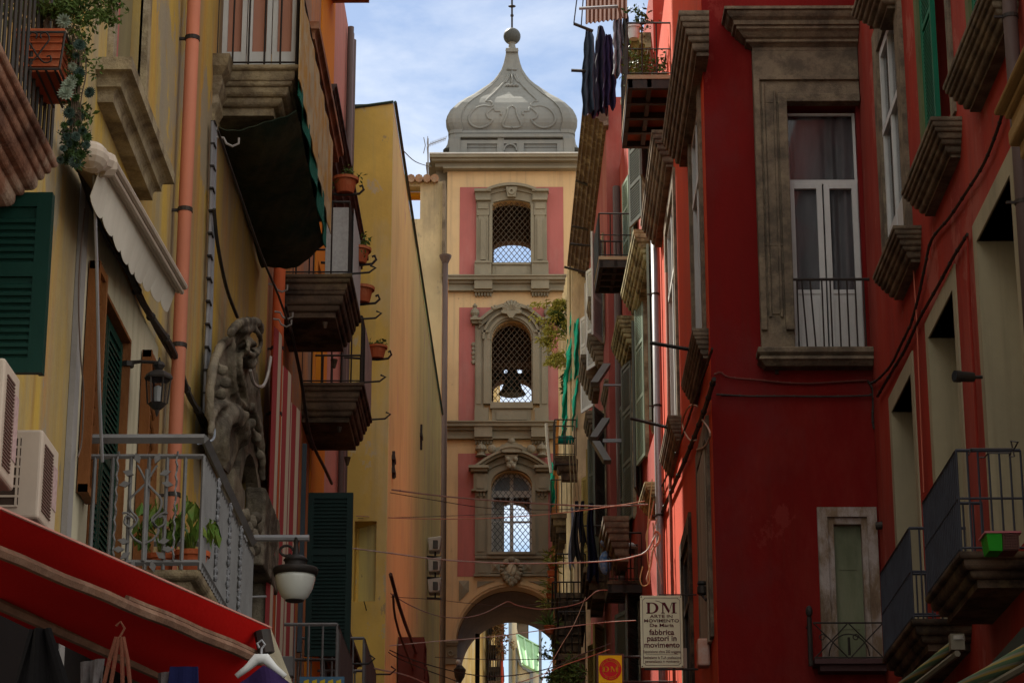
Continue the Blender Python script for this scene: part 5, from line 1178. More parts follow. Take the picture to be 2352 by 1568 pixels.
# ================================================================ right side, near house (set back)
def hit(M, px, py, d=0.0):
    n = Vector((M[0][1], M[1][1], M[2][1])); o = M @ Vector((0, d, 0)); dr = ray(px, py)
    t = n.dot(o - CAM) / n.dot(dr); p = M.inverted() @ (CAM + dr * t); return (p.x, p.z)
XR = 5.0; FR = fr_right(XR)
E = thing('apartment_building', 'faded red house on the right edge with beige recessed windows and iron balconies', 'house', (XR, 24, ground_z(24)))
hE = [(23.9,25.9,7.3,11.05),(27.55,29.4,7.3,11.05),(30.9,32.7,7.3,11.05),(20.0,21.6,7.3,11.05),(30.6,32.3,12.8,16.2),(27.0,28.6,13.1,16.4),(23.4,25.2,13.1,16.4)]
m = MB(FR); panel(m, 19.0, 34.49, -.5, 19.6, hE, .55); m.box(19.0, 34.49, -8, -.9, -.5, 19.5); m.build('wall', M_RED2, E)
M_BEI2 = mat('beige_frame_paint', (0.36,0.31,0.20), (0.29,0.25,0.16), (0.24,0.21,0.13), streak=.6, scale=1.2, bump=.12)
for (ua, ub, za, zb) in hE[:4]:
    m = MB(FR); w_ = .2
    m.box(ua-w_, ua+.001, -.5, .02, za, zb+.25); m.box(ub-.001, ub+w_, -.5, .02, za, zb+.25); m.box(ua+.001, ub-.001, -.5, .02, zb, zb+.25)
    o = m.build('window', M_BEI2, E)
    m = MB(FR); m.box(ua, ub, -.52, -.48, za, zb); frame_rect(m, ua, ub, za, zb, .09, -.48, -.42); m.build('shutter', M_BEI2, o)
def balc_right(Bd, u0, u1, z, dep=.62, F=FR):
    m = MB(F); slab(m, u0, u1, z, dep, ((.07,0),(.10,.05),(.08,.12),(.08,.2))); b = m.build('balcony', M_SLAB, Bd)
    m = MB(F); rail(m, u0+.03, u1-.03, z, dep-.03, 1.05, .105, .011, mid=.55, rr=.018); m.build('railing', mat('slate_iron', (0.055,0.06,0.075), (0.04,0.04,0.05), rough=.5, scale=4, bump=.1), b); return b
u0 = hit(FR, 2208, 1265, .66)[0]
zb_ = hit(FR, 2208, 1265, .66)[1]
balc_right(E, u0, hit(FR, 2130, 1398, .66)[0], zb_, .68)
u0b, zbb = hit(FR, 2098, 1420, .66); balc_right(E, u0b, hit(FR, 2030, 1522, .66)[0], zbb, .68)
# stone sills and hoods
M_SILL = M_STONE
def sill(Bd, F, px0, py0, px1, py1, dep=.36, steps=None, name='window_sill', h=1.0, mt=None, label=None):
    """moulded ledge whose outer top edge runs through two picture points on the plane dep in front of the wall"""
    a, b = hit(F, px0, py0, dep), hit(F, px1, py1, dep); z = (a[1]+b[1])/2; m = MB(F)
    st = [(hh*h, s) for hh, s in (steps or ((.05,0),(.06,.02),(.05,.05),(.07,.09),(.06,.13),(.08,.18),(.04,.24)))]
    loft(m, a[0]+dep, b[0]-dep, profile_down(z, dep, [(hh, s*dep/.36) for hh, s in st]))
    o = m.build(name, mt or M_SILL, Bd); 
    if label: o['label'] = label
    return o
sill(E, FR, 2137, 253, 2070, 455); sill(E, FR, 2262, 0, 2163, 163); sill(E, FR, 2050, 492, 2005, 660)
sill(E, FR, 1985, -60, 1955, 22, .5)
# white window with stone surround in the inner corner
m = MB(FR); frame_rect(m, 30.2, 32.6, 12.8, 16.6, .38, -.1, .06, False); w = m.build('window', M_STONE, E)
m = MB(FR); frame_rect(m, 30.6, 32.25, 12.85, 16.2, .12, -.06, .02); m.box(31.38, 31.47, -.06, .02, 12.9, 16.1); m.box(30.7, 32.2, -.05, .03, 14.9, 15.0); m.box(30.7,32.2,-.04,.01,12.9,13.5); m.build('frame', M_WHITE, w)
m = MB(FR); m.box(30.7, 32.2, -.03, -.02, 12.9, 16.1); m.build('pane', M_GLASSC, w); m = MB(FR); curtain(m, 30.7, 32.2, 12.9, 16.1, -.12); m.build('curtain', M_CURT, w)
m = MB(FR)
for k in range(7): m.box(30.4+.3*k, 30.55+.3*k, .0, .12, 16.62+.02*(k%2), 16.7+.02*(k%2))
m.build('tile_strip', M_BRICK, w)
# green shutters
for (ua, ub) in ((27.0,28.6),(23.4,25.2)):
    m = MB(FR); frame_rect(m, ua-.3, ub+.2, 12.95, 16.7, .26, -.1, .03, False); w = m.build('window', M_STONE, E)
    m = MB(FR); louvre(m, ua+.85, ub-.02, 13.1, 16.35, -.02, .04, .08, .055, mids=(14.8,)); m.build('shutter', M_GREENB, w)
    m = MB(FR @ Matrix.Translation((ub, .03, 0)) @ Matrix.Rotation(R(-62), 4, 'Z')); m2 = louvre(m, .0, .75, 13.1, 16.35, -.02, .03, .08, .055, mids=(14.8,)); m.build('shutter', M_GREENB, w)
    m = MB(FR); m.box(ua, ub, -.3, -.28, 13.1, 16.35); m.build('pane', M_GLASS, w)
    m = MB(FR); m.box(ub+.02, ub+.22, .03, .08, 13.0, 16.7); m.build('frame', mat('olive_frame', (0.12,0.13,0.06), bump=.1), w)
# drainpipes and the ochre stone bracket cut by the right edge
yp = hit(FR, 2322, 60, .12)
pipe('brown drainpipe near the right edge of the picture', [(XR-.12, yp[0], 20), (XR-.12, yp[0], 3)], .075, M_PIPEB, clamps=[yp[1]+.1, yp[1]-1.9])
p = PX(2340, 235, 4.45)
m = MB(FR)
u, z = p.y, p.z
for k, (hh, s) in enumerate(((.06,-.08),(.07,0),(.12,.05),(.16,.02),(.16,.1),(.12,.22))):
    m.box(u-2.2+s, u+.35-s, -.03, .62-s, z+.1-hh, z+.1-.0005); z -= hh
m.build('balcony', mat('tawny_stone', (0.38,0.24,0.10), (0.22,0.14,0.06), bump=.6), E, bevel=.03, seg=2)
# camera and lamp fittings
def spot(lab, p, dr, cat='security camera', name='security_camera', mt=None):
    t = thing(name, lab, cat, tuple(p)); d = Vector(dr).normalized()
    m = MB(); m.tube([p, p+d*.2], [.055,.06], 12); m.tube([p+d*.16, p+d*.23], .066, 12); m.build('housing', mt or M_IRON, t, smooth=False)
    m = MB(); m.tube([p+d*.23, p+d*.235], .05, 12); m.build('lens', M_WHITE if mt is None and 'lamp' in lab else M_GLASS, t)
    m = MB(); m.tube([p+d*.02, p+d*.02+Vector((.12 if d.x<0 else .1,.0,.0))], .02, 6); m.build('mount', M_IRON, t)
pc = PX(2235, 866, 4.86); spot('black security camera on the faded red wall between two beige windows', pc, (-.8,-.3,-.05))
pc = PY(2012, 1207, 34.2); spot('round black and white lamp at the top corner of the peeling door', pc, (.9,-.3,0), 'wall lamp', 'wall_lamp')
# laundry basket on the balcony
pb_ = PX(2298, 1264, 4.62); t = thing('laundry_basket', 'green and pink plastic laundry basket on the right balcony', 'basket', tuple(pb_))
bx, by, bz = pb_.x, pb_.y, pb_.z
m = MB(); m.hexa([(bx-.11,by,bz),(bx+.02,by,bz),(bx+.02,by+.28,bz),(bx-.11,by+.28,bz),(bx-.13,by-.02,bz+.17),(bx+.02,by-.02,bz+.17),(bx+.02,by+.3,bz+.17),(bx-.13,by+.3,bz+.17)]); m.build('tub', mat('bright_green_plastic', (0.02,0.28,0.015), rough=.4, bump=0), t)
m = MB(); m.box(bx-.15, bx+.21, by-.035, by+.32, bz+.171, bz+.19); m.build('rim', mat('pink_plastic', (0.45,0.14,0.16), rough=.4, bump=0), t)
m = MB()
for k in range(7): m.box(bx+.03+.024*k, bx+.04+.024*k, by-.02, by-.012, bz+.01, bz+.17)
for k in range(6): m.box(bx+.03, bx+.185, by-.022, by-.01, bz+.012+.028*k, bz+.022+.028*k)
m.box(bx+.03, bx+.18, by+.02, by+.28, bz+.005, bz+.165); m.build('lattice', mat('brown_plastic', (0.12,0.06,0.05), bump=0), t)
# airer of bent wire on the balcony rail
m = MB(); q = [PX(*a) for a in ((2225,1045,4.45),(2230,1030,4.5),(2330,1030,4.5),(2338,1015,4.5),(2322,1012,4.5),(2330,1048,4.5),(2318,1048,4.5),(2322,1040,4.5),(2270,1040,4.5),(2262,1050,4.5),(2250,1050,4.5))]
m.tube(q, .008, 4); tag(m.build('airer', M_IRON), 'bent wire clothes airer hooked over the right balcony rail', 'airer')
# striped awnings at the lower right corner
def roll(lab, pts, rs, sc):
    t = thing('rolled_awning', lab, 'awning', tuple(pts[0]), 'rolled striped awnings')
    m = MB(); m.tube(pts, rs, 12); m.build('canvas', sc, t, smooth=True)
    d = (pts[-1]-pts[0]).normalized(); m = MB()
    o_ = Vector((-.02,-.05,-.14)); m.tube([pts[0]+o_, pts[-1]+o_], .035, 6); m.box(*[v for q in zip(pts[-1]+Vector((-.08,-.05,-.1)), pts[-1]+Vector((.06,.07,.06))) for v in q]); m.build('arm', M_BEAM if False else mat('dull_metal_arm', (0.16,0.14,0.10), rough=.5, bump=.1), t)
    m = MB(); m.lathe([(.02,-.03),(.075,-.02),(.075,.02),(.02,.03)], tuple(pts[-1]+Vector((0,0,.02))), 14); m.build('joint', mat('cast_metal', (0.30,0.28,0.24), rough=.4, bump=.1), t)
SG = stripes('green_ochre_stripes', (0.05,0.085,0.04), (0.22,0.15,0.03), 2, 16.0, c3=(0.14,0.13,0.09))
a, b = PX(2045, 1592, 3.9), PX(2200, 1470, 4.3)
roll('upper rolled green and ochre awning with a metal elbow under the right balconies', [a, a.lerp(b,.4)+Vector((0,0,-.02)), b], [.045,.05,.042], SG)
a, b = PX(2170, 1600, 3.7), PX(2380, 1480, 4.2)
roll('lower rolled green and ochre awning at the very bottom right corner', [a, a.lerp(b,.5)+Vector((0,0,-.03)), b], [.06,.075,.06], SG)
m = MB(); q = [PX(2280,1520,4.5), PX(2352,1440,4.6), PX(2400,1440,4.6), PX(2400,1540,4.5)]; m.face([tuple(v) for v in q]); tag(m.build('folded_awning', M_GREENK, None, thick=.02), 'dark green awning side panel at the right edge above the lowest roll', 'awning')
# red signboard-like dark shop fascia under balconies
m = MB(FR); m.box(10, 27, .02, .9, 4.6, 4.75); m.build('shop_canopy', M_SLAB, E)
# ================================================================ corner house: front face and street side
YF = 34.5; XC2 = 2.66
F2 = fr_front(YF); FS = fr_right(XC2)
K = thing('apartment_building', 'dark red corner house facing down the street with a tall stone framed window', 'house', (XC2, YF, ground_z(YF)))
def F_(px, py): p = PY(px, py, YF); return (p.x, p.z)
wx0, wz0 = F_(1825, 811); wx1 = 4.94; wz1 = F_(1815, 245)[1]
dx0, dx1, dz0, dz1 = F_(1915,1350)[0], F_(2000,1350)[0], F_(1950,1522)[1], F_(1950,1200)[1]
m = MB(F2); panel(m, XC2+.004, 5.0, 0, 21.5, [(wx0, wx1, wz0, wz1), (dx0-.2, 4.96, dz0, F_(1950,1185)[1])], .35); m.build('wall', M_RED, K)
hS = [(35.3,37.3,12.95,16.9),(41.8,44.3,13.3,17.9),(35.3,37.1,8.4,11.4),(39.6,41.6,7.6,11.0)]
m = MB(FS); panel(m, YF+.003, 47.0, 0, 22.5, hS, .3); m.build('wall', mat('sunlit_red_render', (0.52,0.050,0.010), (0.43,0.038,0.010), (0.44,0.08,0.03), streak=.8, scale=.7, bump=.2, bscale=18, amt=.5, stain_amt=.3), K)  # brighter red than the front face: sunlight put into the colour
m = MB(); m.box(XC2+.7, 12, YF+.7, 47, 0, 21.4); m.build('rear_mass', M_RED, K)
m = MB(F2); m.box(2.8, 4.98, .003, .012, F_(1900,905)[1]-.02, F_(1900,872)[1]); m.build('string_band', M_RED, K)
# french window and its piperno frame
o = french(K, F2, wx0+.0, wx1, wz0, wz1-.05, -.14, low=.95, transom=F_(1900,410)[1], name='french_window')
m = MB(F2); xo = F_(1738, 500)[0]; zc0 = F_(1800,125)[1]; fl = .02
m.box(xo, wx0, .003, .14, wz0, wz1+.001); m.box(xo, 4.99, .003, .14, wz1+.001, zc0)
m.box(xo-.0, xo+.09, .141, .19, wz0+.3, wz1+.42); m.box(xo+.09, 4.985, .141, .19, wz1+.36, wz1+.43)
m.box(wx0-.13, wx0-.001, .141, .20, wz0+.3, wz1+.13); m.box(wx0-.001, 4.985, .141, .20, wz1+.002, wz1+.13)
m.box(xo+.17, wx0-.20, .141, .155, wz0+.55, wz1-.2); m.box(xo+.12, xo+.16, .141, .175, wz0+.5, wz1+.32); m.box(wx0-.20, wx0-.16, .141, .175, wz0+.5, wz1+.2)
m.box(xo+.02, xo+.40, .141, .16, wz1-2.28, wz1-2.25)
fs = m.build('surround', M_STONE, K, bevel=.008)
m = MB(F2)
loft(m, xo+.14, 4.99, [(zc0+zz, .14+dd) for zz, dd in ((0,.0),(.05,.0),(.08,.05),(.10,.10),(.14,.10),(.16,.14),(.22,.20),(.25,.25),(.29,.25),(.30,.29),(.36,.30),(.40,.36),(.44,.39),(.48,.40),(.485,.44),(.53,.44))], (1, 0))
m.build('cornice', M_STONE, K)
m = MB(F2); loft(m, xo+.26, 4.995, [(wz0-zz, dd) for zz, dd in ((0,.32),(.02,.335),(.08,.335),(.10,.31),(.12,.28),(.14,.31),(.18,.32),(.20,.28),(.24,.24),(.26,.22))], (1, 0))
m.build('window_sill', M_STONE, K)
m = MB(F2)
zr = F_(1900,655)[1]
for k in range(9): xx = wx0+.04+(wx1-wx0-.06)*k/8.15; m.tube([(xx, .26, wz0), (xx-(.05 if k in (1,2) else 0), .26, zr)], .013, 5)
m.tube([(wx0-.01, .26, zr), (4.99, .26, zr)], .022, 6); m.build('railing', M_IRON, K)
# peeling door with little iron balcony
m = MB(F2)
frame_rect(m, dx0-.2, 4.97, dz0, F_(1950,1166)[1], .14, -.1, .06, False); frame_rect(m, dx0-.06, 4.84, dz0, dz1+.07, .09, -.12, .01, False)
peel = mat('peeling_white_paint', (0.36,0.31,0.28), (0.20,0.14,0.09), (0.10,0.07,0.05), streak=.7, scale=4, bump=.6, amt=.7, stain_amt=.6)
d_ = m.build('peeling_door', peel, K)
m = MB(F2); m.box(dx0+.03, 4.75, -.14, -.11, dz0, dz1); m.box(dx0+.1, 4.68, -.109, -.10, dz0+.5, dz0+.9); m.box(dx0+.1, 4.68, -.108, -.1, dz0+1.35, dz0+1.42); m.build('green_panel', mat('dusty_green_glass', (0.135,0.155,0.085), (0.09,0.10,0.06), (0.2,0.2,0.13), rough=.35, streak=.7, scale=2, bump=.1), d_)
m = MB(F2); bx0 = F_(1862,1450)[0]; zs_ = F_(1900,1522)[1]; m.box(bx0, 4.98, .0, .36, zs_-.07, zs_); m.box(bx0+.08, 4.98, .0, .28, zs_-.16, zs_-.071); b = m.build('balcony', mat('dark_slab_paint', (0.09,0.05,0.05), bump=.3), K)
m = MB(F2); zr2 = F_(1900,1440)[1]; d = .33
m.tube([(bx0, d, zr2), (4.95, d, zr2)], .014, 5); m.tube([(bx0, d, zs_+.02), (4.95, d, zs_+.02)], .012, 5); m.tube([(bx0-.05, d, zs_-.1), (bx0-.05, d, zr2+.08)], .035, 8); m.tube([(bx0-.05, 0, zr2), (bx0-.05, d, zr2)], .014, 5)
m.ball((bx0-.05, d, zr2+.16), .05, 10, sz=1.7)
W_ = 4.95-bx0; hz_ = zr2-zs_
for k in range(2):
    xa = bx0+W_*k/2; xb = xa+W_/2; m.tube([(xa, d, zs_), (xb, d, zr2)], .009, 4); m.tube([(xa, d, zr2), (xb, d, zs_)], .009, 4)
m.tube([(bx0+W_*.5+.28*math.cos(a), d, zs_+.04+.28*math.sin(a)*1.1) for a in [math.pi*i/12 for i in range(13)]], .009, 4)
for xa in (bx0+.12, bx0+W_*.5+.1): m.tube([(xa+.05*math.cos(a)*(1-a/14), d, zs_+.3+.05*math.sin(a)*(1-a/14)) for a in [i*.6 for i in range(12)]], .008, 4)
m.tube([(bx0+W_*.5, d, zs_+.05), (bx0+W_*.5, d, zs_+.3)], .02, 5); m.build('railing', M_IRON, b)
m = MB(F2); m.box(F_(1853,905)[0]-.45, F_(1853,905)[0]-.40, .0, .04, F_(1800,905)[1]+.3, F_(1800,905)[1]+.36); m.build('wall_hole', M_DARK, K)
# street-side windows of the corner house
def side_window(Bd, F, ua, ub, za, zb, mt=M_WHITE, sur=M_STONE, wf=.28, two=True):
    m = MB(F); frame_rect(m, ua-wf, ub+wf, za, zb+wf, wf, -.05, .05, False); w = m.build('window', sur, Bd)
    m = MB(F); frame_rect(m, ua, ub, za, zb, .12, -.10, .0); c = (ua+ub)/2; m.box(c-.06, c+.06, -.10, .0, za, zb); m.box(ua, ub, -.09, .01, za+(zb-za)*.7, za+(zb-za)*.7+.1); m.build('frame', mt, w)
    m = MB(F); m.box(ua+.1, ub-.1, -.09, -.08, za+.1, zb-.1); m.build('pane', M_GLASS, w); return w
side_window(K, FS, 35.3, 37.3, 12.95, 16.9); side_window(K, FS, 41.8, 44.3, 13.3, 17.9)
w = side_window(K, FS, 35.3, 37.1, 8.4, 11.4, peel, M_STONE)
m = MB(FS); m.box(35.4, 36.2, .01, .06, 8.4, 11.3); m.box(36.25, 37.0, .01, .055, 8.4, 11.3); m.build('shutter', mat('peeling_beige_shutter', (0.34,0.27,0.19), (0.25,0.19,0.13), (0.16,0.09,0.04), streak=.9, scale=4, bump=.3), w)
side_window(K, FS, 39.6, 41.6, 7.6, 11.0, M_IRON, M_SLAB)
sill(K, FS, 1560, 68, 1519, 280, .40, name='window_hood', h=1.5); sill(K, FS, 1497, 325, 1470, 488, .40, name='window_hood', h=1.5)
sill(K, FS, 1590, 755, 1564, 880, .24); sill(K, FS, 1533, 950, 1514, 1055, .24)
# grey drainpipe at the far end of the corner house, lit
pipe('tall grey metal drainpipe in the sunlit red strip', [(XC2-.12, 46.6, 20), (XC2-.12, 46.6, 4.6)], .075, M_PIPEG, clamps=[17.5, 15.2, 13.0, 11.0])
pipe('thin brown conduit beside the grey metal drainpipe', [(XC2-.06, 43.9, 17), (XC2-.06, 43.9, 4.2)], .03, mat('brown_conduit', (0.25,0.09,0.06), bump=.1))
# iron clothes bars sticking out under the sills
for k, (a, b) in enumerate((((1493,787),(1570,808)),((1448,960),(1522,988)))):
    Y_ = (35.6, 41.8)[k]; p, q = PY(*a, Y_), PY(*b, Y_); q.x = XC2; m = MB(); m.tube([p, q], .03, 4)
    tag(m.build('clothes_bar', M_IRON), ('black iron clothes bar under the near sill of the red corner house', 'lower black iron clothes bar in front of the grey shutters')[k], 'bar')
# ================================================================ balcony with laundry at the top
def rail_balcony(Bd, F, pa, pb, dep, mt=None, brick=True, railm=M_IRON, step=.25, hgt=1.05, slabm=None):
    """balcony whose top outer corner line runs through picture points pa (near) and pb (far)"""
    a, b = hit(F, *pa, dep), hit(F, *pb, dep); z = (a[1]+b[1])/2; m = MB(F)
    m.box(a[0], b[0], 0, dep, z-.08, z); o = m.build('balcony', slabm or mat('balcony_edge', (0.40,0.30,0.19), (0.25,0.17,0.10), bump=.3), Bd)
    m = MB(F); n = 4
    for k in range(n+1): u = a[0]+.02+(b[0]-a[0]-.14)*k/n; m.box(u, u+.10, -.02, dep-.02, z-.26, z-.081)
    m.box(a[0]+.02, b[0]-.02, dep-.1, dep-.01, z-.25, z-.0815); m.box(a[0]+.02, b[0]-.02, dep*.45, dep*.55, z-.24, z-.0815); m.build('iron_beam', M_IRON, o)
    if brick: m = MB(F); m.box(a[0]+.05, b[0]-.05, 0, dep-.05, z-.14, z-.082); m.build('soffit', M_BRICK, o)
    m = MB(F); rail(m, a[0]+.02, b[0]-.02, z, dep-.02, hgt, step, .014, mid=hgt*.5, rr=.02); m.build('railing', railm, o)
    return o, a, b, z
o, a, b, z = rail_balcony(K, FS, (1440,168), (1427,318), .82)
PB = lambda px, py, X: PX(px, py, X)
t = thing('tarpaulin', 'rust brown corrugated sheet hung over the front of the top balcony', 'sheet', tuple(PY(1350, 40, 46)))
p0, p1 = PY(1345,-10,46.3), PY(1440,-10,43.5)
m = MB(); q = [PY(1346,-20,46.4), PY(1440,-20,44.0), PY(1440,42,44.0), PY(1345,55,46.4)]
m.grid(lambda s, r_: tuple((q[0].lerp(q[1], s)).lerp(q[3].lerp(q[2], s), r_)+Vector((0,.04*math.sin(s*60),0))), 60, 2); m.build('sheet', mat('rust_sheet', (0.14,0.05,0.028), (0.08,0.03,0.02), streak=.6, scale=3, bump=.3), t, thick=.01)
for k, (a_, b_) in enumerate((((1330,20),(1425,15)),((1312,162),(1352,164)),((1318,55),(1362,72)))):
    Y_ = (44.5, 46.0, 45.5)[k]; m = MB(); p, q = PY(*a_, Y_), PY(*b_, Y_); m.tube([p, q], .035, 4)
    if k == 2: m.tube([p, PY(1326,-10,Y_)], .012, 4); m.tube([PY(1335,60,Y_), PY(1340,-10,Y_)], .012, 4)
    tag(m.build('washing_line_pole', M_IRON if k else M_PIPEG), ('pale metal laundry arm under the rust brown sheet', 'lower dark laundry arm crossing the sky left of the clothes', 'bent laundry bracket silhouetted against the sky')[k], 'bracket')
# laundry itself
cl = [(1352,68,262,26,46.0,(0.045,0.06,0.085),'bluish grey garment with frilly edge, leftmost on the top laundry line'),(1378,60,262,24,45.6,(0.02,0.018,0.035),'black ruffled garment second on the top laundry line'),
      (1362,150,268,22,46.2,(0.09,0.035,0.10),'plum coloured shirt tail hanging lowest at the left of the laundry'),(1420,28,175,22,44.8,(0.17,0.165,0.19),'grey trousers bright in the middle of the top laundry line'),
      (1398,80,250,24,45.2,(0.03,0.02,0.055),'dark violet trousers behind the grey ones on the top laundry line'),(1437,22,262,16,44.2,(0.045,0.05,0.05),'charcoal sheet closest to the balcony rail on the top laundry line')]
for k, (px, ya_, yb_, w_, Y_, c_, lab) in enumerate(cl):
    p, q = PY(px-w_*.52, ya_, Y_), PY(px+w_*.52, ya_, Y_); pe = PY(px, yb_, Y_); m = MB()
    dr = p.z-pe.z; n_ = 12
    m.grid(lambda s, t_: (p.x+(q.x-p.x)*(.5+(s-.5)*(.45+1.0*t_**.6*(1.2-.5*t_)))+.012*math.sin(t_*7+k)+.012*math.sin(t_*23+s*6), Y_+.06*math.sin(s*14+k)*(.4+t_), p.z-dr*t_*(1+.03*math.sin(s*7+k*2)-.04*abs(s-.5))), n_*2, n_)
    tag(m.build('hanging_garment', mat('laundry_%d' % k, c_, tuple(x*.5 for x in c_), scale=3, bump=.4, bscale=12), None, thick=.012), lab, 'laundry', 'clothes on the top laundry line')
# potted plants behind the top rail
for k, (px, py, r_, lab) in enumerate(((1468,152,.21,'large terracotta pot behind the bars of the top balcony'),(1510,152,.19,'second terracotta pot next to the red wall on the top balcony'))):
    p = PY(px, py, 43.4); p.z = z; t = thing('potted_plant', lab, 'potted plant', tuple(p), 'plants on the top balcony')
    m = MB(); pot(m, tuple(p), r_, .34); m.build('pot', M_POT, t)
    m = MB(); foliage(m, (p.x, p.y, p.z+.8), .30, .25, .35, 240, .10, 12); m.build('foliage', M_LEAFS[0], t)
    m = MB()
    for s_ in range(4): m.tube([p+Vector((0,0,.3)), p+Vector((.1*math.sin(s_*2),.1*math.cos(s_*2),.7)), p+Vector((.2*math.sin(s_*2),.1*math.cos(s_*2),1.15))], .012, 4)
    m.build('stem', M_STEM, t)
p = PY(1456, 90, 43.2); t = thing('hanging_pot', 'white plastic pot hanging on the bars of the top balcony', 'pot', tuple(p)); m = MB(); pot(m, tuple(p), .13, .26); m.build('pot', M_WHITE, t)
m = MB(); foliage(m, (p.x+.15, p.y, p.z+.5), .3, .15, .25, 150, .10, 10); m.build('foliage', M_LEAFS[1], t)
# ================================================================ houses further along the right
F3 = fr_angle(2.62, 47.0, math.atan2(.3, 10.0), 1)
N3 = thing('apartment_building', 'red house past the grey drainpipe with sage shutters and mossy window hoods', 'house', (2.6, 50, ground_z(50)))
h3 = [(1.6,3.4,15.2,19.0),(5.4,7.2,14.8,18.6),(8.6,10.0,14.6,18.3),(5.6,7.0,20.5,23.0),(1.6,3.2,20.5,23.0),(6.4,8.2,9.6,13.0)]
m = MB(F3); panel(m, 0.003, 10.6, 0, 24.6, h3, .3); m.box(.003, 10.6, -8, -.62, 0, 24.5); m.build('wall', M_RED2, N3)
def shut_pair(Bd, F, ua, ub, za, zb, mt, ang=38, only=None):
    m = MB(F); frame_rect(m, ua-.15, ub+.15, za-.0, zb+.15, .16, -.04, .04, False); w = m.build('window', M_STONEL, Bd)
    m = MB(F); m.box(ua, ub, -.25, -.24, za, zb); m.build('pane', M_GLASS, w)
    hw = (ub-ua)/2
    for s_, u in ((1, ub), (-1, ua)):
        if only and s_ != only: continue
        m = MB(F @ Matrix.Translation((u, .03, 0)) @ Matrix.Rotation(R(ang) * s_ * 1.0, 4, 'Z'))
        a0, a1 = (0, hw) if s_ > 0 else (-hw, 0); louvre(m, a0, a1, za+.03, zb-.03, -.02, .03, .09, .06, mids=(za+(zb-za)*.36, za+(zb-za)*.68)); m.build('shutter', mt, w)
    return w
shut_pair(N3, F3, 1.6, 3.4, 15.2, 19.0, M_SAGE, 7); shut_pair(N3, F3, 5.4, 7.2, 14.8, 18.6, M_GREYSH, 10); shut_pair(N3, F3, 8.6, 10.0, 14.6, 18.3, M_GREYSH, 10)
shut_pair(N3, F3, 1.6, 3.2, 20.5, 23.0, M_GREYSH, 15); shut_pair(N3, F3, 5.6, 7.0, 20.5, 23.0, M_SAGE, 8); shut_pair(N3, F3, 6.4, 8.2, 9.6, 13.0, M_GREYSH, 20)
M_MOSS = mat('mossy_stone', (0.36,0.32,0.16), (0.10,0.085,0.045), (0.5,0.46,0.28), scale=3, bump=.8, bscale=14, amt=.85)
sill(N3, F3, 1455, 531, 1425, 670, .42, name='window_hood', h=1.6, mt=M_MOSS); sill(N3, F3, 1417, 707, 1403, 812, .42, name='window_hood', h=1.6, mt=M_MOSS); sill(N3, F3, 1388, 850, 1379, 935, .42, name='window_hood', h=1.6)
sill(N3, F3, 1480, 1080, 1466, 1180, .35, name='window_sill', mt=M_MOSS)
m = MB(F3); cornice(m, 0.6, 4.2, 23.3, ((.1,.12),(.12,.24),(.12,.4)), (0,0)); m.build('window_hood', M_MOSS, N3)
o, a, b, z = rail_balcony(N3, F3, (1375,566), (1365,672), .78, brick=False)
m = MB(F3); m.box(a[0]+.1, b[0], .775, .785, z+.02, z+1.0); m.build('board_screen', mat('dark_grey_board', (0.05,0.055,0.06), bump=.1), o)
o, a, b, z = rail_balcony(N3, F3, (1395,1312), (1388,1378), .75, brick=False, slabm=M_SLAB)
pz = M_ = None
p = F3 @ Vector((a[0]+.5, .35, z))
t = thing('wooden_stool', 'wooden stool holding white bags on the far lower balcony', 'stool', tuple(p))
m = MB(); m.box(p.x-.28, p.x+.28, p.y-.25, p.y+.25, p.z+.75, p.z+.80)
m.build('seat', M_BEAM, t)
for sx in (-.25, .25):
    for sy in (-.22, .22): m = MB(); m.tube([(p.x+sx, p.y+sy, p.z), (p.x+sx, p.y+sy, p.z+.75)], .03, 4); m.build('leg', M_BEAM, t)
m = MB(); [m.ball((p.x-.15+.15*k, p.y, p.z+.87), .11, 8, sz=.7) for k in range(3)]; tag(m.build('plastic_bag', M_WHITE), 'crumpled white bags lying on the wooden stool', 'bag')
m = MB(); p2 = F3 @ Vector((a[0]+.3, .72, z+.9)); m.ball(tuple(p2), .16, 8, sz=.7); m.ball(tuple(p2+Vector((-.05,0,-.45))), .14, 8, sz=1.9); tag(m.build('blue_cloth', mat('blue_cloth', (0.02,0.10,0.28), (0.3,0.35,0.4), scale=14, bump=.4)), 'blue patterned cloth bundled on the rail beside the stool', 'cloth')
# brown drainpipe and floodlights between the houses
pq = F3 @ Vector((10.4, .1, 0)); pipe('dark brown drainpipe between the red and the rose house', [(pq.x, pq.y, 24), (pq.x, pq.y, 6)], .09, M_PIPEB)
for k, (px, py) in enumerate(((1381,860),(1379,985),(1380,1038))):
    p = PY(px, py, 56.5); t = thing('floodlight', ('uppermost', 'middle', 'lowest, downturned')[k] + ' of the three grey floodlights on the red house at mid height', 'floodlight', tuple(p), 'floodlights on the right')
    s_ = (1, 1, -1)[k]; m = MB(); m.hexa([(p.x-.16*s_-.1,p.y-.2,p.z-.24),(p.x-.16*s_+.08,p.y-.2,p.z-.24),(p.x-.16*s_+.08,p.y+.2,p.z-.24),(p.x-.16*s_-.1,p.y+.2,p.z-.24),(p.x+.12*s_-.08,p.y-.2,p.z+.22),(p.x+.12*s_+.1,p.y-.2,p.z+.22),(p.x+.12*s_+.1,p.y+.2,p.z+.22),(p.x+.12*s_-.08,p.y+.2,p.z+.22)]); m.build('housing', mat('lamp_grey', (0.26,0.26,0.26), bump=.05, rough=.4), t)
    m = MB(); m.tube([p+Vector((.05,0,-.26*s_)), p+Vector((.5,0,-.26*s_))], .03, 5); m.build('arm', M_PIPEG, t)
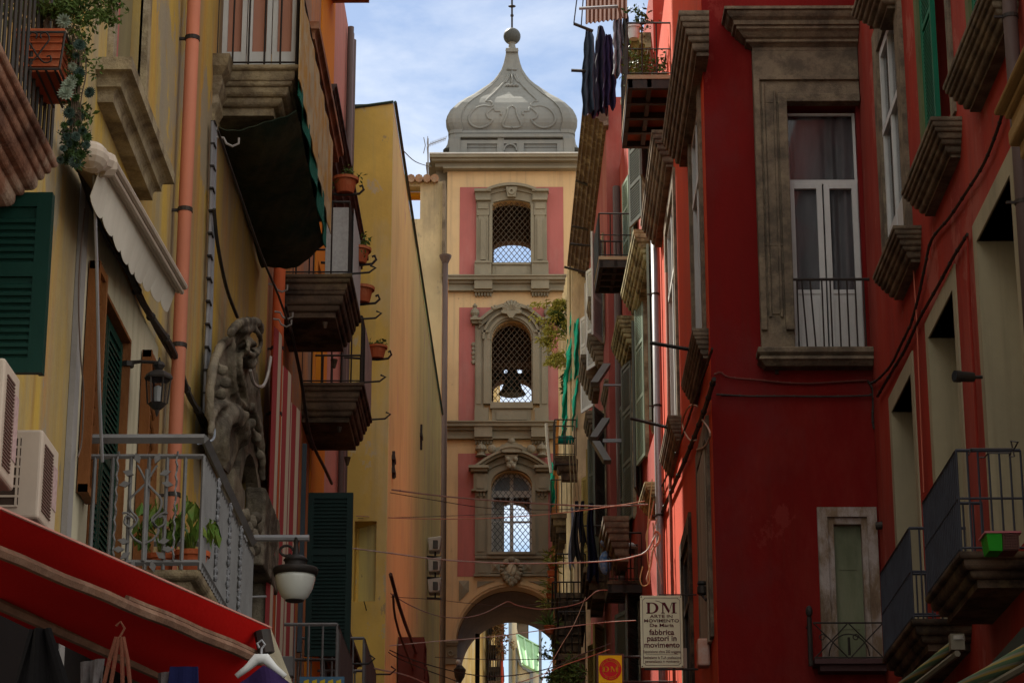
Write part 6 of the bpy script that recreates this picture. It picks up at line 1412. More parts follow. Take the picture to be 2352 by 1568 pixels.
# rose house with overhanging eaves
F4 = fr_angle(1.98, 57.6, math.atan2(.2, 11.0), 1)
N4 = thing('apartment_building', 'rose house with deep moulded brown eaves further up the right side', 'house', (2, 62, ground_z(62)))
h4 = [(2.0,3.6,20.6,23.4),(6.0,7.6,20.6,23.4),(2.0,3.6,15.5,18.8),(6.0,7.6,15.5,18.8),(3.0,4.6,10.6,13.6)]
m = MB(F4); panel(m, 0.0, 11.4, 0, 26.5, h4, .3); m.box(0, 11.4, -8, -.62, 0, 26.4); m.build('wall', M_ROSEW, N4)
m = MB(F4); cornice(m, -.3, 11.8, 25.6, ((.10,.08),(.10,.18),(.14,.28),(.10,.40),(.12,.50),(.10,.58)), (0,0)); m.build('eaves', mat('brown_eaves', (0.10,0.065,0.045), (0.06,0.04,0.03), (0.30,0.25,0.19), streak=0, scale=3, bump=.4), N4)
M_OLIVE = mat('ochre_shutter_paint', (0.30,0.22,0.07), (0.2,0.15,0.05), bump=.1)
for k, (ua, ub, za, zb) in enumerate(h4): shut_pair(N4, F4, ua, ub, za, zb, (M_WHITE, M_WHITE, M_GREYSH, M_OLIVE, M_OLIVE)[k], 22)
sill(N4, F4, 1350, 745, 1347, 810, .4, name='window_hood', h=1.8); sill(N4, F4, 1351, 672, 1347, 722, .4, name='window_hood', h=1.8); sill(N4, F4, 1334, 812, 1328, 862, .5, name='window_hood', h=2.2)
sill(N4, F4, 1345, 935, 1340, 985, .45, name='window_hood', h=2.0); sill(N4, F4, 1385, 1180, 1375, 1240, .5, name='window_hood', h=2.2)
for k, (pa, pb) in enumerate((((1322,415),(1382,438)),((1309,560),(1367,566)),((1296,613),(1352,628)),((1315,520),(1352,528)))):
    Y_ = (62, 62, 62, 64)[k]; m = MB(); m.tube([PY(*pa, Y_), PY(*pb, Y_)], .035, 4)
    tag(m.build('washing_line_pole', M_IRON), ('thin rail reaching left from the balcony corner below the eaves', 'middle iron arm crossing the tower edge', 'lowest iron arm crossing the tower just above its first cornice', 'short iron arm hidden against the eaves')[k], 'bracket')
# sunlit old houses next to the tower
F5 = fr_angle(1.30, 69.0, math.atan2(.25, 5.0), 1); F6 = fr_angle(1.02, 74.0, math.atan2(.24, 5.6), 1)
M_OLDW = mat('old_sunlit_plaster', (0.74,0.62,0.38), (0.50,0.40,0.25), (0.30,0.24,0.16), streak=.7, scale=1.5, sscale=1.3, bump=.8, bscale=8, amt=.7)
N5 = thing('apartment_building', 'crumbling sunlit plaster house overgrown with weeds beside the bell tower', 'house', (1.3, 71, ground_z(71)))
m = MB(F5); panel(m, 0, 5.0, 0, 26.5, [(1.0,2.0,20.6,23.4),(3.0,4.0,20.6,23.4),(1.2,2.2,16.2,18.8),(3.2,4.2,16.4,18.8)], .3); m.box(0, 5, -6, -.62, 0, 26.4)
for k in range(7): u = .3+k*.7; m.tube([(u, .05, 10), (u+.05, .07, 18), (u, .05, 26)], .07, 5)
m.build('wall', M_OLDW, N5)
m = MB(F6); panel(m, 0, 5.4, 0, 22.5, [(1.0,2.0,15.5,18.4),(3.0,4.0,15.5,18.4)], .3); m.box(0, 5.4, -6, -.62, 0, 22.4); m.build('wall', mat('old_orange_plaster', (0.55,0.32,0.12), (0.4,0.25,0.12), (0.3,0.22,0.14), streak=.7, scale=1.2, bump=.5), N5)
M_GNET = mat('bright_green_net', (0.02,0.42,0.27), (0.015,0.30,0.20), scale=6, bump=.6, rough=.8)
o, a, b, z = rail_balcony(N5, F5, (1273,1005), (1270,1100), .62, brick=False, slabm=M_SLAB, step=.3)
m = MB(F5); slab(m, a[0], b[0], z-.1, .6, ((.15,.0),(.2,.08),(.2,.2))); m.build('bracket', M_SLAB, o)
for k, (p4) in enumerate((((1310,690),(1323,690),(1320,770),(1308,775)),((1302,780),(1318,770),(1314,870),(1300,880)),((1296,850),(1309,840),(1304,960),(1290,960)),((1319,740),(1330,730),(1329,860),(1319,870)),((1262,1062),(1273,1060),(1275,1160),(1266,1165)),((1292,960),(1303,955),(1300,1000),(1290,1000)),((1315,880),(1328,870),(1326,985),(1314,990)))):
    Y_ = (69.3, 69.2, 69.4, 68.8, 71, 69.4, 69)[k]; q = [PY(*c_, Y_) for c_ in p4]; m = MB()
    m.grid(lambda s, t_: tuple(q[0].lerp(q[1], s).lerp(q[3].lerp(q[2], s), t_)+Vector((.012*math.sin(t_*13+k)+.01*math.sin(t_*31), .12*math.sin(s*5+t_*6), .03*math.sin(s*9+k)))), 8, 12)
    tag(m.build('green_net', M_GNET, None, thick=.01), ('highest scrap', 'upper left strip', 'lower left strip', 'turquoise strip near the rose wall', 'low strip left of the dark balcony', 'small rag just above the dark balcony', 'long turquoise strip')[k] + ' of bright green net on the sunlit house', 'net', 'green nets on the sunlit house')
m = MB(); q = [PY(1283,1010,68.5)+Vector((.11*k,0,.0)) for k in range(4)]
for p_ in q: m.ball(tuple(p_), .13, 8)
tag(m.build('green_bundle', mat('teal_bundle', (0.01,0.20,0.15), bump=.5), None), 'row of teal bundles on the rail of the dark balcony under the sunlit house', 'bundle')
for k, (px, py, rx, rz, n_, mt_) in enumerate(((1262,705,.55,.40,420,M_LEAFY),(1284,735,.35,.4,360,M_LEAFS[0]),(1258,770,.50,.45,420,M_LEAFY),(1270,825,.45,.35,320,M_LEAFY),(1300,880,.15,.5,160,M_LEAFS[1]))):
    p = PY(px, py, 70.0); t = thing('weed_tuft', ('feathery yellow weed', 'dense green weed', 'broad yellow weed', 'lowest straw coloured weed', 'dark creeper')[k] + ' growing out of the sunlit wall before the tower', 'weed', tuple(p), 'weeds on the sunlit wall')
    root = Vector((1.25, 70.0, p.z-.15)); m = MB()
    for s_ in range(9):
        tip = p+Vector((rnd.gauss(0,rx*.5), rnd.gauss(0,.2), rnd.gauss(0,rz*.6))); mid = root.lerp(tip, .5)+Vector((0,0,.18)); m.tube([root, mid, tip], [.018,.012,.006], 4, cap=False)
        for j in range(n_//9): b_ = mid.lerp(tip, rnd.random()**.6) ; m.leaf(tuple(b_+Vector((rnd.gauss(0,.05),rnd.gauss(0,.05),rnd.gauss(0,.05)))), .17, (rnd.gauss(-.3,.5), rnd.gauss(0,.5), -.5), .28)
    m.build('foliage', mt_, t)
# white pole and orange board
cable('pale straight pole leaning beside the dark balcony in front of the tower cornice', [PY(1255,972,68), PY(1258,1020,68), PY(1266,1085,68)], .05, mat('pale_pole', (0.6,0.58,0.48), bump=0), cat='pole', name='pole')
m = MB(); q = [PY(1285,965,68.4), PY(1279,965,68.4), PY(1270,1090,68.2), PY(1276,1090,68.2)]; m.face([tuple(v) for v in q]); tag(m.build('orange_board', mat('orange_board', (0.6,0.24,0.05), bump=.1), None, thick=.05), 'narrow orange board standing on the dark balcony beside the pale pole', 'board')
# second balcony lower with green plants, planter ladder
def small_dark_balcony(lab, pa, pb, Y_, dep_y, Bd):
    p, q = PY(*pa, Y_), PY(*pb, Y_); m = MB(); z = p.z
    for hh, s in ((.14,0),(.2,.06),(.2,.14),(.2,.22)): m.box(p.x+s, q.x, Y_+s, Y_+dep_y, z-hh, z-.0005); z -= hh
    b = m.build('balcony', M_SLAB, Bd); m = MB(); z = p.z
    for k in range(5): xx = p.x+(q.x-p.x)*k/4; m.tube([(xx, Y_, z), (xx, Y_, z+1)], .016, 4)
    for k in range(8): yy = Y_+dep_y*k/7; m.tube([(p.x, yy, z), (p.x, yy, z+1)], .016, 4)
    m.tube([(q.x, Y_, z+1), (p.x, Y_, z+1), (p.x, Y_+dep_y, z+1)], .02, 4); m.build('railing', M_IRON, b); return b
small_dark_balcony('', (1266,1178), (1315,1178), 70.0, 3, N5)
small_dark_balcony('', (1278,1360), (1345,1360), 62, 3.5, N4); small_dark_balcony('', (1270,1425), (1335,1425), 62, 3.5, N4); small_dark_balcony('', (1283,1500), (1345,1500), 58, 3.5, N4)
small_dark_balcony('', (1340,1300), (1390,1300), 58.5, 2.5, N4)
t = thing('planter_ladder', 'vertical ladder of small orange planters beside the arch', 'planter', tuple(PY(1268,1345,66)))
m = MB(); 
for k in range(5): p = PY(1270-1.2*k, 1305+17*k, 66); m.hexa([(p.x-.10,66-.08,p.z),(p.x+.10,66-.08,p.z),(p.x+.10,66.1,p.z),(p.x-.10,66.1,p.z),(p.x-.14,66-.12,p.z+.13),(p.x+.14,66-.12,p.z+.13),(p.x+.14,66.12,p.z+.13),(p.x-.14,66.12,p.z+.13)])
m.build('box', mat('orange_planter', (0.55,0.12,0.04), bump=.1), t)
m = MB(); m.tube([PY(1276,1290,66.1), PY(1270,1395,66.1)], .03, 4); m.tube([PY(1261,1290,66.1), PY(1259,1395,66.1)], .03, 4); m.build('frame', M_IRON, t)
m = MB()
for (px, py, n_, s_) in ((1268,1288,60,.35),(1262,1350,90,.2),(1256,1390,120,.18)):
    p = PY(px, py, 65.9)
    for j in range(n_): m.leaf(tuple(p+Vector((rnd.gauss(0,.08),rnd.gauss(0,.08),rnd.gauss(0,.12)))), s_, (rnd.gauss(0,.8), rnd.gauss(0,.5), .6-rnd.random()), .16)
m.build('foliage', mat('yellow_green_leaf', (0.14,0.16,0.03), (0.30,0.27,0.07), bump=0, scale=9), t)
for k, (px, py, lab) in enumerate(((1262,1455,'small orange pot with spiky leaves at the right spring of the arch'),)):
    p = PY(px, py, 60); t = thing('potted_plant', lab, 'potted plant', tuple(p)); m = MB(); pot(m, tuple(p), .13, .2); m.build('pot', M_POT, t)
    m = MB()
    for j in range(30): m.leaf((p.x, p.y, p.z+.2), .4, (rnd.gauss(0,.8), rnd.gauss(0,.5), .6), .12)
    m.build('foliage', M_LEAFS[0], t)
p = PY(1290, 1555, 54); t = thing('bush', 'leafy green bush at the bottom right of the arch', 'bush', tuple(p)); m = MB(); foliage(m, (p.x, p.y, p.z), .42, .4, .45, 900, .12, 16); m.build('foliage', M_LEAFS[0], t); m = MB(); m.tube([p, p+Vector((.1,0,-1.2))], .03, 5); m.build('stem', M_STEM, t)
# lower laundry in front of the rose house
cl = [(1313,1165,1300,8,60,(0.32,0.33,0.42),'pale lilac cloth, leftmost strip on the lower laundry line'),(1322,1150,1285,13,59.5,(0.035,0.03,0.035),'black lacy dress on the lower laundry line'),(1336,1150,1250,11,59.2,(0.02,0.018,0.03),'black shirt beside the lacy dress'),(1358,1155,1330,18,58,(0.012,0.012,0.03),'long black dress with white dots on the lower laundry line')]
for k, (px, ya_, yb_, w_, Y_, c_, lab) in enumerate(cl):
    p, q = PY(px-w_*.4, ya_, Y_), PY(px+w_*.4, ya_, Y_); pe = PY(px, yb_, Y_); m = MB(); dr = p.z-pe.z
    m.grid(lambda s, t_: (p.x+(q.x-p.x)*(.5+(s-.5)*(.7+1.2*t_))+.03*math.sin(t_*6+k), Y_+.09*math.sin(s*12+k)*(.3+t_), p.z-dr*t_*(1+.05*math.sin(s*8+k*2))), 20, 12)
    tag(m.build('hanging_garment', mat('laundry_low_%d' % k, c_, tuple(x*.6 for x in c_), scale=5, bump=.3), None, thick=.012), lab, 'laundry', 'clothes on the lower laundry line')
for k, (pa, pb) in enumerate((((1306,1010),(1312,1120)),((1313,1010),(1322,1140)),((1320,1010),(1330,1150)))):
    cable(('left', 'middle', 'right')[k] + ' of three taut cords hanging below the teal bundles', [PY(*pa, 66), PY((pa[0]+pb[0])/2, (pa[1]+pb[1])/2, 66), PY(*pb, 66)], .012, mat('straw_cord', (0.3,0.25,0.14), bump=0), name='cord', cat='cord')
# ================================================================ signs
def text_mesh(txt, size, M, x, z, mt, parent, name='lettering', d=.004, sx=1.0, bold=.0, th=.003):
    c = bpy.data.curves.new('t', 'FONT'); c.body = txt; c.size = size; c.align_x = 'CENTER'; c.extrude = th/2; c.offset = bold
    o = bpy.data.objects.new('t', c); col.objects.link(o); bpy.context.view_layer.update()
    dg = bpy.context.evaluated_depsgraph_get(); me = bpy.data.meshes.new_from_object(o.evaluated_get(dg)); bpy.data.objects.remove(o)
    off = Vector(parent.get('_o')) if parent.get('_o') else Vector((0,0,0))
    for v in me.vertices:
        p = M @ Vector((x+v.co.x*sx, d+th-v.co.z*0+v.co.z, z+v.co.y)); v.co = p - off
    me.materials.clear(); me.materials.append(mt); ob = bpy.data.objects.new(name, me); col.objects.link(ob); ob.parent = parent; return ob
def dm_letters(m, cx_, z0, h, d0, d1):
    """serif D and M drawn as outlines"""
    w = h*1.25; x = cx_-w*1.12
    def R_(a, b, c, d): m.box(x+a*h, x+b*h, d0, d1, z0+c*h, z0+d*h)
    R_(.10,.34,.0,1.0); R_(0,.44,0,.07); R_(0,.44,.93,1.0)
    n = 16
    for k in range(n):
        a0, a1 = -math.pi/2+math.pi*k/n, -math.pi/2+math.pi*(k+1)/n
        def P_(r_, rz_, a): return (x+h*(.52+r_*math.cos(a)), z0+h*(.5+rz_*math.sin(a)))
        m.prism([P_(.34,.42,a0), P_(.60,.5,a0), P_(.60,.5,a1), P_(.34,.42,a1)], d0, d1)
    R_(.34,.53,0,.075); R_(.34,.53,.925,1.0)
    x = cx_+h*.02
    R_(.03,.14,.0,.9); R_(-.06,.26,0,.07); R_(.97,1.21,0,1.0); R_(.88,1.34,0,.07); R_(.97,1.34,.93,1.0); R_(-.06,.25,.93,1.0)
    m.prism([(x+.05*h,z0+1.0*h),(x+.30*h,z0+1.0*h),(x+.72*h,z0+.22*h),(x+.60*h,z0+.0*h)], d0+.0002, d1+.0002); m.prism([(x+.60*h,z0+.0*h),(x+.70*h,z0+.24*h),(x+.97*h,z0+.98*h),(x+.90*h,z0+1.0*h)], d0+.0004, d1+.0004)
YS = 38.5; FSg = fr_front(YS)
def Sg(px, py): p = PY(px, py, YS); return (p.x, p.z)
x0, z1 = Sg(1470, 1367); x1, z0 = Sg(1570, 1532)
x1_ = x1
t = thing('hanging_sign', 'cream projecting shop sign lettered in maroon, larger of the two signs', 'sign', (x1, YS, z0))
m = MB(FSg); m.box(x0, x1, -.05, 0, z0, z1); m.build('board', mat('cream_sign_board', (0.84,0.79,0.55), (0.78,0.73,0.50), rough=.4, scale=1, bump=.02), t, bevel=.004)
MAR = mat('maroon_letter', (0.13,0.02,0.03), bump=0, rough=.6)
m = MB(FSg); W, H = x1-x0, z1-z0; g = .035
for (a, b, c, d) in ((g*2,W-g*2,g,g+.006),(g*2,W-g*2,H-g-.006,H-g),(g,g+.006,g*2,H-g*2),(W-g-.006,W-g,g*2,H-g*2)): m.box(x0+a, x0+b, .001, .004, z0+c, z0+d)
for (ax, az) in ((g,g),(W-g,g),(g,H-g),(W-g,H-g)):
    sx, sz = (1 if ax == g else -1), (1 if az == g else -1); m.tube([(x0+ax+sx*g*math.cos(a), .003, z0+az+sz*g*math.sin(a)) for a in [math.pi/2*i/6 for i in range(7)]], .003, 4)
m.build('border', MAR, t)
m = MB(FSg)
for ax in (.02, W-.02):
    for az in (.02, H-.02): m.ball((x0+ax, .004, z0+az), .010, 8)
m.build('screws', M_IRON, t)
cxs = (x0+x1)/2; px1_ = H/165.0
m = MB(FSg); dm_letters(m, cxs+.005, z1-41*px1_, 25*px1_, .001, .006)
m.tube([(cxs-.09,.004,z1-12*px1_),(cxs-.03,.004,z1-14*px1_),(cxs+.02,.004,z1-18*px1_),(cxs+.045,.004,z1-23*px1_)], .004, 4); m.build('lettering', MAR, t)
for txt, yc, hh, ww, bo in (("ARTE IN", 51, 7.0, 1.5, .0008), ("MOVIMENTO", 61.5, 7.6, 1.32, .0008), ("De Maria", 72, 7.8, 1.4, .001), ("fabbrica", 90, 13.0, 1.02, .0022), ("pastori in", 104, 13.0, 1.02, .0022), ("movimento", 119, 13.0, 1.0, .0022), ("Esposizione oltre 200 soggetti", 131.5, 6.4, .82, .0004), ("Realizziamo la TUA professione", 145, 6.2, .80, .0004), ("personalizzata in movimento", 153.5, 6.2, .80, .0004)):
    text_mesh(txt, hh*px1_*1.35, FSg, cxs, z1-yc*px1_, MAR, t, sx=ww, bold=bo)
m = MB(FSg); m.box(x0+.08, x1-.08, .001, .003, z1-135.5*px1_, z1-134.9*px1_); m.build('rule', MAR, t)
m = MB(FSg); m.tube([(x0+.05, -.03, z0-.02), (XC2, -.03, z0-.02)], .018, 5); m.tube([(x0+.3, -.03, z1+.02), (XC2, -.03, z1+.02)], .012, 5); m.build('bracket', M_IRON, t)
m = MB(FSg); a, b = Sg(1562,1482), Sg(1580,1528); m.box(a[0], b[0], -.3, -.2, b[1], a[1]); tag(m.build('junction_box', M_PLASTW), 'small pale junction box behind the corner of the cream sign', 'box')
YS2 = 44.0; FS2 = fr_front(YS2)
p0, p1 = PY(1370,1500,YS2), PY(1434,1604,YS2); t = thing('hanging_sign', 'yellow shop sign with a red round emblem, smaller and lower than the cream sign', 'sign', (p1.x, YS2, p1.z))
m = MB(FS2); m.box(p0.x, p1.x, -.08, 0, p1.z, p0.z); m.build('frame', M_PIPEB, t)
m = MB(FS2); g = .035; m.box(p0.x+g, p1.x-g, .001, .01, p1.z+g, p0.z-g); m.build('face', mat('sign_yellow', (0.85,0.70,0.01), bump=0, rough=.4), t)
cx_, cz_ = (p0.x+p1.x)/2, PY(1402,1536,YS2).z; rr = (p1.x-p0.x)*.41
m = MB(FS2); m.prism([(cx_+rr*math.cos(a), cz_+rr*math.sin(a)) for a in [2*math.pi*k/40 for k in range(40)]], .011, .014); m.build('disc', mat('sign_red', (0.62,0.03,0.04), bump=0, rough=.5), t)
MY = mat('sign_yellow_letter', (0.62,0.42,0.02), bump=0)
m = MB(FS2)
for k in range(40):
    a0, a1 = 2*math.pi*k/40, 2*math.pi*(k+1)/40; m.prism([(cx_+r_*math.cos(a), cz_+r_*math.sin(a)) for r_, a in ((rr*.70,a0),(rr*.73,a0),(rr*.73,a1),(rr*.70,a1))], .0145, .017)
dm_letters(m, cx_+.005, cz_-rr*.26, rr*.5, .0146, .018); m.build('lettering', MY, t)
def ring_text(s, r_, a0, step, size, top=True):
    for i, ch in enumerate(s):
        a = a0 + (-step if top else step)*i; rot = a-math.pi/2 if top else a+math.pi/2
        Mx = FS2 @ Matrix.Translation((cx_+r_*math.cos(a), 0, cz_+r_*math.sin(a))) @ Matrix.Rotation(-rot, 4, 'Y')
        if ch != ' ': text_mesh(ch, size, Mx, 0, 0, MY, t, d=.0148)
ring_text("ARTE IN MOVIMENTO", rr*.79, R(160), R(8.8), rr*.19); ring_text("DE MARIA", rr*.93, R(242), R(8.8), rr*.19, False)
text_mesh("A PRESEPE - Via", .07, FS2, cx_, p0.z-(PY(1400,1500,YS2).z-PY(1400,1573,YS2).z), mat('sign_red2', (0.35,0.03,0.02), bump=0), t, d=.012)
m = MB(FS2); m.tube([(p1.x-.02, -.04, p0.z-.05), (XC2-.0, -.04, p0.z-.05)], .02, 5); m.tube([(p1.x-.02, -.04, p0.z-.5), (XC2, -.04, p0.z-.5)], .02, 5); m.build('bracket', M_IRON, t)
# ================================================================ cables over the street
def span(lab, pts, Y0, Y1, r=.014, mt=M_CABLEW, cl=True, n=5):
    k_ = len(pts)-1; P_ = [PY(px, py, Y0+(Y1-Y0)*i/k_) for i, (px, py) in enumerate(pts)]
    cable(lab, P_, r*.72, mt, cl, name='street_cable', n=n)
M_PINKC = mat('pinkish_cable', (0.25,0.19,0.16), bump=0)
span('double pinkish cable from the white insulator on the left to the tangle on the right', [(765,1104),(830,1114),(900,1124),(1010,1138),(1150,1150),(1300,1159),(1400,1162),(1488,1158)], 41, 46, .020, M_PINKC)
span('thin dark cable drooping just below the double pinkish one', [(768,1108),(880,1128),(1010,1150),(1120,1166),(1250,1170),(1400,1165),(1480,1155)], 41, 46, .010, M_CABLE)
span('brown cable crossing the rose panel below the double cable', [(818,1184),(940,1190),(1060,1191),(1150,1188),(1280,1178),(1400,1163),(1480,1150)], 41, 46, .012, M_CABLEO)
span('faint brown cable between the ochre corner and the lower lattice window', [(822,1190),(950,1187),(1060,1183),(1150,1180),(1230,1178)], 41, 50, .008, M_CABLE)
span('long pale cable running level across the arch house, under the lowest window', [(808,1258),(900,1270),(1000,1283),(1100,1290),(1200,1293),(1330,1291),(1420,1285),(1475,1272)], 40, 46, .018, M_CABLEW)
span('wavy grey cable looped up over the arch opening', [(897,1362),(940,1388),(1000,1412),(1060,1418),(1110,1408),(1150,1388),(1168,1381),(1190,1390),(1240,1398),(1300,1392),(1340,1380),(1370,1357),(1395,1354)], 41.5, 46, .013, M_PINKC, False)
span('thin dark wire level with the crown of the arch', [(898,1370),(1000,1376),(1080,1385),(1170,1391),(1270,1383),(1330,1378)], 42, 52, .008, M_CABLE, False)
span('straight pale wire rising to the right across the arch', [(895,1482),(1000,1472),(1080,1466),(1175,1456),(1290,1440),(1390,1428),(1460,1424)], 42, 46, .012, M_CABLEW, False)
span('dark sagging cable low across the arch', [(895,1492),(950,1515),(1040,1540),(1120,1552),(1200,1547),(1280,1528),(1340,1500),(1402,1478)], 42, 46, .014, M_CABLE)
span('orange brown cable climbing to the yellow sign', [(1180,1570),(1240,1550),(1300,1525),(1360,1505),(1400,1490)], 44, 46, .011, M_CABLEO, False)
span('thin cable crossing the passage at bottom', [(1000,1508),(1080,1512),(1160,1514),(1250,1513),(1330,1518)], 44, 50, .010, M_CABLE)
span('pale cable slanting from the low left balcony to the bottom of the arch', [(820,1522),(870,1536),(940,1552),(1020,1590)], 34, 44, .018, M_CABLEW, False)
span('grey cable falling down the ochre front to the wall anchors', [(836,1380),(855,1440),(890,1495),(960,1530),(1040,1560),(1110,1590)], 41, 44, .013, M_CABLE, False)
span('thin stay wire sloping down right of the arch', [(1345,1370),(1320,1430),(1290,1480),(1262,1530),(1230,1590)], 54, 50, .012, M_CABLEO, False)
p = PY(765, 1104, 40.95); t = thing('insulator', 'white and green ceramic insulator where the street cables leave the orange house', 'insulator', tuple(p))
m = MB(); m.lathe([(.05,-.12),(.09,-.1),(.05,-.04),(.09,-.01),(.05,.04),(.08,.07),(.03,.12)], tuple(p), 10); m.build('body', mat('celadon_ceramic', (0.5,0.6,0.48), rough=.3, bump=0), t); m = MB(); m.tube([p, Vector((XL, p.y, p.z-.05))], .02, 5); m.build('arm', M_IRON, t)
# tangled cables near the grey pipe
for k, (lab, pts, mt_, r_) in enumerate((
  ('orange cable looping down beside the grey metal drainpipe', [(1502,1150),(1492,1200),(1484,1230),(1490,1260),(1502,1250),(1500,1200)], M_CABLEO, .014),
  ('thick coil of orange cable on the grey metal drainpipe', [(1500,1240),(1506,1220),(1515,1228),(1512,1245),(1500,1262),(1494,1300),(1486,1330),(1492,1340)], M_CABLEO, .022),
  ('yellowish cable hanging in a long loop over the cream sign', [(1498,1100),(1490,1180),(1486,1260),(1492,1330),(1478,1345),(1470,1330),(1476,1300)], mat('yellow_cable', (0.5,0.42,0.2), bump=0), .011),
  ('pale cable falling in front of the grey drainpipe', [(1508,1190),(1500,1240),(1512,1300),(1520,1340)], M_CABLEW, .012),
  ('white cable from the long pale street cable up to the coil', [(1475,1272),(1488,1262),(1500,1240),(1508,1225)], M_CABLEW, .018))):
    cable(lab, [PY(px, py, 44.6-.05*k) for px, py in pts], r_, mt_)
def side_cable(lab, pts, X=XC2-.06, r=.018, mt=M_CABLE, cl=True): cable(lab, [PX(px, py, X) for px, py in pts], r, mt, cl)
side_cable('thick black cable bundle slanting down the street side of the red corner house', [(1640,870),(1622,930),(1600,990),(1580,1040),(1550,1110),(1520,1180),(1500,1240)], r=.035)
side_cable('thinner black cable beside the slanting bundle', [(1636,800),(1620,850),(1602,900),(1575,980),(1545,1060),(1510,1140)], r=.018)
side_cable('pink loop of cable on the street side of the corner house', [(1602,932),(1588,930),(1575,945),(1568,970),(1572,990),(1585,1010),(1600,1010)], r=.014, mt=M_CABLEO, cl=False)
side_cable('lower pink loop continuing the first', [(1610,960),(1628,985),(1630,1005),(1618,1025),(1600,1032)], r=.014, mt=M_CABLEO, cl=False)
def front_cable(lab, pts, r=.014, mt=M_CABLE): cable(lab, [PY(px, py, YF-.05) for px, py in pts], r, mt, True)
front_cable('sagging brown cable under the stone sill of the tall window', [(1640,860),(1655,855),(1675,866),(1740,872),(1800,878),(1860,880),(1930,876),(1990,873)], .014, mat('red_brown_cable', (0.16,0.05,0.04), bump=0))
front_cable('straight dark cable clipped along the red wall under the string band', [(1645,905),(1720,909),(1800,909),(1900,910),(1990,908),(2000,905)], .014)
front_cable('short cable dropping down the inner corner', [(1993,873),(2005,900),(2004,960),(2008,985)], .016)
def r_cable(lab, pts, r=.016, mt=M_CABLE): cable(lab, [PX(px, py, XR-.05) for px, py in pts], r, mt, True)
r_cable('long black cable bowing down the faded red wall from the brown drainpipe to the corner', [(2322,150),(2310,230),(2290,300),(2260,375),(2220,440),(2180,500),(2140,550),(2125,610),(2110,680),(2092,745)], .018)
r_cable('upper strand running on to the inner corner', [(2092,745),(2070,790),(2045,840),(2015,872),(2000,880)], .018)
r_cable('second long cable slanting from the red conduit to the inner corner', [(2222,538),(2190,590),(2155,655),(2110,735),(2080,800),(2050,850),(2015,910)], .02)
pr = PX(2232, 560, XR-.04); m = MB(); m.tube([PX(2222,538,XR-.04), PX(2228,700,XR-.04), PX(2240,900,XR-.04), PX(2247,1050,XR-.04)], .014, 5); tag(m.build('conduit', mat('red_conduit', (0.28,0.03,0.02), bump=0)), 'thin red conduit rising beside the black security camera', 'conduit')
m = MB(); m.tube([PX(2098,620,XR-.04), PX(2106,740,XR-.04), PX(2112,900,XR-.04), PX(2122,1130,XR-.04)], .010, 5); tag(m.build('conduit', mat('faded_red_conduit', (0.5,0.14,0.09), bump=0)), 'pale red wire running down the wall between the two beige windows at left', 'conduit')
# ceramic fitting on the peeling shutter
p = PX(1612, 1350, XC2-.12); m = MB(); m.lathe([(.05,-.1),(.07,-.08),(.07,.02),(.04,.04),(.07,.06),(.06,.1)], tuple(p), 10); m.tube([p+Vector((0,0,-.1)), p+Vector((.05,-.1,-.2)), p+Vector((.12,-.2,-.15))], .02, 5); tag(m.build('cable_fitting', M_IRON), 'black cable fitting on the peeling beige shutter left of the dark red wall', 'fitting')
p = PX(1617, 1500, XC2-.1); m = MB(); m.hexa([(p.x-.1,p.y-.15,p.z-.2),(p.x+.08,p.y-.15,p.z-.2),(p.x+.08,p.y+.15,p.z-.2),(p.x-.1,p.y+.15,p.z-.2),(p.x-.1,p.y-.15,p.z+.2),(p.x+.08,p.y-.15,p.z+.2),(p.x+.08,p.y+.15,p.z+.2),(p.x-.1,p.y+.15,p.z+.2)]); tag(m.build('alarm_box', mat('orange_white_box', (0.5,0.14,0.05), (0.55,0.5,0.45), scale=2, bump=0), None, bevel=.03, seg=2), 'orange and white alarm box low on the peeling window of the corner house', 'alarm box')
# ================================================================ beyond the arch
YB = 118.0; FB = fr_front(YB)
def Bq(px, py, Y=YB): p = PY(px, py, Y); return (p.x, p.z)
Q = thing('apartment_building', 'ochre house with peeling plaster patches seen through the left of the arch', 'house', (Bq(1100,1500)[0], 100, ground_z(100)))
m = MB(); a = PY(1052,1500,92).x; b_ = PY(1148,1500,112).x
m.hexa([(a-.4,92,0),(a,92,0),(b_,112,0),(a-.4,112,0),(a-.4,92,40),(a,92,40),(b_,112,40),(a-.4,112,40)]); m.build('wall', mat('patched_ochre', (0.62,0.42,0.13), (0.50,0.31,0.09), (0.68,0.60,0.42), streak=.4, scale=.6, sscale=1.2, bump=.4, amt=.6), Q)
m = MB(); m.box(PY(1140,1500,104).x, PY(1152,1500,104).x, 104, 107, ground_z(104), 29); m.build('pilaster', M_STONEL, Q)
for k, py in enumerate((1420, 1480, 1530, 1562)):
    p = PY(1138, py, 103); m = MB(); m.box(p.x-.3, p.x+.35, 103, 105.5, p.z-.2, p.z); b = m.build('balcony', M_SLAB, Q)
    m = MB(); [m.tube([(p.x-.3+.1*j, 103, p.z), (p.x-.3+.1*j, 103, p.z+1)], .02, 4) for j in range(7)]; m.build('railing', M_IRON, b)
m = MB(); p = PY(1150, 1420, 103)
m.tube([PY(1152,1410,102.8), PY(1154,1600,102.8)], .06, 6); tag(m.build('drainpipe', mat('red_far_pipe', (0.5,0.08,0.05), bump=0)), 'red drainpipe on the balcony stack seen through the arch', 'drainpipe')
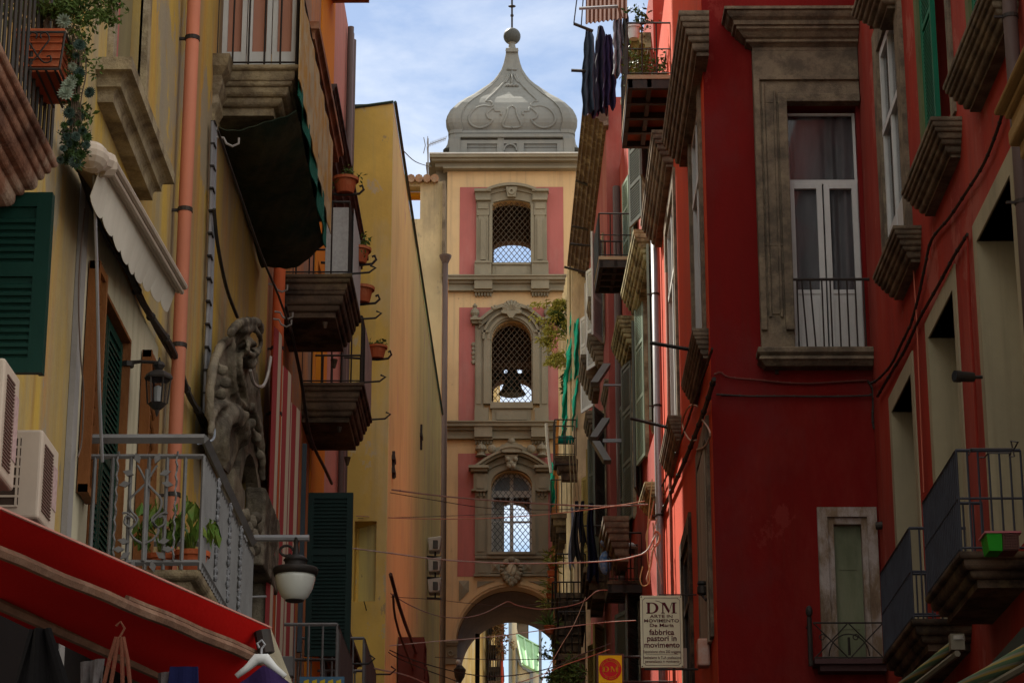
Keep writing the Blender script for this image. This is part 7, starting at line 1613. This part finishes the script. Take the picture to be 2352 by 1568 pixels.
p = PY(1160, 1430, 102.6); t = thing('hanging_plant', 'dry reddish plants trailing down the balcony stack beyond the arch', 'plant', tuple(p)); m = MB(); [foliage(m, PY(px, py, 102.6), .25, .2, .5, 120, .14, 6) for px, py in ((1143,1425),(1152,1440),(1160,1480),(1148,1470))]; m.build('foliage', mat('dry_leaf', (0.22,0.10,0.05), (0.10,0.11,0.04), bump=0, scale=8), t)
# white church front with green roof
U = thing('church', 'white church side with grey volute and pale green roof beyond the arch', 'church', (Bq(1210,1550)[0], YB, ground_z(YB)))
m = MB(FB); m.prism([Bq(1168,1900), Bq(1168,1402), Bq(1187,1402), Bq(1187,1460), Bq(1190,1900)], -4, 0); m.prism([Bq(1187,1900), Bq(1187,1440), Bq(1192,1470), Bq(1245,1560), Bq(1245,1900)], -3, -.01); m.build('wall', mat('church_white', (0.66,0.60,0.46), (0.56,0.5,0.38), streak=.5, scale=.5, bump=.1), U)
m = MB(FB); tb = lambda x0_, x1_, y0_, y1_, d0, d1: m.box(Bq(x0_,1500)[0], Bq(x1_,1500)[0], d0, d1, Bq(1200,y1_)[1], Bq(1200,y0_)[1])
tb(1168, 1175, 1402, 1900, .01, .2); tb(1184, 1187.5, 1488, 1900, .01, .2)
vol = [(1184,1488),(1187,1502),(1192,1514),(1200,1524),(1210,1531),(1222,1536)]
for p_, q_ in zip(vol, vol[1:]): m.prism([Bq(*p_), Bq(*q_), Bq(q_[0], q_[1]+9), Bq(p_[0], p_[1]+12)], .0, .25)
tb(1216, 1224, 1536, 1900, .01, .2); tb(1186, 1218, 1566, 1575, .01, .2)
m.build('grey_trim', mat('church_grey', (0.22,0.24,0.26), bump=.1), U)
m = MB(); q = [PY(1187,1459,YB-.2), PY(1238,1487,YB-.2), PY(1238,1545,YB-3), PY(1200,1525,YB-3)]; m.face([tuple(v) for v in q]); m.build('roof', mat('green_copper_roof', (0.30,0.50,0.28), (0.24,0.42,0.24), scale=1.2, bump=.1), U, thick=.1)
m = MB(); 
for k in (0.0,.33,.7,1.0): m.tube([q[0].lerp(q[1],k)+Vector((0,-.1,.05)), q[3].lerp(q[2],k)+Vector((0,-.1,.05))], .05, 4)
m.tube([q[0]+Vector((0,-.1,.05)), q[1]+Vector((0,-.1,.05))], .06, 4); m.build('roof_seams', mat('pale_copper', (0.4,0.62,0.40), bump=0), U)
m = MB(FB); m.box(Bq(1187,0)[0]+.0, Bq(1212,1440)[0], -4.2, -.3, Bq(1200,1480)[1], Bq(1200,1428)[1]); m.box(Bq(1185,1440)[0], Bq(1214,1440)[0], -4.4, -.2, Bq(1200,1428)[1], Bq(1200,1424)[1]); m.build('chimney', mat('dark_tuff', (0.13,0.10,0.075), (0.08,0.065,0.05), scale=2, bump=.6), U)
m = MB(); p0, p1 = PY(1237,1360,100), PY(1243,1700,100); m.box(p0.x, p0.x+.12, 100, 100.15, p1.z, p0.z+1); tag(m.build('pole', mat('blue_grey_pole', (0.25,0.30,0.36), bump=0)), 'slim blue grey pole standing in the gap of sky beyond the arch', 'pole')
# street lamp bracket and dark pole under the arch
m = MB(); m.tube([PY(1097,1455,84), PY(1096,1620,84)], .09, 6); tag(m.build('pole', M_IRON), 'dark vertical pole inside the left of the arch', 'pole')
p = PY(1056, 1545, 79.6); t = thing('wall_lantern', 'black lantern with two white bulbs on the left spring of the arch', 'lantern', tuple(p)); m = MB(); m.lathe([(.05,-.3),(.16,-.12),(.2,.12),(.08,.25)], tuple(p), 8); m.build('housing', M_IRON, t); m = MB(); m.ball((p.x-.05,p.y-.1,p.z+.35), .08, 8); m.build('bulb', M_WHITE, t); m = MB(); m.ball((p.x-.05,p.y-.1,p.z-.38), .08, 8); m.build('bulb', M_WHITE, t)
